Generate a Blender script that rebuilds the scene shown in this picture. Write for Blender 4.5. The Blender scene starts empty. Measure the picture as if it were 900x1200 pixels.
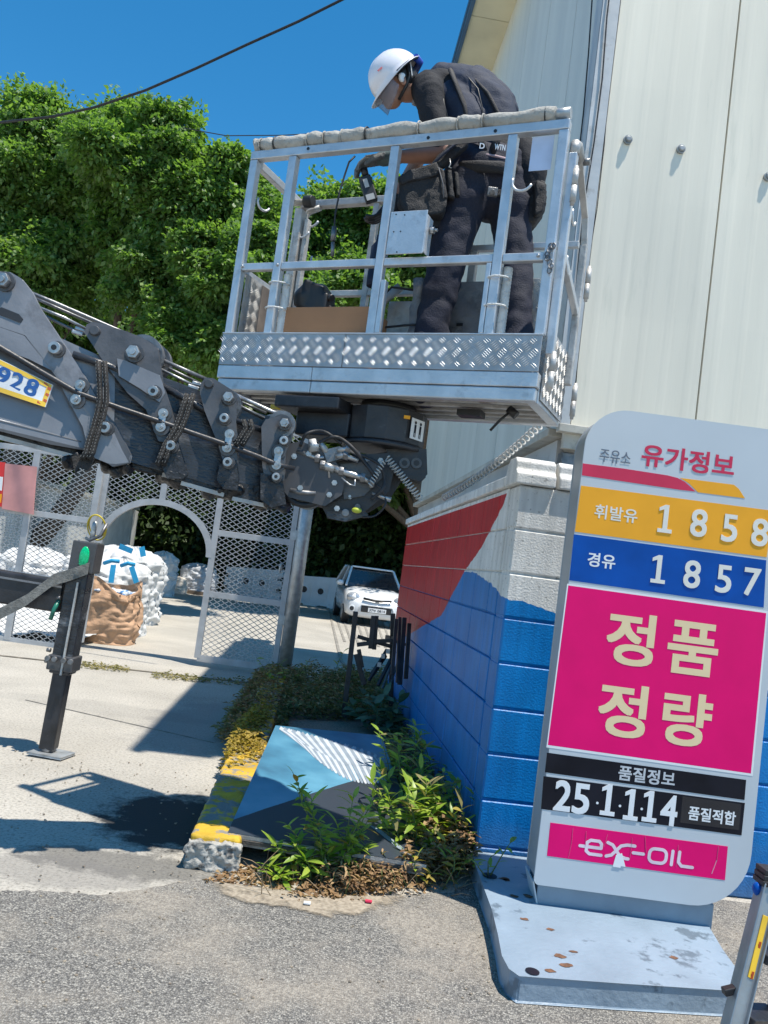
import bpy, bmesh, math, random
import numpy as np
from mathutils import Vector, Matrix, noise
R_ = math.radians
random.seed(7); rng = np.random.default_rng(7)
scn = bpy.context.scene
# ---------------------------------------------------------------- camera
EYE = 1.5; FPX = 950.0; ROLL = R_(7.6); PITCH = math.atan(66/950)
cd = bpy.data.cameras.new("camera"); cam = bpy.data.objects.new("camera", cd)
scn.collection.objects.link(cam); scn.camera = cam
cd.sensor_fit = 'VERTICAL'; cd.sensor_height = 24; cd.lens = 24*FPX/1200
cd.clip_start = .05; cd.clip_end = 500
cam.matrix_world = Matrix.Translation((0, 0, EYE)) @ Matrix.Rotation(math.pi/2+PITCH, 4, 'X') @ Matrix.Rotation(ROLL, 4, 'Z')
# ---------------------------------------------------------------- sky, sun, exposure
SUN = Vector((.255, -.17, 1.0)).normalized()          # direction towards the sun
w = bpy.data.worlds.new("World"); scn.world = w; w.use_nodes = True
wn = w.node_tree.nodes; wl = w.node_tree.links
sky = wn.new('ShaderNodeTexSky'); sky.sky_type = 'NISHITA'; sky.sun_disc = False
sky.sun_elevation = math.asin(SUN.z); sky.sun_rotation = math.atan2(SUN.x, SUN.y)
sky.air_density = 1.0; sky.dust_density = 0.1; sky.ozone_density = 3.0; sky.altitude = 1800
hs = wn.new('ShaderNodeHueSaturation'); hs.inputs['Saturation'].default_value = 1.32; hs.inputs['Hue'].default_value = .488
hs.inputs['Value'].default_value = 1.0
bg = wn['Background']; bg.inputs['Strength'].default_value = .15
wl.new(sky.outputs[0], hs.inputs['Color']); wl.new(hs.outputs[0], bg.inputs['Color'])
sl = bpy.data.lights.new("sun", 'SUN'); sl.energy = 4.6; sl.angle = R_(.5); sl.color = (1, .94, .84)
so = bpy.data.objects.new("sun", sl); scn.collection.objects.link(so)
so.rotation_euler = (-SUN).to_track_quat('-Z', 'Y').to_euler(); so.location = (5, -3, 15)
scn.view_settings.view_transform = 'Standard'; scn.view_settings.look = 'None'
scn.view_settings.exposure = 0.45; scn.view_settings.gamma = 1
scn.render.engine = 'CYCLES'
try:
    scn.cycles.max_bounces = 8; scn.cycles.transparent_max_bounces = 12
except Exception: pass

# ---------------------------------------------------------------- measuring helpers (place points in the real space)
def ray(x, y):
    X = x-450; Y = y-600
    a = X*math.cos(ROLL)+Y*math.sin(ROLL); b = -X*math.sin(ROLL)+Y*math.cos(ROLL)
    return Vector((a, FPX*math.cos(PITCH)+b*math.sin(PITCH), FPX*math.sin(PITCH)-b*math.cos(PITCH)))
C0 = Vector((0, 0, EYE))
def P(x, y, D): d = ray(x, y); return C0+d*(D/d.y)
def G(x, y, z=0.0): d = ray(x, y); return C0+d*((z-EYE)/d.z)
def PL(x, y, p, n): d = ray(x, y); p = Vector(p); n = Vector(n); return C0+d*((p-C0).dot(n)/d.dot(n))
U = lambda x, y: ((x-450)*math.cos(ROLL)+(y-600)*math.sin(ROLL), -(x-450)*math.sin(ROLL)+(y-600)*math.cos(ROLL))

# ---------------------------------------------------------------- materials
MATS = {}
def newmat(name):
    m = bpy.data.materials.new(name); m.use_nodes = True; MATS[name] = m
    return m, m.node_tree.nodes, m.node_tree.links, m.node_tree.nodes['Principled BSDF']
def ramp(n, stops, interp='LINEAR'):
    r = n.new('ShaderNodeValToRGB'); r.color_ramp.interpolation = interp
    e = r.color_ramp.elements
    while len(e) < len(stops): e.new(.5)
    for i, (p, c) in enumerate(stops):
        e[i].position = p; e[i].color = (*c, 1) if len(c) == 3 else c
    return r
def mat(name, col, rough=.6, metal=0., var=.12, scale=6., bump=.0, bscale=60., col2=None, c2lo=.5, c2hi=.7, c2scale=None, stretch=None, coat=0, alpha=None, trans=0, spec=None):
    """principled with broad tonal variation, an optional second colour in patches and fine relief"""
    m, n, l, b = newmat(name)
    tc = n.new('ShaderNodeTexCoord'); mp = n.new('ShaderNodeMapping'); l.new(tc.outputs['Object'], mp.inputs['Vector'])
    if stretch: mp.inputs['Scale'].default_value = stretch
    nz = n.new('ShaderNodeTexNoise'); nz.inputs['Scale'].default_value = scale; nz.inputs['Detail'].default_value = 6
    l.new(mp.outputs[0], nz.inputs['Vector'])
    lo = [max(0, c*(1-var*1.6)) for c in col]; hi = [min(1, c*(1+var*1.6)) for c in col]
    r = ramp(n, [(.3, lo), (.7, hi)]); l.new(nz.outputs['Fac'], r.inputs['Fac'])
    out = r.outputs['Color']
    if col2:
        n2 = n.new('ShaderNodeTexNoise'); n2.inputs['Scale'].default_value = c2scale or scale*1.7; n2.inputs['Detail'].default_value = 9
        n2.inputs['Roughness'].default_value = .65
        l.new(mp.outputs[0], n2.inputs['Vector'])
        r2 = ramp(n, [(c2lo, (0, 0, 0)), (c2hi, (1, 1, 1))]); l.new(n2.outputs['Fac'], r2.inputs['Fac'])
        mx = n.new('ShaderNodeMixRGB'); l.new(r2.outputs['Color'], mx.inputs['Fac']); l.new(out, mx.inputs[1]); mx.inputs[2].default_value = (*col2, 1)
        out = mx.outputs[0]
    l.new(out, b.inputs['Base Color'])
    b.inputs['Metallic'].default_value = metal
    rr = n.new('ShaderNodeMapRange'); rr.inputs['To Min'].default_value = max(0, rough-.1); rr.inputs['To Max'].default_value = min(1, rough+.12)
    l.new(nz.outputs['Fac'], rr.inputs['Value']); l.new(rr.outputs[0], b.inputs['Roughness'])
    if spec is not None: b.inputs['Specular IOR Level'].default_value = spec
    if coat: b.inputs['Coat Weight'].default_value = coat; b.inputs['Coat Roughness'].default_value = .15
    if trans: b.inputs['Transmission Weight'].default_value = trans
    if alpha is not None: b.inputs['Alpha'].default_value = alpha
    if bump:
        n3 = n.new('ShaderNodeTexNoise'); n3.inputs['Scale'].default_value = bscale; n3.inputs['Detail'].default_value = 5
        l.new(mp.outputs[0], n3.inputs['Vector'])
        bp = n.new('ShaderNodeBump'); bp.inputs['Strength'].default_value = bump; bp.inputs['Distance'].default_value = .01
        l.new(n3.outputs['Fac'], bp.inputs['Height']); l.new(bp.outputs[0], b.inputs['Normal'])
    return m
def leafmat(name, cols, rough=.5, transl=.35, nscale=1.3):
    m, n, l, b = newmat(name)
    at = n.new('ShaderNodeAttribute'); at.attribute_name = 'shade'
    tc = n.new('ShaderNodeTexCoord')
    nz = n.new('ShaderNodeTexNoise'); nz.inputs['Scale'].default_value = nscale; l.new(tc.outputs['Object'], nz.inputs['Vector'])
    ad = n.new('ShaderNodeMath'); ad.operation = 'MULTIPLY_ADD'; ad.inputs[1].default_value = .5
    l.new(at.outputs['Fac'], ad.inputs[0]); 
    sc = n.new('ShaderNodeMath'); sc.operation = 'MULTIPLY'; sc.inputs[1].default_value = .5; l.new(nz.outputs['Fac'], sc.inputs[0]); l.new(sc.outputs[0], ad.inputs[2])
    k = len(cols); r = ramp(n, [(.12+.76*i/(k-1), c) for i, c in enumerate(cols)]); l.new(ad.outputs[0], r.inputs['Fac'])
    l.new(r.outputs['Color'], b.inputs['Base Color']); b.inputs['Roughness'].default_value = rough
    tr = n.new('ShaderNodeBsdfTranslucent'); 
    g = n.new('ShaderNodeMixRGB'); g.blend_type = 'MULTIPLY'; g.inputs[0].default_value = 1; g.inputs[2].default_value = (1.3, 1.5, .5, 1); l.new(r.outputs['Color'], g.inputs[1]); l.new(g.outputs[0], tr.inputs['Color'])
    mx = n.new('ShaderNodeMixShader'); mx.inputs[0].default_value = transl
    l.new(b.outputs[0], mx.inputs[1]); l.new(tr.outputs[0], mx.inputs[2]); l.new(mx.outputs[0], n['Material Output'].inputs['Surface'])
    return m

alu = mat('aluminium', (.58, .60, .62), .42, .55, .08, 9, .15, 90, (.40, .41, .42), .55, .75, 14)
alu_w = mat('aluminium_weathered', (.50, .49, .47), .55, .4, .14, 7, .3, 60, (.25, .22, .2), .52, .72, 9)
alu_tread = mat('tread_aluminium', (.40, .41, .42), .5, .4, .12, 12, .1, 80); alu_lug = mat('highlight_lug', (.74, .75, .76), .35, .45, .08, 12)  # polished lugs paler, sheet darker: the bars' highlights are put into the colour
alu_dark = mat('old_tread_plate', (.20, .20, .21), .6, .25, .25, 8, .5, 60, (.33, .32, .3), .5, .7, 14)
galv = mat('galvanised_steel', (.42, .44, .45), .45, .55, .14, 18, .1, 60)
galv_p = mat('grey_painted_frame', (.42, .43, .44), .55, .1, .08, 8, .1, 60, (.25, .2, .17), .66, .78, 14)
boomgrey = mat('boom_grey_paint', (.038, .040, .046), .28, .1, .35, 5, .4, 40, (.26, .27, .29), .55, .70, 3.5, stretch=(1, 1, 2.6))  # pale patches mix worn paint with painted-in highlights
boomlight = mat('boom_light_grey_paint', (.20, .205, .22), .32, .1, .12, 4, .15, 40, (.08, .08, .085), .56, .74, 4)
boomplate = mat('boom_plate_paint', (.085, .085, .09), .36, .15, .15, 5, .2, 60, (.04, .04, .042), .56, .75, 6)
grease = mat('black_grease', (.022, .022, .024), .38, .1, .5, 14, .8, 50, (.09, .09, .09), .6, .75, 20)
black = mat('black_paint', (.03, .03, .034), .42, .1, .3, 8, .2, 50, (.11, .11, .11), .62, .76, 14)
blackrub = mat('black_rubber', (.022, .022, .024), .6, 0, .3, 20, .2, 80)
webbing = mat('black_webbing', (.035, .032, .03), .85, 0, .35, 40, .8, 160)
stitch = mat('stitching', (.22, .215, .20), .8, 0, .1)
steel = mat('bare_steel', (.42, .42, .42), .38, .8, .18, 20, .2, 80)
steeld = mat('dark_steel', (.2, .2, .205), .42, .6, .25, 20, .2, 80)
foam = mat('grimy_foam', (.42, .40, .36), .9, 0, .15, 12, .8, 50, (.20, .18, .16), .52, .72, 24)
ropew = mat('white_rope_wrap', (.66, .65, .62), .85, 0, .12, 20, .8, 120)
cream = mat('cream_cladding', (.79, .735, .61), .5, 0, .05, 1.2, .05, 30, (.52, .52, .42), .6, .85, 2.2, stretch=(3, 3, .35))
cream_side = mat('shaded_side_cladding', (.62, .635, .585), .5, 0, .05, 1.2, .05, 30, (.46, .5, .46), .6, .85, 2.2, stretch=(3, 3, .35))  # same cream cladding, the side's dimmer light put into the colour
soff = mat('yellowed_soffit', (.66, .62, .44), .6, 0, .07, 2, .1, 30)
fasc = mat('blue_fascia', (.03, .10, .20), .4, 0, .1, 2)
trim = mat('pale_trim', (.52, .53, .53), .45, .1, .08, 4, .1, 30, (.3, .28, .24), .6, .8, 9)
flash = mat('grimy_flashing', (.50, .48, .42), .6, 0, .12, 4, .2, 30, (.25, .22, .17), .52, .72, 7)
conc_w = mat('whitewashed_concrete', (.62, .62, .60), .85, 0, .08, 2.5, .4, 30, (.42, .41, .38), .58, .75, 3)
signgrey = mat('sign_pale_grey', (.54, .575, .60), .38, 0, .025, 2.5, .0)
signside = mat('sign_side_grey', (.36, .38, .40), .4, .2, .06, 3)
signblue = mat('sign_base_blue_grey', (.24, .30, .36), .5, 0, .09, 5, .15, 40)
sbase = mat('peeling_pale_blue_paint', (.25, .32, .39), .45, 0, .07, 4, .35, 40, (.13, .17, .21), .58, .63, 5)
rust = mat('rust', (.16, .08, .045), .9, 0, .3, 30, .4, 90)
redp = mat('red_print', (.62, .045, .10), .4, 0, .04, spec=.15); orangep = mat('orange_print', (.90, .40, .03), .35, 0, .03, spec=.15)
bluep = mat('blue_print', (.003, .075, .36), .35, 0, .10, spec=.15); magp = mat('magenta_print', (.84, .005, .16), .35, 0, .03, spec=.15)
blackp = mat('black_print', (.012, .012, .018), .35, 0, .2, spec=.15); whitep = mat('white_print', (.80, .80, .80), .4, 0, .02)
creamp = mat('cream_letter', (.86, .66, .38), .4, 0, .02); greyp = mat('grey_letter', (.14, .16, .20), .4, 0, .02)
ivory = mat('ivory_letter', (.78, .74, .66), .4, 0, .02)
numblue = mat('number_blue', (.02, .10, .33), .4, 0, .05); yelp = mat('yellow_paint', (.72, .46, .03), .5, 0, .1, 6)
skin = mat('skin', (.40, .20, .13), .5, 0, .06, 12, .1, 120)
helm = mat('white_helmet', (.78, .76, .80), .25, 0, .02)
cloth_b = mat('black_cloth', (.008, .009, .014), .85, 0, .15, 12, .4, 140)
navy = mat('navy_vest', (.012, .021, .048), .75, 0, .15, 12, .4, 180)
trouser = mat('charcoal_trousers', (.014, .016, .032), .8, 0, .15, 6, .4, 140)
bagblk = mat('black_nylon_pouch', (.018, .0175, .02), .7, 0, .15, 14, .6, 200)
glove = mat('grey_glove', (.13, .14, .145), .8, 0, .15, 20, .6, 160)
cardb = mat('brown_cardboard', (.42, .205, .10), .85, 0, .05, 5, .15, 40)
bluesw = mat('blue_strap', (.02, .07, .42), .5, 0, .1)
sackw = mat('white_woven_sack', (.60, .60, .59), .7, 0, .06, 5, .8, 14)
sackg = mat('grey_plastic_sack', (.50, .52, .55), .5, 0, .07, 5, .5, 35)
sackb = mat('tan_woven_sack', (.50, .31, .19), .75, 0, .08, 5, .5, 35)
sblue = mat('blue_sling', (.02, .30, .55), .6, 0, .06)
carw = mat('white_car_paint', (.75, .76, .77), .22, 0, .02, coat=.8); glassd = mat('car_glass', (.03, .035, .04), .08, 0, .1, spec=.8)
lampg = mat('headlight_glass', (.5, .52, .55), .12, .4, .2, 40)
barw = mat('white_plastic_barrier', (.72, .73, .75), .5, 0, .05, 3, .1, 20, (.45, .43, .4), .62, .78, 5)
bark = mat('bark', (.10, .075, .055), .9, 0, .25, 14, .8, 30)
greenr = mat('green_reflector', (.0, .55, .22), .25, 0, .15, 90); yelcord = mat('yellow_cord', (.65, .5, .05), .6)
boltg = mat('panel_bolt', (.36, .37, .37), .5, .5, .1)
stemm = mat('plant_stem', (.12, .16, .05), .7)
signred = mat('faded_red_banner', (.70, .03, .03), .5, 0, .05); signpink = mat('washed_pink_banner', (.62, .28, .26), .55, 0, .08, 5)
toolbk = mat('black_plastic', (.02, .02, .022), .45)
asph_edge = mat('broken_concrete', (.40, .38, .34), .95, 0, .2, 20, 1.0, 40, (.12, .11, .1), .52, .62, 28)
dirt = mat('dry_earth', (.30, .25, .19), .95, 0, .2, 14, .8, 60, (.17, .13, .10), .5, .65, 20)
ladal = mat('ladder_aluminium', (.36, .37, .38), .38, .7, .1, 10, .1, 60)
paperm = mat('pale_blue_paper', (.55, .62, .78), .6); ywarn = mat('yellow_label', (.75, .5, .05), .5)

# ---------------------------------------------------------------- mesh builder
ROOTM = {}
class MB:
    def __init__(s): s.v = []; s.f = []; s.m = []; s.cm = 0; s.sm = []
    def add(s, vs, fs, smooth=False):
        o = len(s.v); s.v += [tuple(x) for x in vs]
        for f in fs: s.f.append(tuple(i+o for i in f)); s.m.append(s.cm); s.sm.append(smooth)
        return s
    def box(s, c, size, ax=None):
        ax = ax or (Vector((1, 0, 0)), Vector((0, 1, 0)), Vector((0, 0, 1))); c = Vector(c)
        h = [d/2 for d in size]; vs = []
        for i in (-1, 1):
            for j in (-1, 1):
                for k in (-1, 1): vs.append(c+ax[0]*h[0]*i+ax[1]*h[1]*j+ax[2]*h[2]*k)
        return s.add(vs, [(0, 1, 3, 2), (4, 6, 7, 5), (0, 4, 5, 1), (2, 3, 7, 6), (0, 2, 6, 4), (1, 5, 7, 3)])
    def beam(s, a, b, w, h, up=(0, 0, 1), ext=0):
        a = Vector(a); b = Vector(b); z = (b-a); L = z.length; z.normalize(); up = Vector(up)
        if abs(z.dot(up.normalized())) > .97: up = Vector((0, 1, 0))
        x = z.cross(up).normalized(); y = x.cross(z).normalized()
        return s.box((a+b)/2, (w, h, L+ext*2), (x, y, z))
    def tube(s, pts, r, n=8, cap=True, closed=False, sx=1):
        pts = [Vector(p) for p in pts]; k = len(pts); rr = r if hasattr(r, '__len__') else [r]*k
        vs = []; up = None
        for i, p in enumerate(pts):
            if closed: t = (pts[(i+1) % k]-pts[i-1])
            else: t = (pts[min(i+1, k-1)]-pts[max(i-1, 0)])
            t.normalize()
            if up is None:
                up = Vector((0, 0, 1)) if abs(t.z) < .9 else Vector((0, 1, 0))
            x = t.cross(up).normalized(); y = x.cross(t).normalized(); up = y
            for j in range(n):
                a = 2*math.pi*j/n; vs.append(p+(x*math.cos(a)*sx+y*math.sin(a))*rr[i])
        fs = []
        for i in range(k if closed else k-1):
            for j in range(n):
                a = i*n+j; b = i*n+(j+1) % n; c = ((i+1) % k)*n+(j+1) % n; d = ((i+1) % k)*n+j
                fs.append((a, b, c, d))
        s.add(vs, fs, True)
        if cap and not closed:
            o = len(s.v)-len(vs)
            s.f.append(tuple(o+j for j in reversed(range(n)))); s.m.append(s.cm); s.sm.append(False)
            s.f.append(tuple(o+(k-1)*n+j for j in range(n))); s.m.append(s.cm); s.sm.append(False)
        return s
    def cyl(s, a, b, r, n=16, r2=None): return s.tube([a, b], [r, r if r2 is None else r2], n)
    def ell(s, c, rad, ax=None, nu=16, nv=10, zmin=-1, zmax=1):
        ax = ax or (Vector((1, 0, 0)), Vector((0, 1, 0)), Vector((0, 0, 1))); c = Vector(c); vs = []
        t0 = math.asin(zmin); t1 = math.asin(zmax)
        for i in range(nv+1):
            t = t0+(t1-t0)*i/nv
            for j in range(nu):
                a = 2*math.pi*j/nu
                vs.append(c+ax[0]*rad[0]*math.cos(t)*math.cos(a)+ax[1]*rad[1]*math.cos(t)*math.sin(a)+ax[2]*rad[2]*math.sin(t))
        fs = [(i*nu+j, i*nu+(j+1) % nu, (i+1)*nu+(j+1) % nu, (i+1)*nu+j) for i in range(nv) for j in range(nu)]
        return s.add(vs, fs, True)
    def prism(s, poly, nrm, holes=None):
        """poly: world points of one face; nrm: offset vector to the other face"""
        poly = [Vector(p) for p in poly]; nrm = Vector(nrm); k = len(poly)
        vs = poly+[p+nrm for p in poly]
        A = Vector((0, 0, 0))
        for i in range(k): A += poly[i].cross(poly[(i+1) % k])
        flip = A.dot(nrm) > 0
        fs = [(i, (i+1) % k, k+(i+1) % k, k+i) for i in range(k)]
        top = tuple(range(k)); bot = tuple(range(2*k-1, k-1, -1))
        fs = fs+[top, bot]
        if not flip: pass
        else: fs = [tuple(reversed(f)) for f in fs]
        return s.add(vs, [tuple(reversed(f)) for f in fs])
    def grid(s, fn, nu, nv, smooth=True):
        vs = [fn(i/nu, j/nv) for j in range(nv+1) for i in range(nu+1)]
        fs = [(j*(nu+1)+i, j*(nu+1)+i+1, (j+1)*(nu+1)+i+1, (j+1)*(nu+1)+i) for j in range(nv) for i in range(nu)]
        return s.add(vs, fs, smooth)
    def build(s, name, mats, parent=None, world=True, bevel=0, label=None, kind=None, solid=0, segs=2):
        me = bpy.data.meshes.new(name)
        vs = s.v
        if parent is not None and world:
            root = parent
            while root.parent: root = root.parent
            inv = ROOTM.get(root.name, Matrix.Identity(4)).inverted()
            vs = [inv @ Vector(v) for v in s.v]
        me.from_pydata([tuple(v) for v in vs], [], s.f)
        if not isinstance(mats, (list, tuple)): mats = [mats]
        for m in mats: me.materials.append(m)
        me.polygons.foreach_set('material_index', s.m); me.polygons.foreach_set('use_smooth', s.sm)
        me.update()
        return link(name, me, parent, bevel, label, kind, solid, segs)
def link(name, me, parent=None, bevel=0, label=None, kind=None, solid=0, segs=2):
    o = bpy.data.objects.new(name, me); scn.collection.objects.link(o)
    if parent is not None: o.parent = parent
    if solid:
        md = o.modifiers.new('s', 'SOLIDIFY'); md.thickness = solid; md.offset = 0
    if bevel:
        md = o.modifiers.new('b', 'BEVEL'); md.width = bevel; md.segments = segs; md.limit_method = 'ANGLE'; md.angle_limit = R_(40)
    if label: o['label'] = label
    if kind: o['kind'] = kind
    return o
def thing(name, label, cat, loc=(0, 0, 0), rotz=0, group=None):
    o = bpy.data.objects.new(name, None); scn.collection.objects.link(o)
    o.empty_display_size = .1; o.location = loc; o.rotation_euler = (0, 0, rotz)
    ROOTM[o.name] = Matrix.Translation(Vector(loc)) @ Matrix.Rotation(rotz, 4, 'Z')
    o['label'] = label; o['category'] = cat
    if group: o['group'] = group
    return o
def tag(o, label, cat, group=None):
    o['label'] = label; o['category'] = cat
    if group: o['group'] = group
    return o
def inst(name, me, parent, loc=None, mw=None):
    o = bpy.data.objects.new(name, me); scn.collection.objects.link(o); o.parent = parent
    if mw is not None: o.matrix_local = mw
    if loc is not None: o.location = loc
    return o
def remesh(mb, voxel, smooth=6, fac=.5, bumpfn=None):
    """join the closed shapes of a builder into one continuous skin"""
    me = bpy.data.meshes.new('t'); me.from_pydata([tuple(v) for v in mb.v], [], mb.f)
    o = bpy.data.objects.new('t', me); scn.collection.objects.link(o)
    r = o.modifiers.new('r', 'REMESH'); r.mode = 'VOXEL'; r.voxel_size = voxel
    if smooth: q = o.modifiers.new('q', 'SMOOTH'); q.iterations = smooth; q.factor = fac
    dg = bpy.context.evaluated_depsgraph_get(); ev = o.evaluated_get(dg)
    m2 = bpy.data.meshes.new_from_object(ev)
    bpy.data.objects.remove(o); bpy.data.meshes.remove(me)
    out = MB(); vs = [v.co.copy() for v in m2.vertices]
    if bumpfn:
        ns = [v.normal.copy() for v in m2.vertices]; vs = [v+n*bumpfn(v) for v, n in zip(vs, ns)]
    out.add(vs, [tuple(p.vertices) for p in m2.polygons], True)
    bpy.data.meshes.remove(m2); return out
def caps(mb, pts, radii, n=14, flat=None):
    """closed tapered limb with rounded ends"""
    pts = [Vector(p) for p in pts]; P2 = []; R2 = []
    for i in range(len(pts)-1):
        for k in range(4):
            t = k/4; P2.append(pts[i].lerp(pts[i+1], t)); R2.append(radii[i]+(radii[i+1]-radii[i])*t)
    P2.append(pts[-1]); R2.append(radii[-1])
    d0 = (P2[0]-P2[1]).normalized(); d1 = (P2[-1]-P2[-2]).normalized()
    P2 = [P2[0]+d0*R2[0]*.9, P2[0]+d0*R2[0]*.6]+P2+[P2[-1]+d1*R2[-1]*.6, P2[-1]+d1*R2[-1]*.9]
    R2 = [R2[0]*.4, R2[0]*.8]+R2+[R2[-1]*.8, R2[-1]*.4]
    mb.tube(P2, R2, n)
# ---------------------------------------------------------------- text
_txt = {}
def textmesh(s, off):
    k = (s, off)
    if k in _txt: return _txt[k]
    cu = bpy.data.curves.new('t', 'FONT'); cu.body = s; cu.offset = off; cu.resolution_u = 4
    o = bpy.data.objects.new('t', cu); scn.collection.objects.link(o)
    dg = bpy.context.evaluated_depsgraph_get(); m = bpy.data.meshes.new_from_object(o.evaluated_get(dg))
    vs = [v.co.copy() for v in m.vertices]; fs = [tuple(p.vertices) for p in m.polygons]
    bpy.data.objects.remove(o); bpy.data.curves.remove(cu); bpy.data.meshes.remove(m)
    if vs:
        x0 = min(v.x for v in vs); x1 = max(v.x for v in vs); y0 = min(v.y for v in vs); y1 = max(v.y for v in vs)
        vs = [((v.x-x0)/(x1-x0)-.5, (v.y-y0)/(y1-y0)-.5) for v in vs]
    _txt[k] = (vs, fs); return _txt[k]
def text(mb, s, c, ex, ey, w, h, off=.02, thick=0):
    """bold lettering: the glyph outlines laid in a ring of slightly shifted copies"""
    c = Vector(c); ex = Vector(ex); ey = Vector(ey); n = ex.cross(ey).normalized(); em = h/(1.0 if ord(s[0]) < 128 else 1.05)
    r = off*1.05*em
    if off < .001 or s == '1': return text1(mb, s, c, ex, ey, w, h, thick)
    for k, (a_, b_) in enumerate(((1, 1), (1, 0), (1, -1), (0, -1), (-1, -1), (-1, 0), (-1, 1), (0, 1))):
        text1(mb, s, c+(ex*a_+ey*b_)*r*.8+n*(.00003*k), ex, ey, w-2*r, h-2*r, thick)
def text1(mb, s, c, ex, ey, w, h, thick=0):
    if s == '1':
        n = ex.cross(ey).normalized(); a = h*.085/w; v = .085
        base = [c+ex*x*w+ey*y*h for x, y in ((-.5, -.5), (.5, -.5), (.5, -.5+2*v*.8), (a, -.5+2*v*.8), (a, .5), (-a*.6, .5), (-.5, .38), (-.5, .26), (-a, .33), (-a, -.5+2*v*.8), (-.5, -.5+2*v*.8))]
        if thick: mb.prism(base, n*thick)
        else: mb.add(base, [tuple(range(len(base)))])
        return
    vs, fs = textmesh(s, 0.0)
    if not vs: return
    n = ex.cross(ey).normalized()
    base = [c+ex*x*w+ey*y*h for x, y in vs]
    if not thick: mb.add(base, fs); return
    mb.add([v+n*thick for v in base], fs)
    from collections import Counter
    ec = Counter()
    for f in fs:
        for i in range(len(f)): ec[(f[i], f[(i+1) % len(f)])] += 1
    o = len(base); side = [(b, a, a+o, b+o) for (a, b) in ec if (b, a) not in ec]
    mb.add(base+[v+n*thick for v in base], side)
X_, Y_, Z_ = Vector((1, 0, 0)), Vector((0, 1, 0)), Vector((0, 0, 1))

# ================================================================ GROUND
def ground_mat():
    m, n, l, b = newmat('ground_concrete')
    tc = n.new('ShaderNodeTexCoord'); pos = tc.outputs['Object']
    def nz(sc, det=6, rough=.6):
        q = n.new('ShaderNodeTexNoise'); q.inputs['Scale'].default_value = sc; q.inputs['Detail'].default_value = det; q.inputs['Roughness'].default_value = rough
        l.new(pos, q.inputs['Vector']); return q.outputs['Fac']
    def mix(f, a, c2, t='MIX'):
        q = n.new('ShaderNodeMixRGB'); q.blend_type = t
        if isinstance(f, float): q.inputs[0].default_value = f
        else: l.new(f, q.inputs[0])
        for i, s_ in ((1, a), (2, c2)):
            if isinstance(s_, tuple): q.inputs[i].default_value = (*s_, 1)
            else: l.new(s_, q.inputs[i])
        return q.outputs[0]
    def rmp(src, st): r = ramp(n, st); l.new(src, r.inputs['Fac']); return r.outputs['Color']
    base = rmp(nz(.9, 8), [(.3, (.36, .335, .29)), (.7, (.50, .465, .405))])
    g = rmp(nz(60, 4, .7), [(.36, (.55, .55, .55)), (.5, (1, 1, 1)), (.66, (1.15, 1.15, 1.15))])
    base = mix(.8, base, g, 'MULTIPLY')
    pit = rmp(nz(34, 5, .75), [(.34, (.35, .33, .3)), (.42, (1, 1, 1))]); base = mix(.7, base, pit, 'MULTIPLY')
    # wet stain by the kerb, and shade of boom and building painted on the slab
    def blob(x, y, sx, sy, k, soft=.35, seed=3.):
        mp = n.new('ShaderNodeMapping'); mp.vector_type = 'TEXTURE'; mp.inputs['Location'].default_value = (x, y, 0); mp.inputs['Scale'].default_value = (sx, sy, 1)
        l.new(pos, mp.inputs['Vector'])
        ln = n.new('ShaderNodeVectorMath'); ln.operation = 'LENGTH'; l.new(mp.outputs[0], ln.inputs[0])
        q = n.new('ShaderNodeMath'); q.operation = 'MULTIPLY_ADD'; q.inputs[1].default_value = 1.5; l.new(nz(seed, 9, .72), q.inputs[0]); l.new(ln.outputs['Value'], q.inputs[2])
        return rmp(q.outputs[0], [(1.45/2.4-.0, (k, k, k)), (1.45/2.4+soft*.3, (0, 0, 0))]), q
    def blobmask(*a, **k):
        r, q = blob(*a, **k); 
        mr = n.new('ShaderNodeMath'); mr.operation = 'DIVIDE'; mr.inputs[1].default_value = 2.4; 
        l.new(q.outputs[0], mr.inputs[0]); l.new(mr.outputs[0], r.node.inputs['Fac']); return r
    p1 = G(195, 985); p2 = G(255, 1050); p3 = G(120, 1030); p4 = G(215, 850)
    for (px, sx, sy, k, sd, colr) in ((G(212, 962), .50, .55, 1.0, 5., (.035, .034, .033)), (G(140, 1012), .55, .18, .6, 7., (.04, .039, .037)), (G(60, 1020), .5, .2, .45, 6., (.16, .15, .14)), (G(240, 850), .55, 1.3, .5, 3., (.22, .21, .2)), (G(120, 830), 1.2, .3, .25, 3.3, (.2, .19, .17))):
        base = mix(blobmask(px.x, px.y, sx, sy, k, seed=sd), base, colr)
    l.new(base, b.inputs['Base Color']); b.inputs['Roughness'].default_value = .9
    bp = n.new('ShaderNodeBump'); bp.inputs['Strength'].default_value = .7; bp.inputs['Distance'].default_value = .006
    l.new(nz(55, 6, .7), bp.inputs['Height']); l.new(bp.outputs[0], b.inputs['Normal']); return m
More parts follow.
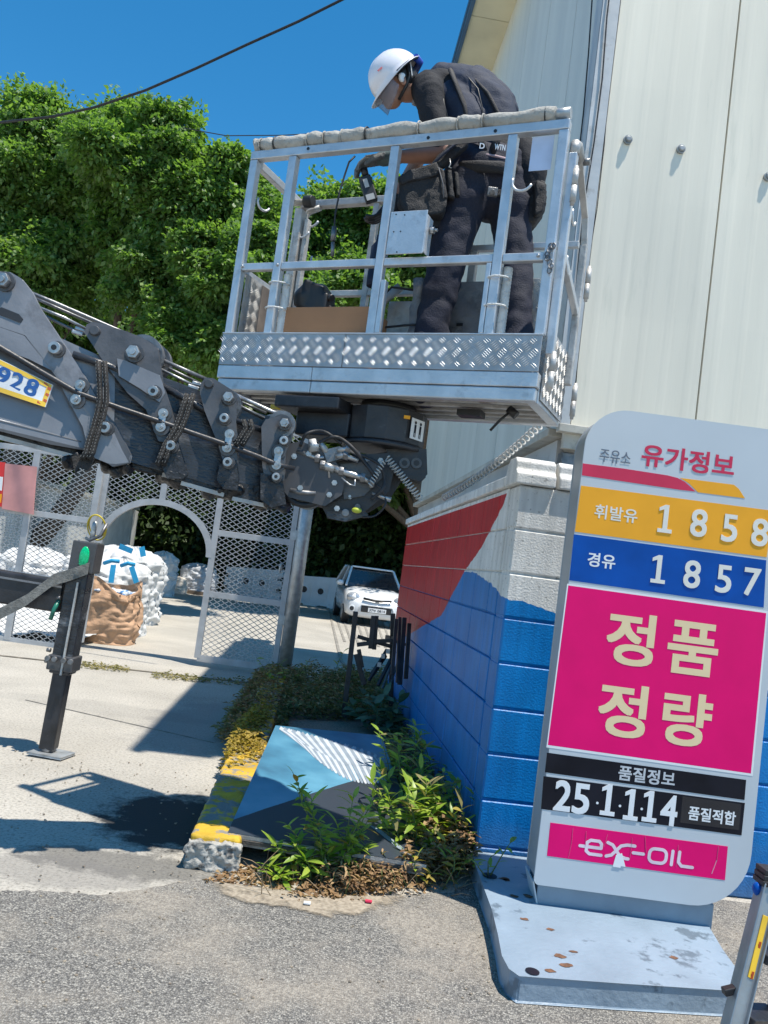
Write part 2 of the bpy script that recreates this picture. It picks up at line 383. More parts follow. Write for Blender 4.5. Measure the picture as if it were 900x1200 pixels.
def asphalt_mat():
    m, n, l, b = newmat('worn_asphalt')
    tc = n.new('ShaderNodeTexCoord'); pos = tc.outputs['Object']
    v = n.new('ShaderNodeTexVoronoi'); v.inputs['Scale'].default_value = 150; l.new(pos, v.inputs['Vector'])
    r = ramp(n, [(0, (.13, .123, .115)), (.35, (.20, .19, .175)), (.6, (.265, .25, .225)), (.85, (.36, .34, .30)), (1, (.50, .47, .41))])
    sp = n.new('ShaderNodeSeparateColor'); l.new(v.outputs['Color'], sp.inputs[0]); l.new(sp.outputs[0], r.inputs['Fac'])
    ed = ramp(n, [(.0, (1, 1, 1)), (.45, (.95, .95, .95)), (.75, (.35, .35, .35))]); l.new(v.outputs['Distance'], ed.inputs['Fac'])
    mu = n.new('ShaderNodeMixRGB'); mu.blend_type = 'MULTIPLY'; mu.inputs[0].default_value = .85; l.new(r.outputs[0], mu.inputs[1]); l.new(ed.outputs[0], mu.inputs[2])
    nz = n.new('ShaderNodeTexNoise'); nz.inputs['Scale'].default_value = 1.6; nz.inputs['Detail'].default_value = 8; nz.inputs['Roughness'].default_value = .62; l.new(pos, nz.inputs['Vector'])
    r2 = ramp(n, [(.44, (0, 0, 0)), (.58, (.7, .7, .7))]); l.new(nz.outputs['Fac'], r2.inputs['Fac'])
    mx = n.new('ShaderNodeMixRGB'); l.new(r2.outputs[0], mx.inputs[0]); l.new(mu.outputs[0], mx.inputs[1])
    n3 = n.new('ShaderNodeTexNoise'); n3.inputs['Scale'].default_value = 90; n3.inputs['Detail'].default_value = 4; l.new(pos, n3.inputs['Vector'])
    r3 = ramp(n, [(.4, (.24, .21, .175)), (.6, (.42, .375, .31))]); l.new(n3.outputs['Fac'], r3.inputs['Fac']); l.new(r3.outputs[0], mx.inputs[2])
    l.new(mx.outputs[0], b.inputs['Base Color']); b.inputs['Roughness'].default_value = .85
    bp = n.new('ShaderNodeBump'); bp.inputs['Strength'].default_value = .9; bp.inputs['Distance'].default_value = .006; bp.invert = True
    l.new(v.outputs['Distance'], bp.inputs['Height']); l.new(bp.outputs[0], b.inputs['Normal']); return m
gm = ground_mat(); am = asphalt_mat()
# concrete yard out to the horizon
g = MB().grid(lambda u, v: ((u-.5)*400, -30+v*330, 0), 40, 40); g.build('ground', gm, kind='structure')
# asphalt forecourt, ragged edge against the concrete
edge = [(-14, 3.0)]+[(G(x, y).x, G(x, y).y) for x, y in ((-60, 1053), (0, 1046), (60, 1045), (110, 1050), (165, 1044), (212, 1035), (240, 1032), (280, 1038), (330, 1045), (400, 1052), (470, 1050), (530, 1047), (556, 1028), (580, 1022))]+[(2.5, 4.4), (14, 5.3)]
ed2 = []
for (a, b2) in zip(edge[:-1], edge[1:]):
    for k in range(8):
        t = k/8; ed2.append((a[0]+(b2[0]-a[0])*t, a[1]+(b2[1]-a[1])*t+random.uniform(-.012, .012)))
ed2.append(edge[-1])
mb = MB(); vs = [(x, y, .005) for x, y in ed2]+[(x, -12, .005) for x, y in ed2]; k = len(ed2)
mb.add(vs, [(k+i, k+i+1, i+1, i) for i in range(k-1)]); mb.build('asphalt_road', am, kind='structure')
# slab joint by the gate with weeds
mb = MB()
for a, b2 in (((-160, 748), (0, 768)), ((0, 768), (320, 803)), ((320, 803), (420, 820))):
    mb.beam(G(*a, .006), G(*b2, .006), .05, .006)
mb.build('slab_joint', mat('joint_dirt', (.17, .15, .12), .95, 0, .3, 10), kind='structure')  # plain dark dirt colour along the joint
mb = MB(); mb.beam(G(30, 820, .004), G(250, 870, .004), .012, .004)
mb.beam(G(385, 712, .008), G(400, 775, .008), .05, .01); mb.beam(G(400, 775, .008), G(430, 800, .008), .05, .01)
for i in range(12):
    mb.beam(G(388+i*8, 706+i*1.4, .006), G(404+i*8, 752+i*1.2, .006), .05, .008)
mb.build('concrete_grooves', mat('groove_dark', (.26, .24, .21), .95, 0, .2, 8), kind='structure')
def patch(pp, z0, z1, nm, c1, c2, lvl):
    m, n, l, b = newmat(nm+'_material'); tc = n.new('ShaderNodeTexCoord'); nz = n.new('ShaderNodeTexNoise'); nz.inputs['Scale'].default_value = 7; nz.inputs['Detail'].default_value = 10; nz.inputs['Roughness'].default_value = .72
    l.new(tc.outputs['Object'], nz.inputs['Vector']); at = n.new('ShaderNodeAttribute'); at.attribute_name = 'fill'
    q = n.new('ShaderNodeMath'); q.operation = 'MULTIPLY_ADD'; q.inputs[1].default_value = .55; l.new(at.outputs['Fac'], q.inputs[0]); l.new(nz.outputs['Fac'], q.inputs[2])
    r = ramp(n, [(lvl, (0, 0, 0)), (lvl+.20, (1, 1, 1))]); l.new(q.outputs[0], r.inputs['Fac']); l.new(r.outputs[0], b.inputs['Alpha'])
    n2 = n.new('ShaderNodeTexNoise'); n2.inputs['Scale'].default_value = 60; n2.inputs['Detail'].default_value = 6; l.new(tc.outputs['Object'], n2.inputs['Vector'])
    r2 = ramp(n, [(.35, c2), (.65, c1)]); l.new(n2.outputs['Fac'], r2.inputs['Fac']); l.new(r2.outputs[0], b.inputs['Base Color']); b.inputs['Roughness'].default_value = .95
    cx = sum(pp, Vector())/len(pp); k = len(pp); mid = [p.lerp(cx, .4) for p in pp]
    vs = [(p.x, p.y, z0) for p in pp]+[(p.x, p.y, (z0+z1)/2) for p in mid]+[(cx.x, cx.y, z1)]
    fs = [(i, (i+1) % k, k+(i+1) % k, k+i) for i in range(k)]+[(k+i, k+(i+1) % k, 2*k) for i in range(k)]
    o = MB().add(vs, fs, True).build(nm, m, kind='structure'); at_ = o.data.attributes.new('fill', 'FLOAT', 'POINT'); at_.data.foreach_set('value', [0]*k+[1]*k+[1]); return o
# dry earth of the planting strip
pts = [(226, 1012), (262, 1040), (330, 1058), (420, 1062), (500, 1052), (552, 1040), (556, 1022), (500, 860), (478, 800), (300, 790), (290, 830), (262, 900)]
mb = MB(); pp = [G(*q) for q in pts]; cx = sum((p for p in pp), Vector())/len(pp)
patch(pp, .009, .06, 'soil', (.30, .25, .19), (.16, .125, .095), .74)
sd = MB(); pp = [G(*q, .0) for q in ((222, 1030), (300, 1040), (420, 1050), (505, 1052), (470, 1075), (400, 1085), (330, 1070), (270, 1062), (225, 1048))]
patch(pp, .011, .012, 'sand_spill', (.40, .34, .26), (.26, .215, .16), .80)

# kerb, yellow painted, in cast lengths
km = mat('worn_yellow_kerb_paint', (.56, .35, .028), .75, 0, .15, 6, .8, 40, (.24, .23, .21), .48, .54, 9)
kroot = thing('kerb', 'low concrete kerb with peeling yellow paint edging the weedy planting strip', 'kerb', (G(240, 1010).x, G(240, 1010).y, 0))
ka = G(247, 1019); kb = G(325, 795); kd = (kb-ka); kd.z = 0; KL = kd.length; kd.normalize(); kx = Vector((kd.y, -kd.x, 0))
nk = 6
for i in range(nk):
    a = ka+kd*(KL*i/nk+.004); b2 = ka+kd*(KL*(i+1)/nk-.004)
    q = MB(); q.box((a+b2)/2+Vector((0, 0, .076)), (.235, (b2-a).length-.01, .146), (kx, kd, Z_)); o = remesh(q, .014, 2, bumpfn=lambda v: .006*noise.noise(v*14)+.005*noise.noise(v*38)-.018*max(0, noise.noise(v*6+Vector((3, 1, 0)))-.25)).build('kerb_stone', km, kroot)
q = MB(); q.box(ka-kd*.0+Vector((0, 0, .064)), (.25, .05, .128), (kx, kd, Z_)); q = remesh(q, .007, 1, bumpfn=lambda v: .014*noise.noise(v*22)+.010*noise.noise(v*55))
q.build('broken_end', asph_edge, kroot, label='broken rough grey end of the kerb')

# ================================================================ BLOCK WALL
wt = R_(4.5); WC = Vector((.704, 4.357, 0)); wx = Vector((math.cos(wt), math.sin(wt), 0)); wy = Vector((-math.sin(wt), math.cos(wt), 0))
wall = thing('block_wall', 'concrete block wall painted red, white and blue beside the price sign', 'wall', WC, wt)
def wallmat():
    m, n, l, b = newmat('mural_paint')
    tc = n.new('ShaderNodeTexCoord'); tc.object = wall; pos = tc.outputs['Object']
    sp = n.new('ShaderNodeSeparateXYZ'); l.new(pos, sp.inputs[0])
    geo = n.new('ShaderNodeNewGeometry')
    def M(op, a, c=None, d=None):
        q = n.new('ShaderNodeMath'); q.operation = op
        for i, s_ in enumerate((a, c, d)):
            if s_ is None: continue
            if isinstance(s_, (int, float)): q.inputs[i].default_value = s_
            else: l.new(s_, q.inputs[i])
        return q.outputs[0]
    def curve(src, scale, stops):
        q = M('DIVIDE', src, scale); r = ramp(n, [(min(1, max(0, s_/scale)), (z/3, z/3, z/3)) for s_, z in stops]); l.new(q, r.inputs['Fac']); return M('MULTIPLY', r.outputs[0], 3.0)
    nz = n.new('ShaderNodeTexNoise'); nz.inputs['Scale'].default_value = 14; nz.inputs['Detail'].default_value = 4; l.new(pos, nz.inputs['Vector'])
    wob = M('MULTIPLY', M('SUBTRACT', nz.outputs['Fac'], .5), .035)
    z = M('ADD', sp.outputs['Z'], wob); y = sp.outputs['Y']; x = M('MAXIMUM', sp.outputs['X'], 0)
    side = M('LESS_THAN', sp.outputs['X'], .012)
    bs = curve(y, 6, [(0, 1.43), (.12, 1.44), (.2, 1.46), (.4, 1.50), (.9, 1.555), (1.5, 1.55), (1.75, 1.53), (2.4, 1.39), (3.4, 1.22), (6, .9)])
    bf = curve(x, 3, [(0, 1.43), (.12, 1.422), (.28, 1.385), (.7, 1.25), (1.1, 1.15), (1.5, 1.12), (3, 1.2)])
    rs = curve(y, 6, [(0, 3), (.24, 3), (.25, 2.03), (.31, 1.96), (.49, 1.87), (.77, 1.72), (1.24, 1.565), (2, 1.2), (6, .5)])
    mn = n.new('ShaderNodeMix'); mn.data_type = 'FLOAT'; l.new(side, mn.inputs[0]); l.new(bf, mn.inputs[2]); l.new(bs, mn.inputs[3])
    blue = M('LESS_THAN', z, mn.outputs[0])
    red = M('MULTIPLY', M('MULTIPLY', side, M('GREATER_THAN', z, rs)), M('LESS_THAN', sp.outputs['Z'], 2.02))
    n2 = n.new('ShaderNodeTexNoise'); n2.inputs['Scale'].default_value = 3; n2.inputs['Detail'].default_value = 7; l.new(pos, n2.inputs['Vector'])
    def cr(lo, hi): r = ramp(n, [(.3, lo), (.7, hi)]); l.new(n2.outputs['Fac'], r.inputs['Fac']); return r.outputs[0]
    def mix(f, a, c): q = n.new('ShaderNodeMixRGB'); l.new(f, q.inputs[0]); l.new(a, q.inputs[1]); l.new(c, q.inputs[2]); return q.outputs[0]
    white = cr((.66, .65, .62), (.80, .79, .76))
    # pits and grime on the white
    n4 = n.new('ShaderNodeTexNoise'); n4.inputs['Scale'].default_value = 42; n4.inputs['Detail'].default_value = 3; l.new(pos, n4.inputs['Vector'])
    r4 = ramp(n, [(.31, (.38, .37, .35)), (.36, (1, 1, 1))]); l.new(n4.outputs['Fac'], r4.inputs['Fac'])
    wm = n.new('ShaderNodeMixRGB'); wm.blend_type = 'MULTIPLY'; wm.inputs[0].default_value = .7; l.new(white, wm.inputs[1]); l.new(r4.outputs[0], wm.inputs[2])
    c = mix(blue, wm.outputs[0], cr((.0, .155, .46), (.004, .215, .58)))
    c = mix(red, c, cr((.50, .010, .018), (.62, .022, .03)))
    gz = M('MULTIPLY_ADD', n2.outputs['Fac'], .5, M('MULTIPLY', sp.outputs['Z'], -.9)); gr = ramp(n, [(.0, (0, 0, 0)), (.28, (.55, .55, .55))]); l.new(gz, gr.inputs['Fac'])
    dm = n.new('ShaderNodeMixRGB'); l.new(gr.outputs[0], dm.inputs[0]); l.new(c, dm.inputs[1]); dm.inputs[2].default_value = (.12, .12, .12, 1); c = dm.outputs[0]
    rm_ = n.new('ShaderNodeMapping'); rm_.inputs['Scale'].default_value = (9, 9, 1.2); l.new(pos, rm_.inputs['Vector']); rn = n.new('ShaderNodeTexNoise'); rn.inputs['Scale'].default_value = 2; rn.inputs['Detail'].default_value = 6; l.new(rm_.outputs[0], rn.inputs['Vector'])
    rr_ = ramp(n, [(.35, (.80, .80, .80)), (.65, (1.1, 1.1, 1.1))]); l.new(rn.outputs['Fac'], rr_.inputs['Fac']); ml = n.new('ShaderNodeMixRGB'); ml.blend_type = 'MULTIPLY'; ml.inputs[0].default_value = .8; l.new(c, ml.inputs[1]); l.new(rr_.outputs[0], ml.inputs[2]); c = ml.outputs[0]
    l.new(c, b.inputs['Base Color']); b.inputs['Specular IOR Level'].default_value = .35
    rr = M('MULTIPLY_ADD', M('MAXIMUM', blue, red), -.38, .75); l.new(rr, b.inputs['Roughness'])
    n3 = n.new('ShaderNodeTexNoise'); n3.inputs['Scale'].default_value = 95; n3.inputs['Detail'].default_value = 3; l.new(pos, n3.inputs['Vector'])
    bp = n.new('ShaderNodeBump'); bp.inputs['Strength'].default_value = .55; bp.inputs['Distance'].default_value = .006; l.new(n3.outputs['Fac'], bp.inputs['Height'])
    l.new(bp.outputs[0], b.inputs['Normal']); return m
wm_ = wallmat()
WLEN = 5.2; zs = [.0, .13]+[.13+.24*k for k in range(1, 9)]
MB().box((1.5, .1, 1.0), (2.986, .172, 2.0)).box((.1, WLEN/2, 1.0), (.172, WLEN-.02, 2.0)).build('core', wm_, wall, world=False)
shared = {}
def block(sx, sy, sz, c, name='block', bev=.009):
    k = (round(sx, 4), round(sy, 4), round(sz, 4), bev)
    if k not in shared:
        o = MB().box((0, 0, 0), (sx, sy, sz)).build(name, wm_, wall, world=False)
        bmx = bmesh.new(); bmx.from_mesh(o.data); bmesh.ops.bevel(bmx, geom=bmx.edges[:], offset=bev, segments=1, affect='EDGES'); bmx.to_mesh(o.data); bmx.free()
        shared[k] = o.data; o.location = c
    else: inst(name, shared[k], wall, loc=c)
GAP = .007
for i in range(len(zs)-1):
    z0, z1 = zs[i], zs[i+1]; h = z1-z0-GAP; zc = (z0+z1)/2
    off = .215
    xs = [.0, .2+off]; 
    while xs[-1] < 2.8: xs.append(xs[-1]+.43)
    for a, b2 in zip(xs[:-1], xs[1:]): block(b2-a-GAP, .2, h, ((a+b2)/2, .1+random.uniform(-.001, .001), zc))
    ys = [.204, .42]
    while ys[-1] < WLEN-.2: ys.append(ys[-1]+.434)
    for a, b2 in zip(ys[:-1], ys[1:]): block(.2, b2-a-.005, h, (.1+random.uniform(-.0015, .0015), (a+b2)/2, zc), bev=.005)
TOP = zs[-1]
# coping: stepped stones over the front, thin cap along the side
for a, b2 in ((-.03, .2), (.21, .42), (.43, .85), (.86, 1.28), (1.29, 1.7), (1.71, 2.12), (2.13, 2.6)):
    x0, x1 = a+.004, b2-.004; y0, y1 = -.03, .23
    prof = [(y0, 0), (y0, .055), (y0+.03, .085), (y0+.03, .125), (y0+.07, .15), (y1-.07, .15), (y1-.03, .125), (y1, .055), (y1, 0)]
    k = len(prof); vs = [(x0, y, TOP+.002+z) for y, z in prof]+[(x1, y, TOP+.002+z) for y, z in prof]
    q = MB().add(vs, [(i, (i+1) % k, k+(i+1) % k, k+i) for i in range(k)]+[tuple(range(k-1, -1, -1)), tuple(range(k, 2*k))])
    q.build('coping_stone', wm_, wall, world=False, bevel=.008)
y = .236
while y < WLEN-.05:
    e = min(y+.5, WLEN+.03); MB().box((.1, (y+e)/2, TOP+.034), (.25, e-y-.008, .064)).build('cap_stone', wm_, wall, world=False, bevel=.008); y = e

# ================================================================ CLAD BUILDING
BC = P(662, 500, 5.0); ZB = 2.53; ZT = 8.19
bld = thing('clad_building', 'tall cream metal-clad building with blue roof edge raised behind the block wall', 'building', (BC.x, BC.y, 0), wt)
def panel(x0, x1, along, m, z0=ZB, z1=11.0, pitch=.166, name='wall_panel'):
    n_ = max(1, round((x1-x0)/pitch)); pr = [(x0+.004, .03), (x0+.006, .0)]
    for i in range(n_):
        c = x0+(i+.5)*(x1-x0)/n_
        pr += [(c-.03, 0), (c-.012, -.0010), (c+.012, -.0010), (c+.03, 0)]
    pr += [(x1-.006, 0), (x1-.004, .03)]
    vs = []
    for t_ in np.linspace(0, 1, 9):
        for i, (a, d) in enumerate(pr):
            z = z0+t_*((z1 if along == 'y' else ZT+.16+.3*(a+.5)-.02)-z0)
            w_ = .003*math.sin(z*2.1+a*3.1)*(0 < i < len(pr)-1)
            if along == 'x': vs.append((a, d+w_, z))
            else: vs.append((d+w_, a, z))
    k = len(pr); fs = []
    for j in range(8):
        for i in range(k-1):
            f = (j*k+i, j*k+i+1, (j+1)*k+i+1, (j+1)*k+i); fs.append(f if along == 'x' else tuple(reversed(f)))
    MB().add(vs, fs).build(name, m, bld, world=False, solid=0)
xs = [.03, .835, 1.83, 2.83, 3.83]
for a, b2 in zip(xs[:-1], xs[1:]): panel(a, b2, 'x', cream, z1=11)
y = .03
while y < 6.5: panel(y, y+1, 'y', cream_side, z1=ZT+.02); y += 1
MB().box((2.0, 5.3, (ZB+11)/2), (3.9, 10.45, 11-ZB-.02)).build('core', cream_side, bld, world=False) if False else None
MB().box((2.0, 3.6, (ZB+8.1)/2+.02), (3.86, 6.9, 8.1-ZB)).build('inner_wall', flash, bld, world=False)
# corner trim (pale angle) and cables down it
MB().box((-.03, -.012, 5.38), (.11, .02, 5.7)).box((-.075, .06, 5.36), (.02, .16, 5.66)).build('corner_trim', trim, bld, world=False)
for dx, dy, nm in ((-.045, -.035, 0), (-.11, -.02, 1), (.028, -.012, 2)):
    pts = [(dx+.012*math.sin(k*1.7+nm), dy, ZB+.15+k*.42) for k in range(17)]
    if nm == 1: pts = [(-.10-.06*math.exp(-((k-7)/3.)**2)+.01*math.sin(k), .1, ZB+1.3+k*.4) for k in range(15)]
    MB().tube(pts, .005 if nm < 2 else .003, 6).build('cable', blackrub, bld, world=False)
# base flashing and ledge
MB().box((2, -.02, ZB-.02), (4.1, .07, .05)).box((2, .02, ZB-.09), (4.0, .05, .1)).build('base_flashing', flash, bld, world=False, bevel=.004)
MB().box((-.03, 3.6, ZB-.03), (.09, 7.0, .05)).build('base_flashing', flash, bld, world=False, bevel=.004)
MB().box((.03, 3.6, ZB-.14), (.05, 6.9, .15)).build('base_beam', trim, bld, world=False, bevel=.004)
# eave: soffit boards and blue fascia with gutter lip
y = -.5
while y < 6.8:
    MB().box((-.22, y+.6, ZT), (.5, 1.19, .02)).build('soffit_board', soff, bld, world=False); y += 1.2
MB().box((-.49, 3.3, ZT+.09), (.05, 7.7, .26)).box((-.52, 3.3, ZT+.02), (.03, 7.7, .05)).build('fascia', fasc, bld, world=False, bevel=.006)
MB().add([(-.47, -.5, ZT+.2), (-.47, 7.2, ZT+.2), (4, 7.2, ZT+1.55), (4, -.5, ZT+1.55)], [(0, 1, 2, 3)]).build('roof', fasc, bld, world=False, solid=.05)
# mushroom bolts of the front
for px in ((735, 165), (797, 176), (899, 208)):
    p = PL(*px, BC, wy); a = p-wy*.0; q = MB().cyl(a, a-wy*.022, .028, 16).cyl(a-wy*.022, a-wy*.034, .024, 16, .013); q.build('bolt', boltg, bld)
# steel columns carrying it, dark recess panel
for (x_, y_) in ((.12, .14), (3.6, .14), (.12, 3.2), (.12, 6.4)):
    MB().box((x_, y_, 1.19), (.2, .16, 2.38)).box((x_, y_, .015), (.32, .28, .03)).build('column', steeld, bld, world=False, bevel=.006)
MB().box((2.2, .5, 1.2), (3.4, .06, 2.3)).build('under_wall', steeld, bld, world=False)
MB().box((.09, 2.6, 2.0), (.04, 1.6, .6)).box((.09, .75, 2.02), (.04, .5, .7)).build('under_panel', flash, bld, world=False)
tag(MB().box(P(660, 0, 1), (.1, .1, .1)).build('x', paperm), 'x', 'x') if False else None

# ================================================================ PRICE SIGN
SD = 3.72; SX0, SX1, SZ0, SZ1 = .885, 1.835, .198, 2.375
sign = thing('price_sign', 'tall rounded fuel price sign with orange, blue and magenta panels', 'sign', (1.35, SD+.13, 0))
def rrect(x0, x1, z0, z1, rtl, rbr, rs=.02, n_=10):
    pts = []
    def arc(cx, cz, r, a0, a1):
        for k in range(n_+1):
            a = R_(a0+(a1-a0)*k/n_); pts.append((cx+r*math.cos(a), cz+r*math.sin(a)))
    arc(x0+rs, z0+rs, rs, 180, 270); arc(x1-rbr, z0+rbr, rbr, 270, 360); arc(x1-rs, z1-rs, rs, 0, 90); arc(x0+rtl, z1-rtl, rtl, 90, 180)
    return pts
o1 = rrect(SX0, SX1, SZ0, SZ1, .19, .25)
q = MB(); q.prism([Vector((x, SD, z)) for x, z in o1], Vector((0, .012, 0))); q.build('face_board', signgrey, sign, bevel=.003)
q = MB(); q.prism([Vector((x, SD+.014, z)) for x, z in rrect(SX0+.006, SX1-.006, SZ0+.004, SZ1-.004, .186, .246)], Vector((0, .2, 0))); q.build('cabinet', signside, sign, bevel=.004)
def spx(pts, nm, m, d=.003, t=.0025, label=None, parent=sign):
    d *= .4; t *= .4
    q = MB(); q.prism([P(x, y, SD-d) for x, y in pts], Vector((0, t, 0))); return q.build(nm, m, parent, label=label)
def sc_(x, y, D=SD): return P(x, y, D)
ppm = SD/FPX
def stext(s, px, wpx, hpx, m, nm='lettering', off=.03, d=.0045, thick=0, par=None, label=None):
    q = MB(); d *= .45; c = P(*px, SD-d); text(q, s, c, X_, Z_, wpx*ppm, hpx*ppm, off, thick); return q.build(nm, m, par or sign, label=label)
rb = spx([(683, 543), (730, 549), (782, 557), (794, 560), (803, 565), (815, 576), (797, 574), (682, 557)], 'red_band', redp, label='red swoosh band')
spx([(797, 560), (860, 568), (866, 573), (873, 584), (818, 577), (808, 567)], 'orange_band', orangep)
po = spx([(681, 569), (906, 598.5), (898.5, 653), (673.5, 623)], 'gasoline_panel', orangep)
pb = spx([(672.5, 626), (898, 656.5), (895, 712), (667, 680)], 'diesel_panel', bluep)
spx([(664.7, 684), (900, 716.5), (882, 909.5), (640.3, 875.8)], 'poster_border', whitep, .0025, .002)
pm = spx([(666, 686), (898, 718.5), (880, 906.5), (642, 873)], 'poster_panel', magp)
pk = spx([(641, 882), (874.5, 914), (872.5, 937.5), (638.5, 905)], 'quality_header_panel', blackp)
pq = spx([(637, 909.5), (873, 941), (869, 979), (634, 948)], 'quality_date_panel', blackp)
px_ = spx([(645, 964), (853, 992), (849.6, 1031.5), (641, 1003)], 'logo_panel', magp)
tv = .0052
stext('주유소', (721, 535.5), 37, 15.5, greyp, off=.012)
stext('유가정보', (806.5, 539.5), 111, 27, redp, off=.028)
stext('휘발유', (722, 602), 51, 17, ivory, par=po, off=.02)
for ch, x, y, w_ in (('1', 780, 608, 17), ('8', 819, 613, 20), ('5', 855, 619, 19), ('8', 890.5, 624, 20)): stext(ch, (x, y), w_, 33, ivory, 'digit', par=po, thick=.0022, d=.004, off=.022)
stext('경유', (705, 657), 33, 17, whitep, par=pb, off=.025)
for ch, x, y, w_ in (('1', 772, 667, 17), ('8', 811, 673, 20), ('5', 848, 678.5, 19), ('7', 881, 682, 20)): stext(ch, (x, y), w_, 33, ivory, 'digit', par=pb, thick=.0022, d=.004, off=.022)
for ch, x, y, w_ in (('정', 739, 749, 57), ('품', 812, 760, 60), ('정', 729.5, 832.5, 57), ('량', 805, 843, 58)): stext(ch, (x, y), w_, 62, creamp, par=pm, off=.030)
stext('품질정보', (758, 909.5), 66, 17, mat('silver_print', (.55, .56, .58), .4), par=pk, off=.03)
for ch, x, y, w_ in (('2', 659.5, 932.5, 20), ('5', 681, 936, 20), ('1', 713, 937.5, 17), ('1', 740, 943, 17), ('1', 762, 945, 17), ('4', 784, 949.5, 20)): stext(ch, (x, y), w_, 35, whitep, 'digit', par=pq, thick=.002, d=.004, off=.03)
for x, y in ((700, 941), (726.5, 944.5), (752, 948)): stext('.', (x, y), 3, 3, whitep, 'dot', par=pq)
spx([(800, 933), (869, 942.5), (866, 973), (797, 964)], 'date_plate', mat('black_glossy_plate', (.02, .02, .025), .2), .0045, .002, parent=pq)
stext('품질적합', (834.5, 956), 55, 16, whitep, par=pq, off=.028, d=.0062)
_sk = [0]
def stroke(mb, pts, w_, d):
    for a, b2 in zip(pts[:-1], pts[1:]):
        _sk[0] += 1; A = P(*a, SD-d-.00001*_sk[0]); B = P(*b2, SD-d-.00001*_sk[0]); t_ = (B-A).normalized(); n_ = Vector((-t_.z, 0, t_.x)); r = w_*ppm/2
        ring = [A+n_*r*math.cos(k*math.pi/6)-t_*r*math.sin(k*math.pi/6) for k in range(7)]+[B-n_*r*math.cos(k*math.pi/6)+t_*r*math.sin(k*math.pi/6) for k in range(7)]
        mb.add(list(reversed(ring)), [tuple(range(14))])
q = MB(); arcp = lambda cx, cy, rx, ry, a0, a1, n_=10: [(cx+rx*math.cos(R_(a0+(a1-a0)*k/n_))*math.cos(ROLL)-ry*math.sin(R_(a0+(a1-a0)*k/n_))*math.sin(ROLL), cy+ry*math.sin(R_(a0+(a1-a0)*k/n_))*math.cos(ROLL)+rx*math.cos(R_(a0+(a1-a0)*k/n_))*math.sin(ROLL)) for k in range(n_+1)]
def loc2(x, y): return (747+x*math.cos(ROLL)-y*math.sin(ROLL), 1000+x*math.sin(ROLL)+y*math.cos(ROLL))
def rr2(x0, x1, y0, y1, r, a_open=None):
    pts = []
    for cx, cy, a0 in ((x0+r, y0+r, 180), (x1-r, y0+r, 270), (x1-r, y1-r, 0), (x0+r, y1-r, 90)):
        for k in range(6): a = R_(a0+90*k/5); pts.append((cx+r*math.cos(a), cy+r*math.sin(a)))
    pts.append(pts[0]); return pts
L2 = lambda pts: [loc2(*p) for p in pts]
e_ = [(-42, 8), (-56, 8), (-60, 5), (-60, -5), (-56, -8), (-46, -8), (-43, -5), (-43, 0), (-68, 0)]
stroke(q, L2(e_), 3.6, .0018); stroke(q, L2([(-36, -8), (-30, -6), (-20, 6), (-13, 8), (-10, 8)]), 3.6, .0018); stroke(q, L2([(-36, 8), (-30, 6), (-20, -6), (-13, -8), (-4, -8)]), 3.6, .0018)
stroke(q, L2([(-5, 0), (7, 0)]), 3.6, .0018); stroke(q, L2(rr2(14, 34, -8, 8, 6)), 3.6, .0018)
stroke(q, L2([(41, -8), (41, 8)]), 3.6, .0018); stroke(q, L2([(49, -8), (49, 4), (53, 8), (66, 8)]), 3.6, .0018)
q.build('lettering', mat('pink_white_print', (.78, .62, .68), .4), px_)
q = MB()
for pts in (((671.5, 970), (670, 987), (666, 1005)), ((687, 974), (686, 992)), ((842, 992), (840, 1008), (834, 1024)), ((741, 982), (738, 1006)), ((756, 980), (757, 999)), ((795, 990), (792, 1016)), ((712, 978), (708, 992))):
    for a, b2 in zip(pts[:-1], pts[1:]): q.beam(P(*a, SD-.0018), P(*b2, SD-.0018), .0004, .9*ppm)
q.build('crease', mat('crease_print', (.72, .3, .42), .5), px_)
spx([(722, 1002), (729, 1000), (733, 1016), (728, 1015), (727, 1017), (718, 1015.5)], 'torn_patch', whitep, .0085, .002, parent=px_)
spx([(733, 949), (739, 948), (741, 958), (733, 956)], 'torn_patch', whitep, .0075, .002, parent=pq) if False else None
# pedestal under the cabinet
MB().box((1.31, SD+.13, .115), (.80, .19, .17)).build('pedestal', signblue, sign, bevel=.004)
q = MB(); q.add([(SX0+.002, SD+.03, .197), (SX0+.05, SD+.03, .034), (SX0+.05, SD+.034, .034), (SX0+.002, SD+.22, .197), (SX0+.05, SD+.2, .034)], [(0, 1, 4, 3)]); q.build('side_gusset', signgrey, sign, solid=.006)
# steel base plate
base = thing('sign_base_plate', 'pale blue steel base box with peeling paint and rust spots under the price sign', 'base plate', (1.2, 3.6, 0))
bp0 = [G(556, 1026), G(580, 1100), G(588, 1145), G(607, 1163), G(860, 1192)]
poly = [Vector((G(x, y, .103).x, G(x, y, .103).y, 0)) for x, y in ((560, 1020), (578, 1066), (585, 1094), (590, 1120), (598, 1135), (609, 1143), (720, 1151), (855, 1160), (863, 1137), (845, 1112), (826, 1080))]+[Vector((1.76, 4.02, 0)), Vector((1.77, 4.38, 0))]; poly[0].y = 4.34
q = MB(); q.prism([p+Z_*.008 for p in poly], Z_*.095); q.build('plate', sbase, base, bevel=.006)
for px in ((592, 1030), (603, 1050), (619, 1050), (593, 1031), (645, 1089), (672, 1115), (645, 1137), (664, 1131), (615, 1077), (655, 1120), (790, 1122)):
    c = G(*px, .105); r = random.uniform(.012, .022); q = MB()
    q.add([c+Vector((r*random.uniform(.6, 1.3)*math.cos(a)*1.3, r*random.uniform(.6, 1.2)*math.sin(a), 0)) for a in np.linspace(0, 2*math.pi, 11)[:-1]], [tuple(range(10))]); q.build('rust_spot', rust, base)
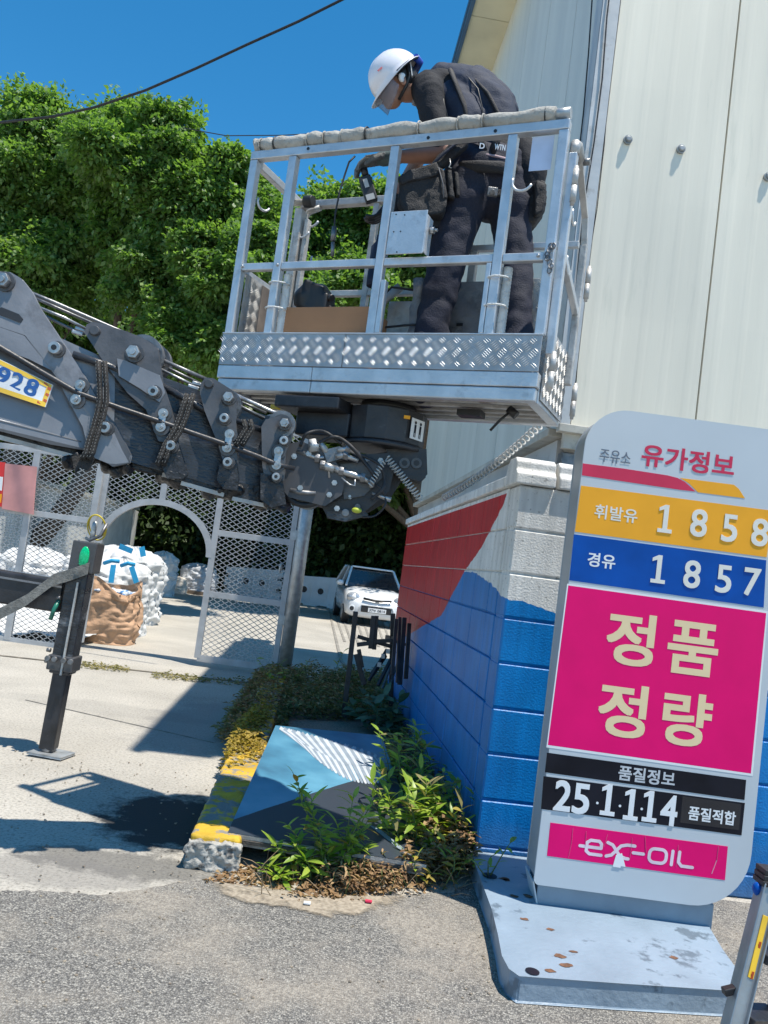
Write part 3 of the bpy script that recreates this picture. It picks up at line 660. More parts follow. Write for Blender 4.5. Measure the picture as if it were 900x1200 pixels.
for px, r in (((574, 1026), .03), ((624, 1138), .022)):
    c = G(*px, .1065); q = MB(); q.add([c+Vector((r*math.cos(a)*1.2, r*math.sin(a)*1.3, 0)) for a in np.linspace(0, 2*math.pi, 17)[:-1]], [tuple(range(16))]); q.build('hole', blackp, base)

# ================================================================ WORK BASKET
BA = R_(-24); BO = Vector((-.94, 4.12, 2.30)); bx = Vector((math.cos(BA), math.sin(BA), 0)); by = Vector((-math.sin(BA), math.cos(BA), 0))
bas = thing('work_basket', 'silver aluminium aerial work basket carrying the worker over the block wall', 'work platform', BO, BA)
BW, BD = 1.665, .53
def Lb(u, v, z): return Vector((u, v, z-2.30))
def Wb(u, v, z): return Vector((BO.x, BO.y, 0))+bx*u+by*v+Z_*z
def bb(name, parts, m=alu, bevel=.004, label=None, parent=None):
    q = MB()
    for (u0, u1, v0, v1, z0, z1) in parts: q.box(Lb((u0+u1)/2, (v0+v1)/2, (z0+z1)/2), (u1-u0, v1-v0, z1-z0))
    return q.build(name, m, parent or bas, world=False, bevel=bevel, label=label)
def btube(name, pts, r, m=alu, n=10, parent=None): return MB().tube([Lb(*p) for p in pts], r, n).build(name, m, parent or bas, world=False)
def tread(mb, u0, u1, z0, z1, place, pitch=.070, h=.0032):
    """raised five-bar tread lugs; place(u,z,h) maps to local space"""
    r = 0; z = z0+.012
    while z < z1-.004:
        u = u0+.012+(pitch/2 if r % 2 else 0)
        while u < u1-.008:
            s_ = 1 if r % 2 else -1; ang = R_(40)*s_
            dx, dz = math.cos(ang), math.sin(ang); nx, nz = -dz, dx
            for k in range(-2, 3):
                cu, cz = u+nx*k*.0098, z+nz*k*.0098; L = .024-abs(k)*.002; wd = .0025
                if cz-L*.65 < z0 or cz+L*.65 > z1: continue
                a = [(cu-dx*L, cz-dz*L), (cu-nx*wd, cz-nz*wd), (cu+dx*L, cz+dz*L), (cu+nx*wd, cz+nz*wd)]
                vs = [place(p[0], p[1], .0002) for p in a]+[place(cu-dx*L*.6, cz-dz*L*.6, h), place(cu+dx*L*.6, cz+dz*L*.6, h)]
                mb.add(vs, [(0, 1, 4), (1, 2, 5), (1, 5, 4), (2, 3, 5), (3, 0, 4), (3, 4, 5)])
            u += pitch
        z += pitch/2*.93; r += 1
# toe board in two sheets with lugs
for u0, u1 in ((-.002, .71), (.712, 1.667)):
    o = bb('toe_board', [(u0, u1-.002, -.006, 0, 2.428, 2.590)], alu_tread, .0015)
    q = MB(); tread(q, u0, u1, 2.430, 2.588, lambda u, z, h: Lb(u, -.006-h, z)); q.build('tread_pattern', alu_lug, o, world=False, kind='stuff')
bb('top_lip', [(-.004, 1.667, -.010, .02, 2.590, 2.597)], alu, .002)
bb('base_beam', [(-.004, .55, -.004, .05, 2.360, 2.426), (.552, 1.667, -.004, .05, 2.360, 2.426)], alu, .004)
bb('lower_beam', [(.004, .55, -.001, .05, 2.298, 2.357), (.552, 1.662, -.001, .05, 2.298, 2.357)], alu, .006)
bb('rear_beam', [(0, 1.66, BD-.05, BD, 2.30, 2.42)], alu); bb('side_beam', [(0, .05, .052, BD-.052, 2.30, 2.42)], alu); bb('side_beam', [(1.615, 1.665, .052, BD-.052, 2.30, 2.42)], alu)
bb('floor', [(.05, 1.615, .05, BD-.05, 2.385, 2.40)], alu_w)
for k in range(7): bb('floor_rib', [(.12+k*.24, .16+k*.24, .052, BD-.052, 2.335, 2.384)], alu_w)
for v in (.14, .24, .34, .43): bb('floor_rail', [(.052, 1.613, v, v+.025, 2.315, 2.334)], alu_w)
# front posts and rails
S = .044
posts = [(-.0, .0), (.258, 0), (.83, 0), (1.415, 0), (1.625, 0)]
for i, (u, v) in enumerate(posts):
    bb('post', [(u-(0 if i == 0 else S/2 if i < 4 else 0), u+(S if i == 0 else S/2 if i < 4 else S), .001, S, 2.597, 3.528)], alu)
bb('top_rail', [(0, 1.669, 0, S+.002, 3.530, 3.576)], alu)
for a, b2 in ((.0+S+.001, .235), (.281, .807), (.853, 1.392), (1.438, 1.624)): bb('mid_rail', [(a, b2, .004, .038, 2.930, 2.968)], alu)
# doubled post inserts near the bottom
bb('post_insert', [(.853, .878, .001, .04, 2.6, 2.86)], alu); bb('post_insert', [(1.367, 1.391, .001, .04, 2.6, 2.927)], alu)
# rear and side frame
bb('rear_rail', [(.03, .60, BD-S, BD, 3.498, 3.538)], alu_w); bb('rear_rail', [(1.1, 1.66, BD-.036, BD-.004, 3.20, 3.232)], alu)
bb('rear_rail', [(.05, 1.6, BD-.036, BD-.004, 2.97, 3.004)], alu_w)
bb('rear_post', [(.0, .044, BD-S, BD, 2.43, 3.50)], alu_w); bb('rear_post', [(.50, .535, BD-.04, BD, 2.43, 3.497)], alu_w); bb('rear_post', [(1.1, 1.14, BD-.04, BD, 2.43, 3.2)], alu_w)
bb('side_rail', [(.004, .04, S+.001, BD-S-.001, 3.503, 3.545)], alu)
bb('side_rail', [(.004, .036, S+.001, BD-S-.001, 2.93, 2.962)], alu)
bb('control_post', [(.058, .10, BD-.12, BD-.05, 2.5, 3.45)], alu_w); bb('control_post', [(.11, .135, BD-.10, BD-.06, 2.5, 3.40)], alu_w)
MB().tube([Lb(.045, BD-.03, 3.33), Lb(.05, BD-.03, 3.42), Lb(.09, BD-.03, 3.475), Lb(.16, BD-.03, 3.496)], .018, 10).build('rail_bend', alu_w, bas, world=False)
MB().cyl(Lb(.02, BD-.10, 3.50), Lb(.10, BD-.10, 3.50), .018, 12).build('knob_stem', foam, bas, world=False)
MB().cyl(Lb(.095, BD-.1, 3.50), Lb(.15, BD-.1, 3.50), .034, 16).build('knob', toolbk, bas, world=False, bevel=.004)
# rear tread plates, weathered, of uneven height
for (u0, u1, zt, mm, lb) in ((.05, .66, 2.86, alu_dark, None), (.68, 1.00, 2.93, alu_w, None), (1.02, 1.42, 3.03, alu_dark, 'dark scuffed kick plate with two slots'), (1.43, 1.615, 3.04, alu_w, 'bright tread plate behind the legs')):
    o = bb('kick_plate', [(u0, u1, BD-.048, BD-.042, 2.42, zt)], mm, .002, label=lb)
    q = MB(); tread(q, u0, u1, 2.43, zt-.005, lambda u, z, h: Lb(u, BD-.048-h*.7, z)); q.build('tread_pattern', mm, o, world=False, kind='stuff')
for (u, z) in ((1.10, 2.80), (1.52, 3.005), (1.35, 2.98)):
    bb('slot', [(u-.018, u+.018, BD-.054, BD-.050, z-.008, z+.008)], toolbk, .003)
o = bb('side_plate', [(.046, .050, .05, BD-.05, 2.42, 2.93)], alu_w, .001, label='brown weathered tread plate on the inner left side')
q = MB(); tread(q, .05, BD-.06, 2.43, 2.92, lambda v, z, h: Lb(.050+h*.7, v, z)); q.build('tread_pattern', alu_w, o, world=False, kind='stuff')
bb('side_strip', [(.051, .056, .20, .30, 2.42, 2.925)], rust if False else mat('brown_weathered_board', (.20, .17, .15), .8, 0, .2, 9), .001)
# right end: gate of the basket, post, hinges, tread plate
o = bb('end_plate', [(1.668, 1.673, .06, BD-.01, 2.32, 2.66)], alu_tread, .001, label='tread plate on the right end')
q = MB(); tread(q, .06, BD-.01, 2.325, 2.655, lambda v, z, h: Lb(1.673+h, v, z)); q.build('tread_pattern', alu_w, o, world=False, kind='stuff')
bb('gate_post', [(1.672, 1.708, .04, .085, 2.52, 3.44)], alu); bb('gate_post', [(1.674, 1.706, BD-.06, BD-.02, 2.50, 3.20)], alu_w)
MB().beam(Lb(1.69, BD-.04, 3.20), Lb(1.685, BD-.07, 3.33), .03, .02).beam(Lb(1.685, BD-.07, 3.33), Lb(1.69, .16, 3.485), .03, .02).build('gate_bend', alu_w, bas, world=False, bevel=.003)
MB().tube([Lb(1.69, .065, 3.44), Lb(1.69, .07, 3.49), Lb(1.69, .11, 3.505), Lb(1.69, .2, 3.48)], .024, 12).build('gate_cap', alu_w, bas, world=False)
MB().cyl(Lb(1.70, .2, 3.475), Lb(1.735, .2, 3.475), .016, 12).build('gate_pin', steeld, bas, world=False)
MB().beam(Lb(1.69, .085, 2.98), Lb(1.69, BD-.06, 2.86), .03, .036).build('gate_rail', alu, bas, world=False, bevel=.003)
bb('gate_strip', [(1.66, 1.667, .2, .24, 2.5, 2.95)], alu_w)
for (u, v, z) in ((1.715, .035, 3.28), (1.715, .03, 2.44), (1.722, BD-.01, 3.02), (1.722, BD-.01, 2.43)):
    MB().cyl(Lb(u, v, z-.075), Lb(u, v, z-.002), .0135, 12).cyl(Lb(u, v, z+.002), Lb(u, v, z+.075), .0135, 12).cyl(Lb(u, v, z-.09), Lb(u, v, z+.088), .009, 8).build('hinge', alu_w, bas, world=False)
def hook(u, v, z, r=.045, ang=0, flip=1, parent=bas):
    pts = [Lb(u+flip*r*(1-math.cos(a))*math.cos(ang)-.0, v+r*(1-math.cos(a))*math.sin(ang), z-r*math.sin(a)) for a in np.linspace(-.3, 2.75, 12)]
    MB().tube(pts, .0065, 8).build('rope_hook', alu, parent, world=False)
hook(1.44, -.0, 3.30, .047); hook(.05, .05, 3.33, .04, 1.2); hook(.08, BD-.06, 3.42, .05, 0, 1); hook(.055, BD-.1, 3.34, .05, 0, 1); hook(.14, BD-.02, 3.20, .05)
hook(1.70, .12, 3.20, .04, 1.57); hook(1.70, .12, 2.98, .05, 1.57)
# chain by the gate post
pts = [(1.655+.012*math.sin(k*1.1), -.012-.004*(k % 2), 2.985-.018*abs(k-2)*(k > 1)) for k in range(9)]
for k, p in enumerate(pts):
    c = Lb(*p); q = MB(); q.tube([c+Vector((.010*math.cos(a), .004*(k % 2)*math.sin(a), .014*math.sin(a))) for a in np.linspace(0, 2*math.pi, 9)[:-1]], .0035, 6, closed=True); q.build('chain_link', steeld, bas, world=False)
# plate bracket on the third post with studs
o = bb('bracket_plate', [(.872, 1.06, -.028, -.022, 2.970, 3.18)], alu, .003, label='flat plate bolted to the front rail')
bb('bracket_side', [(1.056, 1.062, -.022, .05, 2.98, 3.16)], alu, .002)
MB().cyl(Lb(1.065, .02, 3.10), Lb(1.085, .02, 3.10), .017, 6).cyl(Lb(1.085, .02, 3.10), Lb(1.10, .02, 3.10), .008, 8).build('wing_bolt', steel, bas, world=False)
for (u, z) in ((.90, 3.165), (.945, 3.16), (.90, 3.08), (.935, 3.08), (.93, 2.98)): MB().cyl(Lb(u, -.030, z), Lb(u, -.027, z), .0035, 8).build('drill_hole', toolbk, o, world=False)
for (u, z) in ((.345, 3.557), (1.33, 3.55), (1.0, 3.55)): MB().cyl(Lb(u, -.003, z), Lb(u, .002, z), .008, 10).build('drill_hole', toolbk, bas, world=False)
for u, z in ((.05, 2.95), (1.60, 2.95), (.262, 2.95)): MB().ell(Lb(u, -.002, z), (.008, .005, .008)).build('rivet', steel, bas, world=False)
# foam padding on the top rail: lumpy sleeves
cuts = [0.0, .048, .135, .33, .425, .525, .66, .94, 1.14, 1.26, 1.60]
for a, b2 in zip(cuts[:-1], cuts[1:]):
    n_ = 9; q = MB(); pts = []; rr = []
    for k in range(n_+1):
        t = k/n_; e = min(t, 1-t); pts.append(Lb(a+(b2-a)*t, .022+.004*math.sin(a*30+t*4), 3.576+.034+.004*math.sin(a*17+t*5))); rr.append(.030+.008*min(1, e*5)+.0025*math.sin(a*50+t*9))
    q.tube(pts, rr, 14); q.build('foam_pad', foam, bas, world=False)
MB().cyl(Lb(1.58, .022, 3.61), Lb(1.665, .022, 3.612), .026, 14).build('rail_tube', galv, bas, world=False)
for u in (.047, .134, .33, .424, .525, .66, .94, 1.14, 1.26, 1.555): MB().tube([Lb(u, .022+.036*math.cos(t), 3.61+.037*math.sin(t)) for t in np.linspace(0, 2*math.pi, 17)[:-1]], .004, 5, closed=True).build('pad_tie', toolbk if u in (.134, .66, 1.555) else foam, bas, world=False)
# rope-wrapped sleeves beside two posts, with cable ties
for u in (.30, 1.455):
    q = MB(); z = 2.60; pts = []; rr = []
    while z < 2.925: pts.append(Lb(u, .055, z)); rr.append(.023 if int((z-2.6)/.008) % 2 else .0205); z += .008
    q.tube(pts, rr, 12); q.build('wrapped_sleeve', ropew, bas, world=False)
    for z in (2.73, 2.86): MB().tube([Lb(u-.03+.052*math.cos(t)*1.0, .03+.05*math.sin(t), z+.004*math.sin(t)) for t in np.linspace(0, 2*math.pi, 21)[:-1]], .0045, 6, closed=True).build('cable_tie', ropew, bas, world=False)
bb('notice_sheet', [(1.50, 1.60, .03, .032, 3.36, 3.52)], paperm, 0)
# under-floor: hook strap and small parts
MB().tube([Lb(1.50, .22, 2.30), Lb(1.46, .2, 2.25), Lb(1.42, .2, 2.20)], .007, 6).cyl(Lb(1.49, .22, 2.31), Lb(1.53, .22, 2.28), .02, 8).build('gas_strut', toolbk, bas, world=False)
MB().box(Lb(1.30, .25, 2.285), (.12, .08, .03)).build('junction_block', toolbk, bas, world=False, bevel=.003)
MB().box(Lb(.62, .3, 2.34), (.5, .3, .05)).build('mount_frame', alu_w, bas, world=False, bevel=.004)
# slack cables inside
for pts in ([(.45, .3, 2.70), (.52, .3, 2.64), (.62, .3, 2.67), (.70, .3, 2.86), (.78, .28, 2.93), (.9, .3, 2.92)], [(.55, .25, 2.63), (.7, .25, 2.70), (.9, .25, 2.72), (1.1, .25, 2.73)]):
    MB().tube([Lb(*p) for p in pts], .006, 6).build('cable', blackrub, bas, world=False)
MB().tube([Lb(.56, .42, 2.60), Lb(.62, .42, 2.78), Lb(.68, .42, 2.92), Lb(.76, .43, 2.99)], .018, 8, sx=1.6).build('curved_bracket', alu_w, bas, world=False)
MB().tube([Lb(.93, .3, 2.42+k*.05) for k in range(12)], [.03+.006*(k % 3) for k in range(12)], 10).build('hose_bundle', alu_dark, bas, world=False)
for v, u in ((.45, .99), (.45, 1.24)): MB().tube([Lb(u+.01*math.sin(k*.9), v, 2.42+k*.05) for k in range(11)], [.022+.006*(k % 2) for k in range(11)], 8).build('hose_bundle', blackrub, bas, world=False)

# things lying in the basket
q = MB(); c = (Wb(.54, .16, 2.40+.175)); q.box(c, (.50, .22, .345), (bx, by, Z_)); box_ = q.build('cardboard_box', cardb, None, bevel=.003)
tag(box_, 'brown cardboard box standing on the basket floor', 'box')
ms = thing('power_tool_case', 'rounded black tool with cable resting on the cardboard box in the basket', 'tool', Wb(.42, .16, 2.72))
q = MB(); q.box(Wb(.40, .16, 2.83), (.13, .11, .15), ((bx*.93+Z_*-.36).normalized(), by, (Z_*.93+bx*.36).normalized())); caps(q, [Wb(.36, .16, 2.83), Wb(.44, .16, 2.86)], [.07, .05]); q.box(Wb(.46, .16, 2.80), (.10, .1, .09), (bx, by, Z_)); remesh(q, .012, 4).build('body', toolbk, ms)
MB().cyl(Wb(.5, .14, 2.83), Wb(.53, .13, 2.82), .018, 10).build('knob', toolbk, ms); MB().tube([Wb(.52, .13, 2.78), Wb(.56, .13, 2.74), Wb(.6, .14, 2.73)], .006, 6).build('cable', blackrub, ms)
MB().box(Wb(.53, .15, 2.745), (.06, .06, .03), (bx, by, Z_)).build('label_face', cardb, ms)

# ================================================================ TURNTABLE AND BOOM
boom = thing('crane_boom', 'dark grey telescopic crane boom with pulleys and steel ropes reaching under the basket', 'crane boom', P(200, 520, 3.75))
def BD_(x): return 3.27+(x/350.)*.50                   # boom side plane runs slightly away to the right
def Bp(x, y, d=0): return P(x, y, BD_(x)+d)
bn = Vector((0, 1, 0))
def bprism(nm, pts, m, d0=0, th=.02, parent=boom, bevel=.003, label=None, kind=None):
    q = MB(); q.prism([Bp(x, y, d0) for x, y in pts], bn*th); return q.build(nm, m, parent, bevel=bevel, label=label)
def bcyl(nm, x, y, r, d0, d1, m, n=18, parent=boom, bevel=0):
    a = Bp(x, y); return MB().cyl(a+bn*d0, a+bn*d1, r, n).build(nm, m, parent, bevel=bevel)
# sections as boxes: near side outline (px) and width
def section(pts, m, wdt=.26, d0=.02):
    return bprism('boom_section', pts, m, d0, wdt, bevel=.018)
section([(-120, 345), (60, 396), (130, 428), (128, 528), (60, 516), (-120, 468)], boomlight, .30, .012)
section([(70, 404), (205, 452), (205, 552), (70, 512)], boomgrey, .28, .03)
section([(190, 446), (275, 478), (275, 573), (190, 545)], boomgrey, .25, .045)
section([(265, 478), (332, 497), (330, 582), (265, 568)], boomgrey, .22, .06)
# lower rounded dark web and pale weld line under each section
for (a, b2, c, d) in (((-120, 464), (125, 528), (125, 540), (-120, 478)), ((120, 520), (205, 546), (205, 558), (120, 536)), ((205, 548), (268, 564), (268, 576), (205, 561)), ((268, 566), (330, 578), (330, 590), (268, 578))):
    bprism('lower_web', (a, b2, c, d), grease, .05, .2, bevel=.012)
for a, b2 in (((-120, 481), (105, 540)), ((190, 556), (205, 560)), ((212, 566), (262, 580)), ((272, 584), (318, 594))):
    MB().beam(Bp(*a, .05), Bp(*b2, .05), .012, .018).build('bottom_flange', MATS['aluminium_weathered'], boom)
for a, b2 in (((-120, 461), (95, 518)), ((-120, 380), (30, 412))): MB().tube([Bp(*a, .012), Bp(*b2, .012)], .006, 6).build('weld_seam', boomlight, boom)
# collars
colA = [(-30, 312), (0, 319), (12, 320), (24, 327), (36, 342), (46, 362), (60, 383), (90, 428), (112, 466), (128, 494), (152, 534), (150, 541), (132, 544), (112, 536), (104, 524), (98, 500), (66, 440), (30, 392), (-30, 372)]
colA2 = [(-30, 372), (30, 392), (66, 440), (60, 470), (-30, 430)]
bprism('end_plate', colA, boomlight, -.012, .022, bevel=.004, label='light grey hump-shaped head plate'); bprism('end_plate', colA, boomlight, .31, .022)
bprism('stiffener_plate', [(-30, 374), (28, 394), (58, 432), (34, 420), (-30, 396)], boomlight, -.016, .014)
bprism('slot_recess', [(-4, 363), (2, 360), (22, 368), (27, 374), (24, 378), (16, 375), (-4, 367)], toolbk, -.016, .003, bevel=0)
colB = [(100, 390), (102, 381), (108, 378), (116, 379), (148, 389), (168, 397), (184, 408), (187, 428), (190, 450), (200, 480), (206, 505), (202, 520), (186, 516), (172, 480), (150, 460), (125, 428), (110, 405)]
colB2 = [(110, 500), (124, 485), (134, 497), (152, 532), (150, 542), (132, 546), (118, 536), (108, 518)]
bprism('end_plate', colB, boomplate, -.008, .02, label='triangular pulley side plate, largest'); bprism('end_plate', colB, boomplate, .26, .02)
bprism('lug_plate', colB2, boomplate, -.012, .018)
bprism('rib_plate', [(138, 421), (146, 423), (186, 440), (189, 448), (192, 460), (186, 470), (165, 455), (140, 440)], boomlight, -.02, .01)
colC = [(235, 460), (236, 450), (241, 443), (250, 444), (272, 458), (276, 466), (276, 500), (278, 525), (276, 545), (262, 540), (256, 520), (240, 480)]
bprism('end_plate', colC, boomplate, -.006, .018); bprism('end_plate', colC, boomplate, .22, .018)
bprism('lug_plate', [(192, 520), (206, 512), (216, 545), (219, 556), (214, 560), (196, 560), (190, 545)], grease, -.012, .02)
bprism('lug_plate', [(258, 545), (276, 540), (279, 560), (277, 574), (262, 572), (255, 562)], grease, -.012, .02)
colD = [(307, 500), (312, 492), (340, 486), (344, 495), (342, 512), (334, 530), (332, 560), (326, 575), (312, 568), (308, 545)]
bprism('end_plate', colD, boomplate, -.002, .018); bprism('end_plate', colD, boomplate, .18, .018)
bprism('lug_plate', [(306, 555), (330, 560), (334, 590), (318, 594), (306, 585)], grease, -.006, .02)
# ragged greased wear pads hanging below the collars
for (x, y, w_, h_) in ((92, 538, 22, 16), (138, 550, 24, 14), (205, 560, 30, 18), (262, 575, 34, 20), (318, 590, 30, 18)):
    q = MB(); 
    for k in range(6): q.ell(Bp(x-w_/2+w_*k/5, y+random.uniform(-3, 4), .06+random.uniform(0, .1)), (w_*.0011, .06, h_*.0021*random.uniform(.7, 1.2)))
    remesh(q, .009, 2, bumpfn=lambda v: .006*noise.noise(v*60)).build('wear_pad', grease, boom)
# sheaves
def sheave(x, y, r, d=.05, w_=.05):
    a = Bp(x, y); o = MB(); o.tube([a+bn*(d+t*w_) for t in (0, .12, .3, .5, .7, .88, 1)], [r, r, r*.9, r*.86, r*.9, r, r], 32); o = o.build('pulley', steeld, boom)
    MB().cyl(a+bn*(d-.004), a+bn*(d+.004), r*.72, 28).build('pulley_web', boomplate, o); return o
sheave(163, 411, .088); sheave(168, 414, .084, .13); sheave(262, 472, .074, .04); sheave(330, 497, .064, .0, .04); sheave(318, 498, .064, .06, .04); sheave(359, 577, .075, .05, .05)
# nuts, pins, rollers
def nut(x, y, r, m=steel, d=-.012, hole=True):
    a = Bp(x, y); o = MB().cyl(a+bn*d, a+bn*(d-.012), r*1.35, 20).build('washer', boomplate, boom)
    q = MB().cyl(a+bn*(d-.013), a+bn*(d-.042), r, 6 if not hole else 20).build('nut', m, o, bevel=.002)
    if hole: MB().cyl(a+bn*(d-.0415), a+bn*(d-.044), r*.45, 12).build('nut_hole', toolbk, o)
    else: MB().cyl(a+bn*(d-.042), a+bn*(d-.05), r*.5, 12).build('stud', steel, o)
for x, y, r, h_ in ((8, 332, .031, False), (69, 411, .026, True), (127, 503, .024, True), (183, 461, .023, True), (203, 524, .022, True), (265, 492, .021, True), (269, 543, .021, True), (334, 518, .020, True), (325, 560, .018, True)): nut(x, y, r, hole=h_)
for x, y, r in ((160, 416, .030), (270, 468, .024), (335, 498, .022)): nut(x, y, r, d=-.02, hole=False)
for x, y, r in ((113, 389, .021), (246, 451, .019)): bcyl('pin', x, y, r, -.03, .0, boomplate, parent=boom, bevel=.003)
# link plates with two bolts each, over the support discs
for (x0, y0, x1, y1) in ((97, 453, 92, 470), (193.5, 486, 190.5, 502), (270.5, 510, 267.5, 526), (327.5, 530, 325, 546)):
    a = Bp(x0, y0); b2 = Bp(x1, y1)
    root_ = MB().cyl(a-bn*.02, a-bn*.012, .034, 24).cyl(b2-bn*.022, b2-bn*.012, .036, 24).build('link_disc', boomplate, boom)
    q = MB().cyl(a-bn*.02, a-bn*.036, .0215, 18).cyl(b2-bn*.02, b2-bn*.036, .0215, 18).beam(a-bn*.028, b2-bn*.028, .03, .012, up=bn); q.build('link_plate', steel, root_)
    for c in (a, b2): MB().cyl(c-bn*.036, c-bn*.046, .011, 6).cyl(c-bn*.046, c-bn*.052, .006, 8).build('link_bolt', steel, root_)
# long push rod in front of everything
pp = [(-60, 378), (0, 407), (45, 434), (92, 461), (140, 478), (190, 495), (230, 509), (268, 522), (300, 534), (326, 545), (345, 549)]
MB().tube([Bp(x, y, -.025) for x, y in pp], .0115, 10).build('hydraulic_pipe', black, boom)
MB().tube([Bp(x, y, .0) for x, y in [(85, 415), (125, 428), (185, 455)]], .016, 10).build('side_tube', boomgrey, boom); MB().tube([Bp(x, y, .02) for x, y in [(190, 452), (240, 480), (310, 505)]], .014, 10).build('side_tube', boomgrey, boom)
# ropes over the top
for k, (pts, d) in enumerate([([(30, 341), (60, 353), (150, 392), (168, 398)], .08), ([(38, 348), (70, 362), (150, 397)], .12), ([(40, 358), (75, 372), (102, 386)], .05), ([(44, 366), (80, 384), (100, 392)], .10),
                              ([(186, 420), (245, 446)], .06), ([(186, 426), (240, 452)], .10), ([(187, 432), (236, 456)], .06), ([(270, 460), (318, 482), (330, 486)], .05), ([(276, 468), (312, 484)], .09), ([(276, 473), (310, 490)], .05)]):
    MB().tube([Bp(x, y, d) for x, y in pts], .009 if k in (0, 4, 7) else .0065, 8).build('wire_rope', steel if k in (2, 6, 7) else steeld, boom)
for x, y in ((92, 388), (96, 384), (228, 452), (233, 448)): MB().beam(Bp(x-8, y, .06), Bp(x+5, y+4, .06), .016, .016).build('rope_clamp', steel, boom, bevel=.003)
# doubled webbing straps round the boom with stitching
def strap(path, w_=.030):
    n_ = len(path)
    for off in (-.5, .5):
        pts = [Bp(x+off*7.5, y, -.03-.004*(i % 2)) for i, (x, y) in enumerate(path)]; q = MB()
        q.tube(pts, .0155, 8, sx=.75); o = q.build('webbing_strap', webbing, boom)
        s_ = MB()
        for a, b2 in zip(pts[:-1], pts[1:]):
            L = (b2-a).length; m_ = max(1, int(L/.014))
            for j in range(m_):
                c0 = a.lerp(b2, j/m_); c1 = a.lerp(b2, (j+.5)/m_)
                for sx in (-.006, .006): s_.beam(c0-bn*.0175+X_*sx, c1-bn*.0175+X_*sx, .0016, .0016)
        s_.build('stitching', stitch, o, kind='stuff')
strap([(119, 424), (120, 440), (121, 455), (121, 470), (118, 485), (114, 500), (109, 515), (105, 530), (100, 538)])
strap([(223, 462), (219, 475), (214, 490), (208, 505), (198, 520), (192, 535), (188, 545)])
strap([(289, 492), (292, 502), (286, 512), (280, 522)])
q = MB(); q.prism([Bp(84, 535, -.02), Bp(106, 530, -.02), Bp(110, 538, -.02), Bp(104, 552, -.02), Bp(92, 548, -.02), Bp(88, 556, -.02)], bn*.01); q.build('strap_tail', webbing, boom)
# number plate with red-yellow hatched border
pl = bprism('number_plate', [(-60, 392), (62, 451), (53, 477), (-60, 440)], mat('white_plate', (.72, .73, .74), .4), -.022, .006, bevel=0)
def onplate(x, y, d=.0): return Bp(x, y, -.0235-d)
e0 = (onplate(59, 450)-onplate(0, 421.5)).normalized(); n0 = Vector((0, -1, 0)); 
q = MB(); q.cm = 0
def strip(a, b2, wd, k):
    A, B = Vector((*a, 0)), Vector((*b2, 0)); d_ = (B-A)/k; nrm = Vector((-d_.y, d_.x, 0)).normalized()*wd
    for i in range(k):
        p = A+d_*i; poly = [p, p+d_*.55, p+d_*.55+nrm+d_*.3, p+nrm+d_*.3]
        q.add([onplate(v.x, v.y) for v in poly], [(0, 1, 2, 3)])
qa = MB()
for (a, b2, c, d) in (((-60, 392.6), (61, 451.2), (59, 456), (-60, 398)), ((-60, 434), (53.5, 471.5), (52.5, 477), (-60, 439.4)), ((61, 451.2), (52.5, 477), (47.5, 475.5), (56, 449))):
    qa.add([onplate(*p) for p in (a, b2, c, d)], [(0, 1, 2, 3)])
qa.build('plate_border', mat('yellow_border', (.78, .5, .05), .4), pl)
for (a, b2) in (((-60, 393.6), (60, 451.5)), ((-60, 435), (50, 471.5))):
    A = Vector((*a, 0)); B = Vector((*b2, 0)); d_ = (B-A)/11
    for i in range(11): p = A+d_*i; q.add([onplate(v[0], v[1], .0006) for v in ((p.x, p.y), (p.x+d_.x*.5, p.y+d_.y*.5), (p.x+d_.x*.5+3, p.y+d_.y*.5+4), (p.x+3, p.y+4))], [(0, 1, 2, 3)])
for i in range(3): y = 455+i*7; x = 60.2-i*2.4; q.add([onplate(v[0], v[1], .0006) for v in ((x, y), (x-1, y+3), (x-5, y+1), (x-4, y-2))], [(0, 1, 2, 3)])
q.build('border_hatching', mat('red_hatch', (.5, .1, .03), .4), pl)
for ch, x, y in (('9', 3.5, 440.5), ('2', 19.5, 447), ('8', 37, 454), ('0', -13, 434)):
    if ch == '0': continue
    q = MB(); ex_ = (Bp(x+20, y+8)-Bp(x-20, y-8)).normalized(); ey_ = (Z_-ex_*ex_.z).normalized()
    text(q, ch, onplate(x, y, .002), ex_, ey_, 13.5*3.5/FPX, 20*3.5/FPX, .03); q.build('digit', numblue, pl)
# head casting, hinge arms, hydraulics
hd = thing('boom_head', 'black hinged boom head with turntable drum carrying the basket from below', 'turntable', P(440, 530, 3.95))
def Hp(x, y, d=0): return P(x, y, 3.80+d)
def hprism(nm, pts, m, d0, th, bevel=.004): q = MB(); q.prism([Hp(x, y, d0) for x, y in pts], bn*th); return q.build(nm, m, hd, bevel=bevel)
hprism('head_casting', [(330, 525), (352, 520), (384, 532), (402, 560), (398, 578), (380, 590), (340, 580), (328, 565)], mat('matte_charcoal', (.075, .075, .08), .6, 0, .1), .0, .2, .012)
hprism('hinge_arm', [(376, 545), (400, 535), (455, 532), (462, 545), (455, 575), (425, 600), (405, 608), (384, 604), (374, 585)], black, .06, .03, .005)
hprism('hinge_arm', [(395, 540), (470, 528), (498, 535), (497, 556), (470, 562), (455, 585), (430, 600), (410, 600)], black, .2, .03, .005)
hprism('hinge_block', [(455, 528), (498, 528), (499, 555), (492, 562), (460, 552)], black, .1, .14, .008)
for x, y in ((474, 543), (488, 543)): a = Hp(x, y, .1); MB().cyl(a, a-bn*.012, .026, 18).build('bush', boomplate, hd); MB().cyl(a-bn*.012, a-bn*.014, .014, 14).build('bush_hole', toolbk, hd)
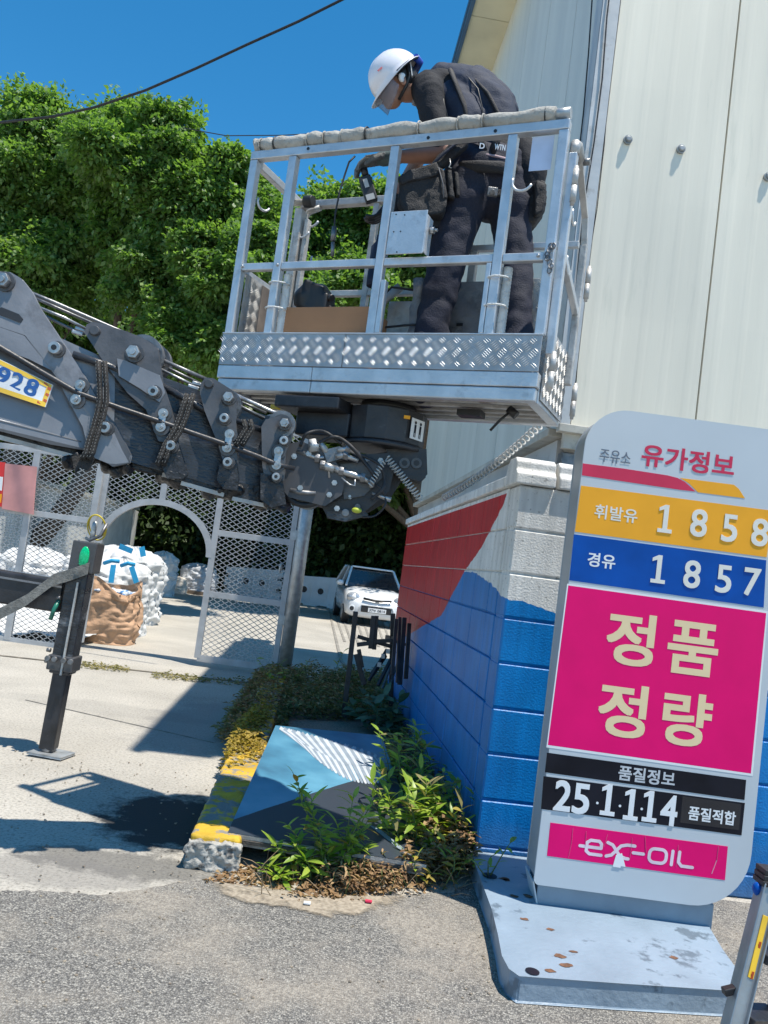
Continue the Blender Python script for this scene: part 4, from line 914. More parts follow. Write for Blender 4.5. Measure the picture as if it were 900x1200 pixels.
for x, y, r in ((405, 601, .018), (419, 594, .014), (356, 560, .016)): a = Hp(x, y, .05); MB().cyl(a, a-bn*.02, r, 14).build('pin', steeld, hd, bevel=.002)
# hydraulic fittings
def hyd(pts, r, m=steel, d=.0): return MB().tube([Hp(x, y, d) for x, y in pts], r, 12).build('hydraulic_fitting', m, hd)
hyd([(390, 548), (400, 552), (425, 560), (436, 566)], [.016, .018, .014, .010]); hyd([(378, 545), (392, 550)], [.022, .020]); hyd([(348, 528), (372, 537), (380, 536)], .011); hyd([(362, 522), (374, 524)], .024)
hyd([(395, 528), (408, 526), (421, 532)], [.016, .014, .012]); hyd([(393, 535), (405, 534), (420, 540)], [.018, .014, .011]); hyd([(436, 578), (458, 586)], [.006, .013])
hyd([(400, 560), (410, 568), (416, 569), (416, 562)], .004, d=-.02); hyd([(340, 574), (352, 577), (370, 578)], [.010, .012, .009], steeld); hyd([(384, 530), (386, 560)], .006)
hyd([(366, 515), (368, 530)], [.02, .028], alu_w); hyd([(376, 520), (383, 530)], [.014, .014], alu_w)
MB().tube([Hp(358+24*math.cos(a), 572+20*math.sin(a), .02) for a in np.linspace(.1, 3.2, 12)], .014, 8).build('black_hose', blackrub, hd)
MB().tube([Hp(404, 560), Hp(395, 590), Hp(375, 610)], .003, 6).build('thin_cable', steel, hd) if False else None
a = Hp(418, 598, -.0); MB().ell(a, (.024, .02, .014)).build('yellow_band', mat('hivis_tape', (.45, .5, .05), .5), hd)
for pts, r in (([(372, 520), (392, 512), (410, 522), (430, 545), (440, 560)], .009), ([(420, 532), (445, 545), (450, 570), (435, 585)], .008), ([(352, 522), (360, 508), (380, 506), (400, 520)], .008), ([(436, 566), (446, 572), (452, 590), (440, 604), (425, 606)], .005)):
    n_ = len(pts); sm = []
    for i in range((n_-1)*5+1):
        t = i/5; k = min(int(t), n_-2); f = t-k; p0 = pts[max(k-1, 0)]; p1 = pts[k]; p2 = pts[k+1]; p3 = pts[min(k+2, n_-1)]
        sm.append(tuple(.5*((2*p1[j])+(-p0[j]+p2[j])*f+(2*p0[j]-5*p1[j]+4*p2[j]-p3[j])*f*f+(-p0[j]+3*p1[j]-3*p2[j]+p3[j])*f**3) for j in (0, 1)))
    MB().tube([Hp(x, y, -.015+.01*math.sin(i)) for i, (x, y) in enumerate(sm)], r, 8).build('hose', blackrub, hd)
for x, y in ((400, 552), (425, 560), (378, 545), (408, 526), (405, 534), (372, 537), (436, 566)):
    a = Hp(x, y, 0); MB().cyl(a-X_*.012, a+X_*.012, .024, 6).build('hex_coupling', steeld, hd, bevel=.002)
for x, y in ((345, 535), (362, 532), (392, 566), (386, 580), (352, 572), (430, 540), (446, 540), (410, 582), (395, 596)):
    a = Hp(x, y, -.0 if x < 400 else .06); MB().cyl(a, a-bn*.012, .014, 6).cyl(a-bn*.012, a-bn*.018, .007, 8).build('head_bolt', steel, hd)
hprism('hinge_web', [(400, 545), (440, 540), (450, 556), (426, 580), (404, 584)], boomplate, .045, .012); hprism('edge_bar', [(384, 600), (426, 598), (430, 603), (404, 610), (384, 606)], boomgrey, .04, .06); hprism('valve_block', [(380, 528), (398, 524), (402, 536), (384, 541)], steeld, -.01, .06)
# drum (dodecagonal turntable) with faces
dc = Wb(.86, .27, 0); zz = P(450, 505, dc.y).z
q = MB(); q.tube([Vector((dc.x, dc.y, z)) for z in (zz-.075, zz-.07, zz+.085, zz+.09)], [.185, .195, .2, .2], 12, cap=True)
for i in range(len(q.sm)): q.sm[i] = False
q.build('turntable_drum', black, hd, bevel=.004); MB().cyl((dc.x, dc.y, zz+.092), (dc.x, dc.y, 2.31), .14, 24).build('slew_ring', toolbk, hd)
MB().cyl((dc.x, dc.y, zz-.10), (dc.x, dc.y, zz-.077), .21, 24).build('lower_flange', black, hd)
MB().box((dc.x-.35, dc.y+.0, 2.255), (.36, .26, .06), (bx, by, Z_)).box((dc.x-.28, dc.y+.05, 2.17), (.3, .2, .12), (bx, by, Z_)).build('slew_motor', black, hd, bevel=.008)
yb = MB(); yb.box(P(323, 477, 4.02), (.05, .004, .022)).build('yellow_label', ywarn, hd)
lp = P(495, 512, dc.y-.12); ax_ = Vector((math.cos(R_(35)), math.sin(R_(35)), 0)); 
cc = Vector((dc.x, dc.y, zz+.005))+Vector((math.sin(R_(50)), -math.cos(R_(50)), 0))*.195; tx = Vector((math.cos(R_(50)), math.sin(R_(50)), 0)); nx_ = Vector((tx.y, -tx.x, 0))
q = MB().box(cc+nx_*.003, (.1, .003, .10), (tx, nx_, Z_)).build('safety_label', whitep, hd)
t_ = MB()
for sx in (-.02, .02):
    t_.box(cc+nx_*.0058+tx*sx+Z_*.0, (.014, .001, .04), (tx, nx_, Z_)); t_.ell(cc+nx_*.0058+tx*sx+Z_*.03, (.008, .001, .008), (tx, nx_, Z_)); t_.box(cc+nx_*.0058+tx*(sx-.005)+Z_*-.028, (.004, .001, .025), (tx, nx_, Z_)); t_.box(cc+nx_*.0058+tx*(sx+.005)+Z_*-.028, (.004, .001, .025), (tx, nx_, Z_))
t_.build('pictogram', blackp, q)
a = Vector((dc.x, dc.y, zz))+Vector((math.sin(R_(28)), -math.cos(R_(28)), 0))*.2; MB().box(a+Z_*.05, (.03, .012, .016)).build('marker_lamp', orangep, hd)
# coiled cable from the drum down, and the long coil along the building edge
def coil(nm, a, b2, r, turns, wr, m, sag=0, n_=12):
    a = Vector(a); b2 = Vector(b2); d = (b2-a); L = d.length; d.normalize(); x = d.cross(Z_).normalized(); y = x.cross(d); pts = []
    for k in range(turns*n_+1):
        t = k/(turns*n_); p = a.lerp(b2, t)-Z_*sag*4*t*(1-t); ang = 2*math.pi*turns*t; pts.append(p+(x*math.cos(ang)+y*math.sin(ang))*r)
    return MB().tube(pts, wr, 5)
coil('c', Hp(453, 536, .0), Hp(494, 586, .05), .016, 16, .0035, ropew).build('coiled_cable', mat('pale_cable', (.45, .45, .43), .6), hd)
coil('c', Hp(450, 540, -.02), Hp(433, 570, -.02), .012, 9, .003, ropew).build('coiled_cable', MATS['pale_cable'], hd)
cc_ = coil('c', P(652, 480, 4.4), P(520, 583, 6.2), .022, 34, .006, ropew, .05).build('coiled_cable', MATS['pale_cable'], None)
tag(cc_, 'long pale coiled cable hanging between the basket and the building lower edge', 'cable')

# ================================================================ OUTRIGGER
OB = G(64, 886); OD = OB.y
out = thing('outrigger_leg', 'grey and black outrigger jack leg with a green reflector standing on the concrete', 'outrigger', OB)
def Op(x, y, d=0): return P(x, y, OD+d)
top = Op(99, 625); ov = Z_
def ocol(z): return OB.x+.0*z
zt = lambda y: Op(80, y).z
X0 = OB.x-.05
q = MB().box((X0, OD+.0, (.04+zt(780))/2), (.100, .10, zt(780)-.04)); q.build('inner_tube', black, out, bevel=.012)
MB().box((X0, OD, (zt(790)+zt(668))/2), (.138, .13, zt(668)-zt(790))).build('outer_tube', boomgrey, out, bevel=.01)
MB().box((X0+.02, OD-.08, (zt(790)+zt(680))/2), (.012, .014, zt(680)-zt(790))).build('scraped_rib', alu_w, out)
MB().box((X0, OD, (zt(786)+zt(768))/2), (.172, .16, zt(768)-zt(786))).build('collar', boomplate, out, bevel=.008)
for dx in (-.075, -.03, .03, .075): MB().cyl((X0+dx, OD-.09, zt(772)), (X0+dx, OD-.115, zt(772)), .018, 6).build('collar_bolt', steeld, out)
for y in (702, 764, 777): MB().cyl((X0-.085, OD-.05, zt(y)), (X0-.11, OD-.05, zt(y)), .014, 8).build('side_bolt', steeld, out)
MB().box((X0+.02, OD-.01, (zt(668)+zt(632))/2), (.165, .15, zt(632)-zt(668))).build('head_box', boomplate, out, bevel=.008)
q = MB().ell((X0+.03, OD-.085, zt(650)), (.033, .012, .072)); q.build('reflector', greenr, out)
for k in range(7): MB().beam((X0+.035-.027, OD-.113, zt(650)-.045+k*.015), (X0+.035+.027, OD-.113, zt(650)-.045+k*.015), .003, .003).build('reflector_rib', mat('reflector_rib', (.02, .4, .2), .3), out) if k == 0 else None
MB().cyl((X0, OD, .03), (X0, OD, .075), .05, 16).build('foot_ball', steeld, out); 
q = MB().prism([Vector((X0+x, OD+y, .012)) for x, y in ((-.10, -.09), (.13, -.11), (.16, .06), (-.06, .10))], Z_*.014); q.build('foot_plate', galv, out, bevel=.003)
MB().tube([(X0-.09, OD-.06, zt(705)), (X0-.10, OD-.085, zt(715)), (X0-.11, OD-.09, zt(728))], .014, 8).build('green_glass', mat('dark_green', (.02, .16, .11), .3), out)
pz = zt(628); MB().tube([(X0+.03+.0*k, OD, pz+k*.04) for k in range(4)], .018, 8).build('top_pin', galv, out)
for kx_, r in ((0, .055), (1, .048)):
    MB().tube([(X0+.04+r*1.15*math.cos(a), OD+.02-.05*math.sin(a), pz+.08+kx_*.012+r*1.5*math.sin(a)) for a in np.linspace(0, 2*math.pi, 25)[:-1]], .0055, 6, closed=True).build('yellow_cord', yelcord, out)
MB().tube([(X0-.01, OD, pz+.0), (X0+.03, OD-.04, pz-.01), (X0+.09, OD-.03, pz+.03), (X0+.11, OD, pz+.12)], .011, 8).build('cord_loop', steeld, out)
out.rotation_euler = (0, R_(1.6), 0)
# outrigger beam from the truck (out of frame left)
za, zb = Op(0, 694).z, Op(0, 730).z
MB().box((X0-1.06, OD+.02, (zt(697)+zt(722))/2+.05), (1.95, .16, .21)).build('outrigger_beam', black, out, bevel=.012)
MB().box((X0-1.06, OD-.065, (zt(697)+zt(722))/2+.115), (1.95, .012, .012)).build('beam_edge', boomlight, out)
q = MB(); pts = [Op(-90, 755, -.14), Op(0, 719, -.13), Op(30, 704, -.12), Op(62, 680, -.11), Op(84, 673, -.10), Op(104, 666, -.09)]
for i in range(len(pts)-1): pass
vs = []
for i, p in enumerate(pts): vs += [p+Vector((0, .0, .040)), p+Vector((0, .006*math.sin(i*2), -.040))]
q.add(vs, [(2*i, 2*i+1, 2*i+3, 2*i+2) for i in range(len(pts)-1)]); st_ = q.build('ratchet_strap', mat('grey_webbing', (.20, .195, .18), .85, 0, .2, 30, .5, 120), None, solid=.006)
tag(st_, 'wide grey ratchet strap stretched from the lower left up to the outrigger leg', 'strap')

# ================================================================ MESH GATE AND FENCE
GY = 10.2
def mesh_panel(x0, x1, z0, z1, y, parent, pitch=.098, hgt=.031, keep=None, th=.0042):
    """expanded metal: flat strands zig-zagging as two crossing families"""
    q = MB(); nx = int((x1-x0)/pitch)+1; nz = int((z1-z0)/hgt)+1
    for i in range(nx+1):
        for j in range(nz+1):
            cx = x0+i*pitch+(pitch/2 if j % 2 else 0); cz = z0+j*hgt
            for dx, dz in ((pitch/2, hgt), (-pitch/2, hgt)):
                a = (cx, cz); b2 = (cx+dx, cz+dz)
                mx, mz = (a[0]+b2[0])/2, (a[1]+b2[1])/2
                if not (x0 < mx < x1 and z0 < mz < z1): continue
                if keep and not keep(mx, mz): continue
                a = (min(max(a[0], x0), x1), min(max(a[1], z0), z1)); b2 = (min(max(b2[0], x0), x1), min(max(b2[1], z0), z1))
                d = Vector((b2[0]-a[0], 0, b2[1]-a[1])); 
                if d.length < 1e-4: continue
                n_ = Vector((-d.z, 0, d.x)).normalized()*th
                A = Vector((a[0], y, a[1])); B = Vector((b2[0], y, b2[1])); o = Vector((0, .007, 0))
                q.add([A-n_, B-n_, B+n_, A+n_, A+n_+o, B+n_+o], [(0, 1, 2, 3), (3, 2, 5, 4)])
    return q.build('expanded_mesh', galv_p, parent, kind='stuff')
def fr(nm, a, b2, parent, w_=.075, d=.05, m=None):
    if abs(Vector(a).z-Vector(b2).z) < .01: d = .043
    return MB().beam(a, b2, w_, d, up=(0, 1, 0)).build(nm, m or galv_p, parent, bevel=.004)
def GP(x, y): p = P(x, y, GY); return p
xm = lambda x, y: GP(x, y).x
gate = thing('mesh_gate', 'grey expanded-mesh steel gate with an arched wicket opening', 'gate', (-2.6, GY, 0))
GT = 3.05; zbot = .10
xA = xm(97, 640); xB = xm(112, 640); xR = xm(333, 700); xM = xm(246, 670)
xs_g = dict(hinge=xA, open_l=xB, open_r=xM, right=xR)
fr('frame_bar', (xB, GY, .1), (xB, GY, GT), gate); fr('frame_bar', (xM, GY, zbot), (xM, GY, GT), gate); fr('frame_bar', (xR, GY, zbot), (xR, GY, GT), gate, .07)
fr('frame_bar', (xB, GY, GT), (xR, GY, GT), gate); fr('frame_bar', (xM, GY, zbot), (xR, GY, zbot), gate, .08)
zr1 = GP(297, 630).z; zr2 = GP(290, 702).z
fr('frame_bar', (xM, GY, zr1), (xR, GY, zr1), gate); fr('frame_bar', (xM, GY, zr2), (xR, GY, zr2), gate)
acx = (xB+xM)/2; ar = (xM-xB)/2; az = GP(185, 588).z; azb = GP(110, 640).z+.05; ah = az-azb
pts = [(acx+ar*math.cos(a), GY, azb+ah*math.sin(a)) for a in np.linspace(0, math.pi, 19)]
q = MB(); ro = [(acx+(ar+.0)*math.cos(a), azb+(ah+.038)*math.sin(a)) for a in np.linspace(0, math.pi, 25)]; ri = [(acx+(ar-.075)*math.cos(a), azb+(ah-.038)*math.sin(a)) for a in np.linspace(0, math.pi, 25)]
vs = [(x, GY-.028, z) for x, z in ro]+[(x, GY-.028, z) for x, z in ri]+[(x, GY+.028, z) for x, z in ro]+[(x, GY+.028, z) for x, z in ri]
fs = []
for i in range(24): fs += [(i, i+25, i+26, i+1), (i+50, i+51, i+76, i+75), (i, i+1, i+51, i+50), (i+25, i+75, i+76, i+26)]
q.add(vs, fs)
q.build('arch_bar', galv_p, gate)
xmul = xm(192, 575); fr('frame_bar', (xmul, GY, az), (xmul, GY, GT), gate)
inside = lambda x, z: not (abs(x-acx) < ar and z < azb+ah*math.sqrt(max(0, 1-((x-acx)/ar)**2)))
mesh_panel(xB, xM, azb, GT, GY-.02, gate, keep=inside); mesh_panel(xM, xR, zbot, GT, GY-.02, gate)
post = thing('gate_post', 'round galvanised gate post with scraped paint right of the mesh gate', 'post', (xm(340, 790), GY-.05, 0))
bpst = G(327, 797); MB().cyl((bpst.x+.02, GY, 0), (bpst.x+.02, GY, 3.2), .086, 24).build('pipe', galv, post); MB().cyl((bpst.x+.02, GY, 0), (bpst.x+.02, GY, .12), .091, 24).build('base_band', steeld, post)
for z in (zr1+.1, zr2-.2): MB().box((bpst.x-.09, GY, z), (.08, .07, .12)).build('hinge', galv, post)
MB().ell((xR-.09, GY-.05, GP(329, 665).z), (.02, .03, .06)).build('lock', galv, post)
fence = thing('mesh_fence', 'grey expanded-mesh fence panel behind the outrigger at the left edge', 'fence', (-4, GY-.1, 0))
FY = GY-.05; Fp = lambda x, y: P(x, y, FY); xE = Fp(104, 640).x; xL = -7.0
zt_ = Fp(60, 530).z; z1_ = Fp(65, 605).z; z2_ = Fp(50, 677).z; z3_ = Fp(35, 753).z
for z in (zt_, z1_, z2_, z3_): fr('rail', (xL, FY, z), (xE, FY, z), fence, .07)
for x in (xL, Fp(25, 650).x-1.4, Fp(25, 650).x): fr('stile', (x, FY, z3_), (x, FY, zt_+.0), fence, .085)
fr('stile', (xE, FY, 0), (xE, FY, 3.0), fence, .08)
mesh_panel(xL, xE, z3_, zt_, FY-.02, fence)
bn_ = thing('red_banner', 'red and faded pink banner tied on the mesh fence', 'banner', Fp(20, 570))
MB().prism([P(x, y, FY-.07) for x, y in ((-60, 533), (6, 542), (3, 594), (-60, 586))], Vector((0, .012, 0))).build('red_sheet', signred, bn_)
MB().prism([P(x, y, FY-.075) for x, y in ((6, 543), (43, 547), (39, 603), (2, 596))], Vector((0, .012, 0))).build('faded_sheet', signpink, bn_)
MB().prism([P(x, y, FY-.082) for x, y in ((-60, 551), (3.5, 559), (2, 575), (-60, 567))], Vector((0, .006, 0))).build('white_stripe', whitep, bn_)
MB().prism([P(x, y, FY-.082) for x, y in ((-60, 572), (2, 579), (1, 589), (-60, 581))], Vector((0, .006, 0))).build('orange_stripe', orangep, bn_)

# whitewashed yard wall behind the fence, running back
yw = thing('yard_wall', 'long whitewashed yard wall running back behind the mesh fence', 'wall', (-9, 14, 0))
a = P(-120, 527, 13.5); b2 = P(151, 603, 24.0); c = P(163, 604, 24.5)
def wallseg(p, p2, z, nm, m, th=.3):
    d = (p2-p); d.z = 0; d.normalize(); n_ = Vector((-d.y, d.x, 0))*th; q = MB(); q.prism([Vector((p.x, p.y, 0)), Vector((p2.x, p2.y, 0)), Vector((p2.x, p2.y, z)), Vector((p.x, p.y, z))], n_); return q.build(nm, m, yw, bevel=.01)
hW = 2.35; a = Vector((-7.6, 13.5, 0)); b2 = Vector((P(156, 600, 27).x, 27, 0))
L = (b2-a).length; dd = (b2-a).normalized(); k = 0; s_ = 0
while s_ < L-.1: e = min(s_+2.2, L); wallseg(a+dd*s_, a+dd*(e-.02), hW, 'wall_bay', conc_w); s_ = e
wallseg(b2+Vector((.02, 0, 0)), Vector((P(163, 600, 29).x, 29, 0)), hW, 'wall_end', conc_w)
q = MB(); q.beam(Vector((a.x, a.y, hW+.05)), Vector((b2.x, b2.y, hW+.05)), .4, .1); q.build('wall_cap', flash, yw)

# ================================================================ SACKS
def sack(name, label, c, w_, d_, h_, m, seed=0, taper=.9, open_=False, group=None, lean=0):
    t = thing(name, label, 'sack', (c.x, c.y, 0), 0, group)
    def fn(u, v):
        a = u*2*math.pi; z = v*h_; se = 2.6
        ca, sa = math.cos(a), math.sin(a); r = (abs(ca)**se+abs(sa)**se)**(-1/se)
        bul = 1+.10*math.sin(v*math.pi)-.0*v
        top_ = 1 if v < .8 else (1-((v-.8)/.2)**2*(.0 if open_ else .85))
        p = Vector((ca*r*w_/2*bul*top_*(1+(taper-1)*v), sa*r*d_/2*bul*top_*(1+(taper-1)*v), z*(1 if v < .8 else 1-(.0 if open_ else .02))))
        nz = noise.noise(Vector((p.x*2.6, p.y*2.6, p.z*2.4+seed)))*.085+noise.noise(Vector((p.x*7+seed, p.y*7, p.z*8)))*.045+abs(noise.noise(Vector((p.x*4+a, p.y*4, p.z*12+seed))))*.06-abs(noise.noise(Vector((p.x*11+seed, p.y*11, p.z*9))))*.05-abs(noise.noise(Vector((p.x*5, p.y*5+seed, p.z*4))))**.6*.06+.03*v*math.sin(a*13+seed+2*math.sin(p.z*5))*(v > .45)
        n_ = Vector((ca, sa, .25)).normalized(); p += n_*nz*(h_*.8 if h_ < 1 else 1)*(v > .02)
        if open_ and v > .85: p.z += .05*math.sin(a*3+seed)+.07*math.sin(a*2); 
        p.x += lean*v
        p.z = max(p.z, 0); return Vector((c.x, c.y, 0))+p
    q = MB(); q.grid(fn, 96, 60); 
    o = q.build('bag', m, t)
    return t
s1 = sack('bulk_sack', 'tan woven bulk sack with an open crumpled top in front of the white sacks', Vector((-3.60, 11.35, 0)), .80, .72, .80, sackb, 1, .96, True)
def fill(t, c, r, z, m, seed, n_=60, sz=.06):
    q = MB(); rs = random.Random(seed)
    for k in range(n_):
        a = rs.uniform(0, 6.28); rr = r*math.sqrt(rs.random()); q.ell((c[0]+rr*math.cos(a), c[1]+rr*math.sin(a), z+rs.uniform(-.03, .05)), (sz*rs.uniform(.5, 1.4), sz*rs.uniform(.5, 1.4), sz*.5), nu=7, nv=4)
    return q.build('scrap_filling', m, t, kind='stuff')
fill(s1, (-3.60, 11.35), .33, .66, mat('white_blue_scrap', (.62, .66, .72), .7, 0, .05, 5, 0, 1, (.05, .2, .45), .55, .6, 12), 4)
s2 = sack('bulk_sack', 'big white bulk sack with blue slings right behind the tan sack', Vector((-3.86, 12.5, 0)), .96, .9, 1.16, sackw, 5, .92)
for (x, y, x2, y2) in ((133, 662, 130, 683), (154, 664, 160, 683)): MB().beam(P(x, y, 11.75), P(x2, y2, 11.70), .075, .012, up=(0, 1, 0)).build('sling', sblue, s2)
for (x, y, x2, y2) in ((122, 660, 140, 658), (142, 663, 158, 662)): MB().tube([P(x, y, 11.9), P((x+x2)/2, y-3, 11.85), P(x2, y2, 11.9)], .03, 8).build('sling', sblue, s2)
s3 = sack('bulk_sack', 'white bulk sack with blue slings on its lid, behind and higher than the tan sack', Vector((-4.28, 14.3, 0)), 1.15, 1.0, 1.34, sackw, 9, .9)
for (x, y, x2, y2) in ((140, 640, 155, 646), (166, 641, 168, 652)): MB().beam(P(x, y, 13.65), P(x2, y2, 13.62), .09, .02, up=(0, 1, 0)).build('sling', sblue, s3)
sack('bulk_sack', 'tall narrow white bulk sack at the right end of the white row', Vector((-5.72, 22.0, 0)), .80, .7, 1.22, sackw, 13, .88)
sack('small_sack', 'small cream sack slumped between the white row and the grey bale', Vector((-5.75, 24.0, 0)), .62, .5, .50, mat('cream_sack', (.62, .57, .5), .8, 0, .06, 5, .4, 30), 17, .8)
s6 = sack('wrapped_bale', 'grey plastic wrapped bale on a pallet in front of the dark trees', Vector((-5.35, 24.8, 0)), 1.15, .9, .95, sackg, 21, .82)
q = MB(); q.box((-5.35, 24.8, .05), (1.4, 1.1, .1)); q.build('pallet', mat('weathered_wood', (.16, .12, .09), .9, 0, .2, 9), s6)
for i, (x, y, w_, h_, sd_, lb) in enumerate(((-5.2, 12.6, 1.2, 1.15, 31, 'white bulk sack behind the fence directly left of the outrigger'), (-6.4, 12.9, 1.1, 1.05, 37, 'white bulk sack at the left edge behind the fence'), (-4.45, 12.7, .95, 1.2, 41, 'white bulk sack hidden partly behind the outrigger head'), (-4.8, 15.2, 1.3, 1.3, 45, 'white bulk sack against the yard wall'))):
    sack('bulk_sack', lb, Vector((x, y, 0)), w_, 1.0, h_, sackw, sd_, .85)
q = MB(); q.grid(lambda u, v: Vector((-6.6+u*2.9+.1*math.sin(v*5), 10.5+v*1.4, .05+.22*v+.11*noise.noise(Vector((u*4, v*3, 2)))+.05*noise.noise(Vector((u*14, v*9, 2))))), 50, 24)
tag(q.build('tarpaulin', sackw, None, solid=.01), 'white tarpaulin spread at the foot of the mesh fence', 'tarpaulin')
for i in range(7):
    pass

# ================================================================ PLASTIC BARRIERS
def barrier(loc, rz, label):
    t = thing('plastic_barrier', label, 'barrier', loc, rz, 'white plastic barriers at the back of the yard')
    out_ = [(-.95, 0), (-.95, .12), (-.85, .12), (-.85, .30), (-.97, .30), (-.97, .52), (-.85, .52), (-.85, .70), (-.95, .70), (-.95, .86), (.95, .98), (.95, .80), (.78, .78), (.78, .62), (.95, .62), (.95, .42), (.78, .42), (.78, .24), (.95, .22), (.95, 0), (.6, 0), (.6, .07), (.2, .07), (.2, 0), (-.2, 0), (-.2, .07), (-.6, .07), (-.6, 0)]
    q = MB(); q.prism([Vector((x, 0, z)) for x, z in out_], Vector((0, .34, 0))); q.build('shell', barw, t, world=False, bevel=.03)
    for x in (-.25, .3): MB().cyl((x, -.004, .5), (x, .05, .5), .10, 16).build('fork_hole', toolbk, t, world=False); MB().tube([(x+.12*math.cos(a), -.006, .5+.12*math.sin(a)) for a in np.linspace(0, 6.283, 17)[:-1]], .02, 6, closed=True).build('hole_rim', barw, t, world=False)
    for x in (-.55, .0, .55): MB().box((x, -.012, .45), (.05, .02, .6)).build('rib', barw, t, world=False, bevel=.008)
    return t
barrier((-2.0, 26.5, 0), R_(-8), 'white plastic barrier with two fork holes left of the parked car'); barrier((-3.98, 26.9, 0), R_(-10), 'white plastic barrier half hidden behind the round gate post')

# ================================================================ CAR
CY = 20.5; cc0 = G(440, 732); car = thing('parked_car', 'white compact hatchback parked facing the camera beside the wall end', 'car', (.13, CY, 0), R_(8))
def carhull(mb, s=1.0):
    prof = []  # stations from nose (y=0) to tail; each: (y, half width, z bottom, z belt, z roof or None, half roof)
    st = [(-.02, .50, .30, .56), (.05, .68, .22, .68), (.25, .78, .20, .78), (.6, .80, .2, .90), (1.0, .80, .2, .96), (1.6, .80, .2, .97), (2.4, .80, .2, .98), (3.1, .79, .22, .99), (3.45, .74, .28, .96), (3.58, .62, .34, .9)]
    vs = []; n_ = 16
    for (y, hw, zb_, zt2) in st:
        for k in range(n_):
            a = 2*math.pi*k/n_; ca, sa = math.cos(a), math.sin(a); e = .42
            x = hw*math.copysign(abs(ca)**e, ca); z = (zb_+zt2)/2+(zt2-zb_)/2*math.copysign(abs(sa)**e, sa); vs.append((x, y, z))
    k = len(st); fs = [(i*n_+j, i*n_+(j+1) % n_, (i+1)*n_+(j+1) % n_, (i+1)*n_+j) for i in range(k-1) for j in range(n_)]
    fs += [tuple(range(n_-1, -1, -1)), tuple((k-1)*n_+j for j in range(n_))]; mb.add(vs, fs, True)
q = MB(); carhull(q); q.build('body', carw, car, world=False)
# cabin: glass house with pillars and roof
cab = [(.98, .72, .955), (1.62, .575, 1.42), (2.3, .57, 1.475), (3.0, .56, 1.44), (3.45, .66, 1.0)]
def cabin(mb, ins=0, z0=.93):
    vs = []
    for (y, hw, z) in cab: vs += [(-.74+ins, y, z0), (-hw+ins, y, z-ins), (hw-ins, y, z-ins), (.74-ins, y, z0)]
    fs = []
    for i in range(len(cab)-1): b0 = 4*i; fs += [(b0, b0+4, b0+5, b0+1), (b0+1, b0+5, b0+6, b0+2), (b0+2, b0+6, b0+7, b0+3)]
    mb.add(vs, fs)
q = MB(); cabin(q, .015); q.build('windscreen_and_windows', glassd, car, world=False, bevel=.02)
q = MB(); q.box((0, 2.28, 1.462), (1.14, 1.36, .05)); q.build('roof', carw, car, world=False, bevel=.024)
for s_ in (-1, 1):
    MB().beam((s_*.735, .95, .95), (s_*.575, 1.62, 1.44), .06, .05).beam((s_*.575, 1.6, 1.44), (s_*.57, 2.9, 1.46), .05, .05).beam((s_*.74, 2.2, .95), (s_*.58, 2.25, 1.45), .05, .05).beam((s_*.74, 3.4, .98), (s_*.57, 2.95, 1.45), .12, .08).build('pillar', carw, car, world=False, bevel=.012)
    # headlight, fog lamp, mirror
    q = MB(); q.ell((s_*.60, .16, .70), (.17, .12, .12)); o = q.build('headlight', lampg, car, world=False); MB().ell((s_*.60, .052, .70), (.06, .03, .06)).build('bulb', whitep, o, world=False)
    q = MB(); q.cyl((s_*.62, .045, .42), (s_*.62, -.005, .42), .085, 16); o = q.build('fog_lamp', carw, car, world=False, bevel=.01); MB().cyl((s_*.62, -.006, .42), (s_*.62, -.016, .42), .055, 14).build('lens', glassd, o, world=False)
    q = MB(); q.ell((s_*.88, 1.15, 1.0), (.10, .06, .075)); q.build('mirror', carw, car, world=False)
    for y in (.62, 2.95):
        w_ = MB().cyl((s_*.62, y, .28), (s_*.79, y, .28), .28, 24).build('wheel', blackrub, car, world=False, bevel=.02); MB().cyl((s_*.79, y, .28), (s_*.80, y, .28), .17, 16).build('rim', galv, w_, world=False)
o = MB().box((0, -.012, .44), (.78, .05, .16)).build('lower_grille', toolbk, car, world=False, bevel=.02); MB().tube([(-.42, -.03, .36), (-.44, -.035, .46), (-.40, -.035, .54), (.40, -.035, .54), (.44, -.035, .46), (.42, -.03, .36)], .014, 6).build('grille_rim', carw, o, world=False)
MB().tube([(-.36, .0, .70), (-.1, -.022, .675), (.1, -.022, .675), (.36, .0, .70)], .03, 8).build('upper_grille', toolbk, car, world=False)
npl = MB().box((.02, -.045, .43), (.46, .01, .11)).build('number_plate', whitep, car, world=False)
q = MB(); text(q, '12가 3814', (.02, -.052, .43), X_, Z_, .40, .075, .02) if False else text(q, '37누 0814', (.02, -.052, .43), X_, Z_, .40, .075, .02); q.build('lettering', blackp, npl, world=False)
MB().box((.0, -.02, .64), (.10, .02, .045)).build('badge', steel, car, world=False, bevel=.01)
MB().tube([(-.5, 1.0, .99), (-.1, 1.1, 1.0), (0, 1.35, 1.18)], .008, 5).tube([(.1, 1.0, .99), (.4, 1.1, 1.02)], .008, 5).build('wiper', toolbk, car, world=False)
MB().box((.0, 2.0, 1.15), (.2, .3, .3)).build('seat', toolbk, car, world=False, bevel=.05)

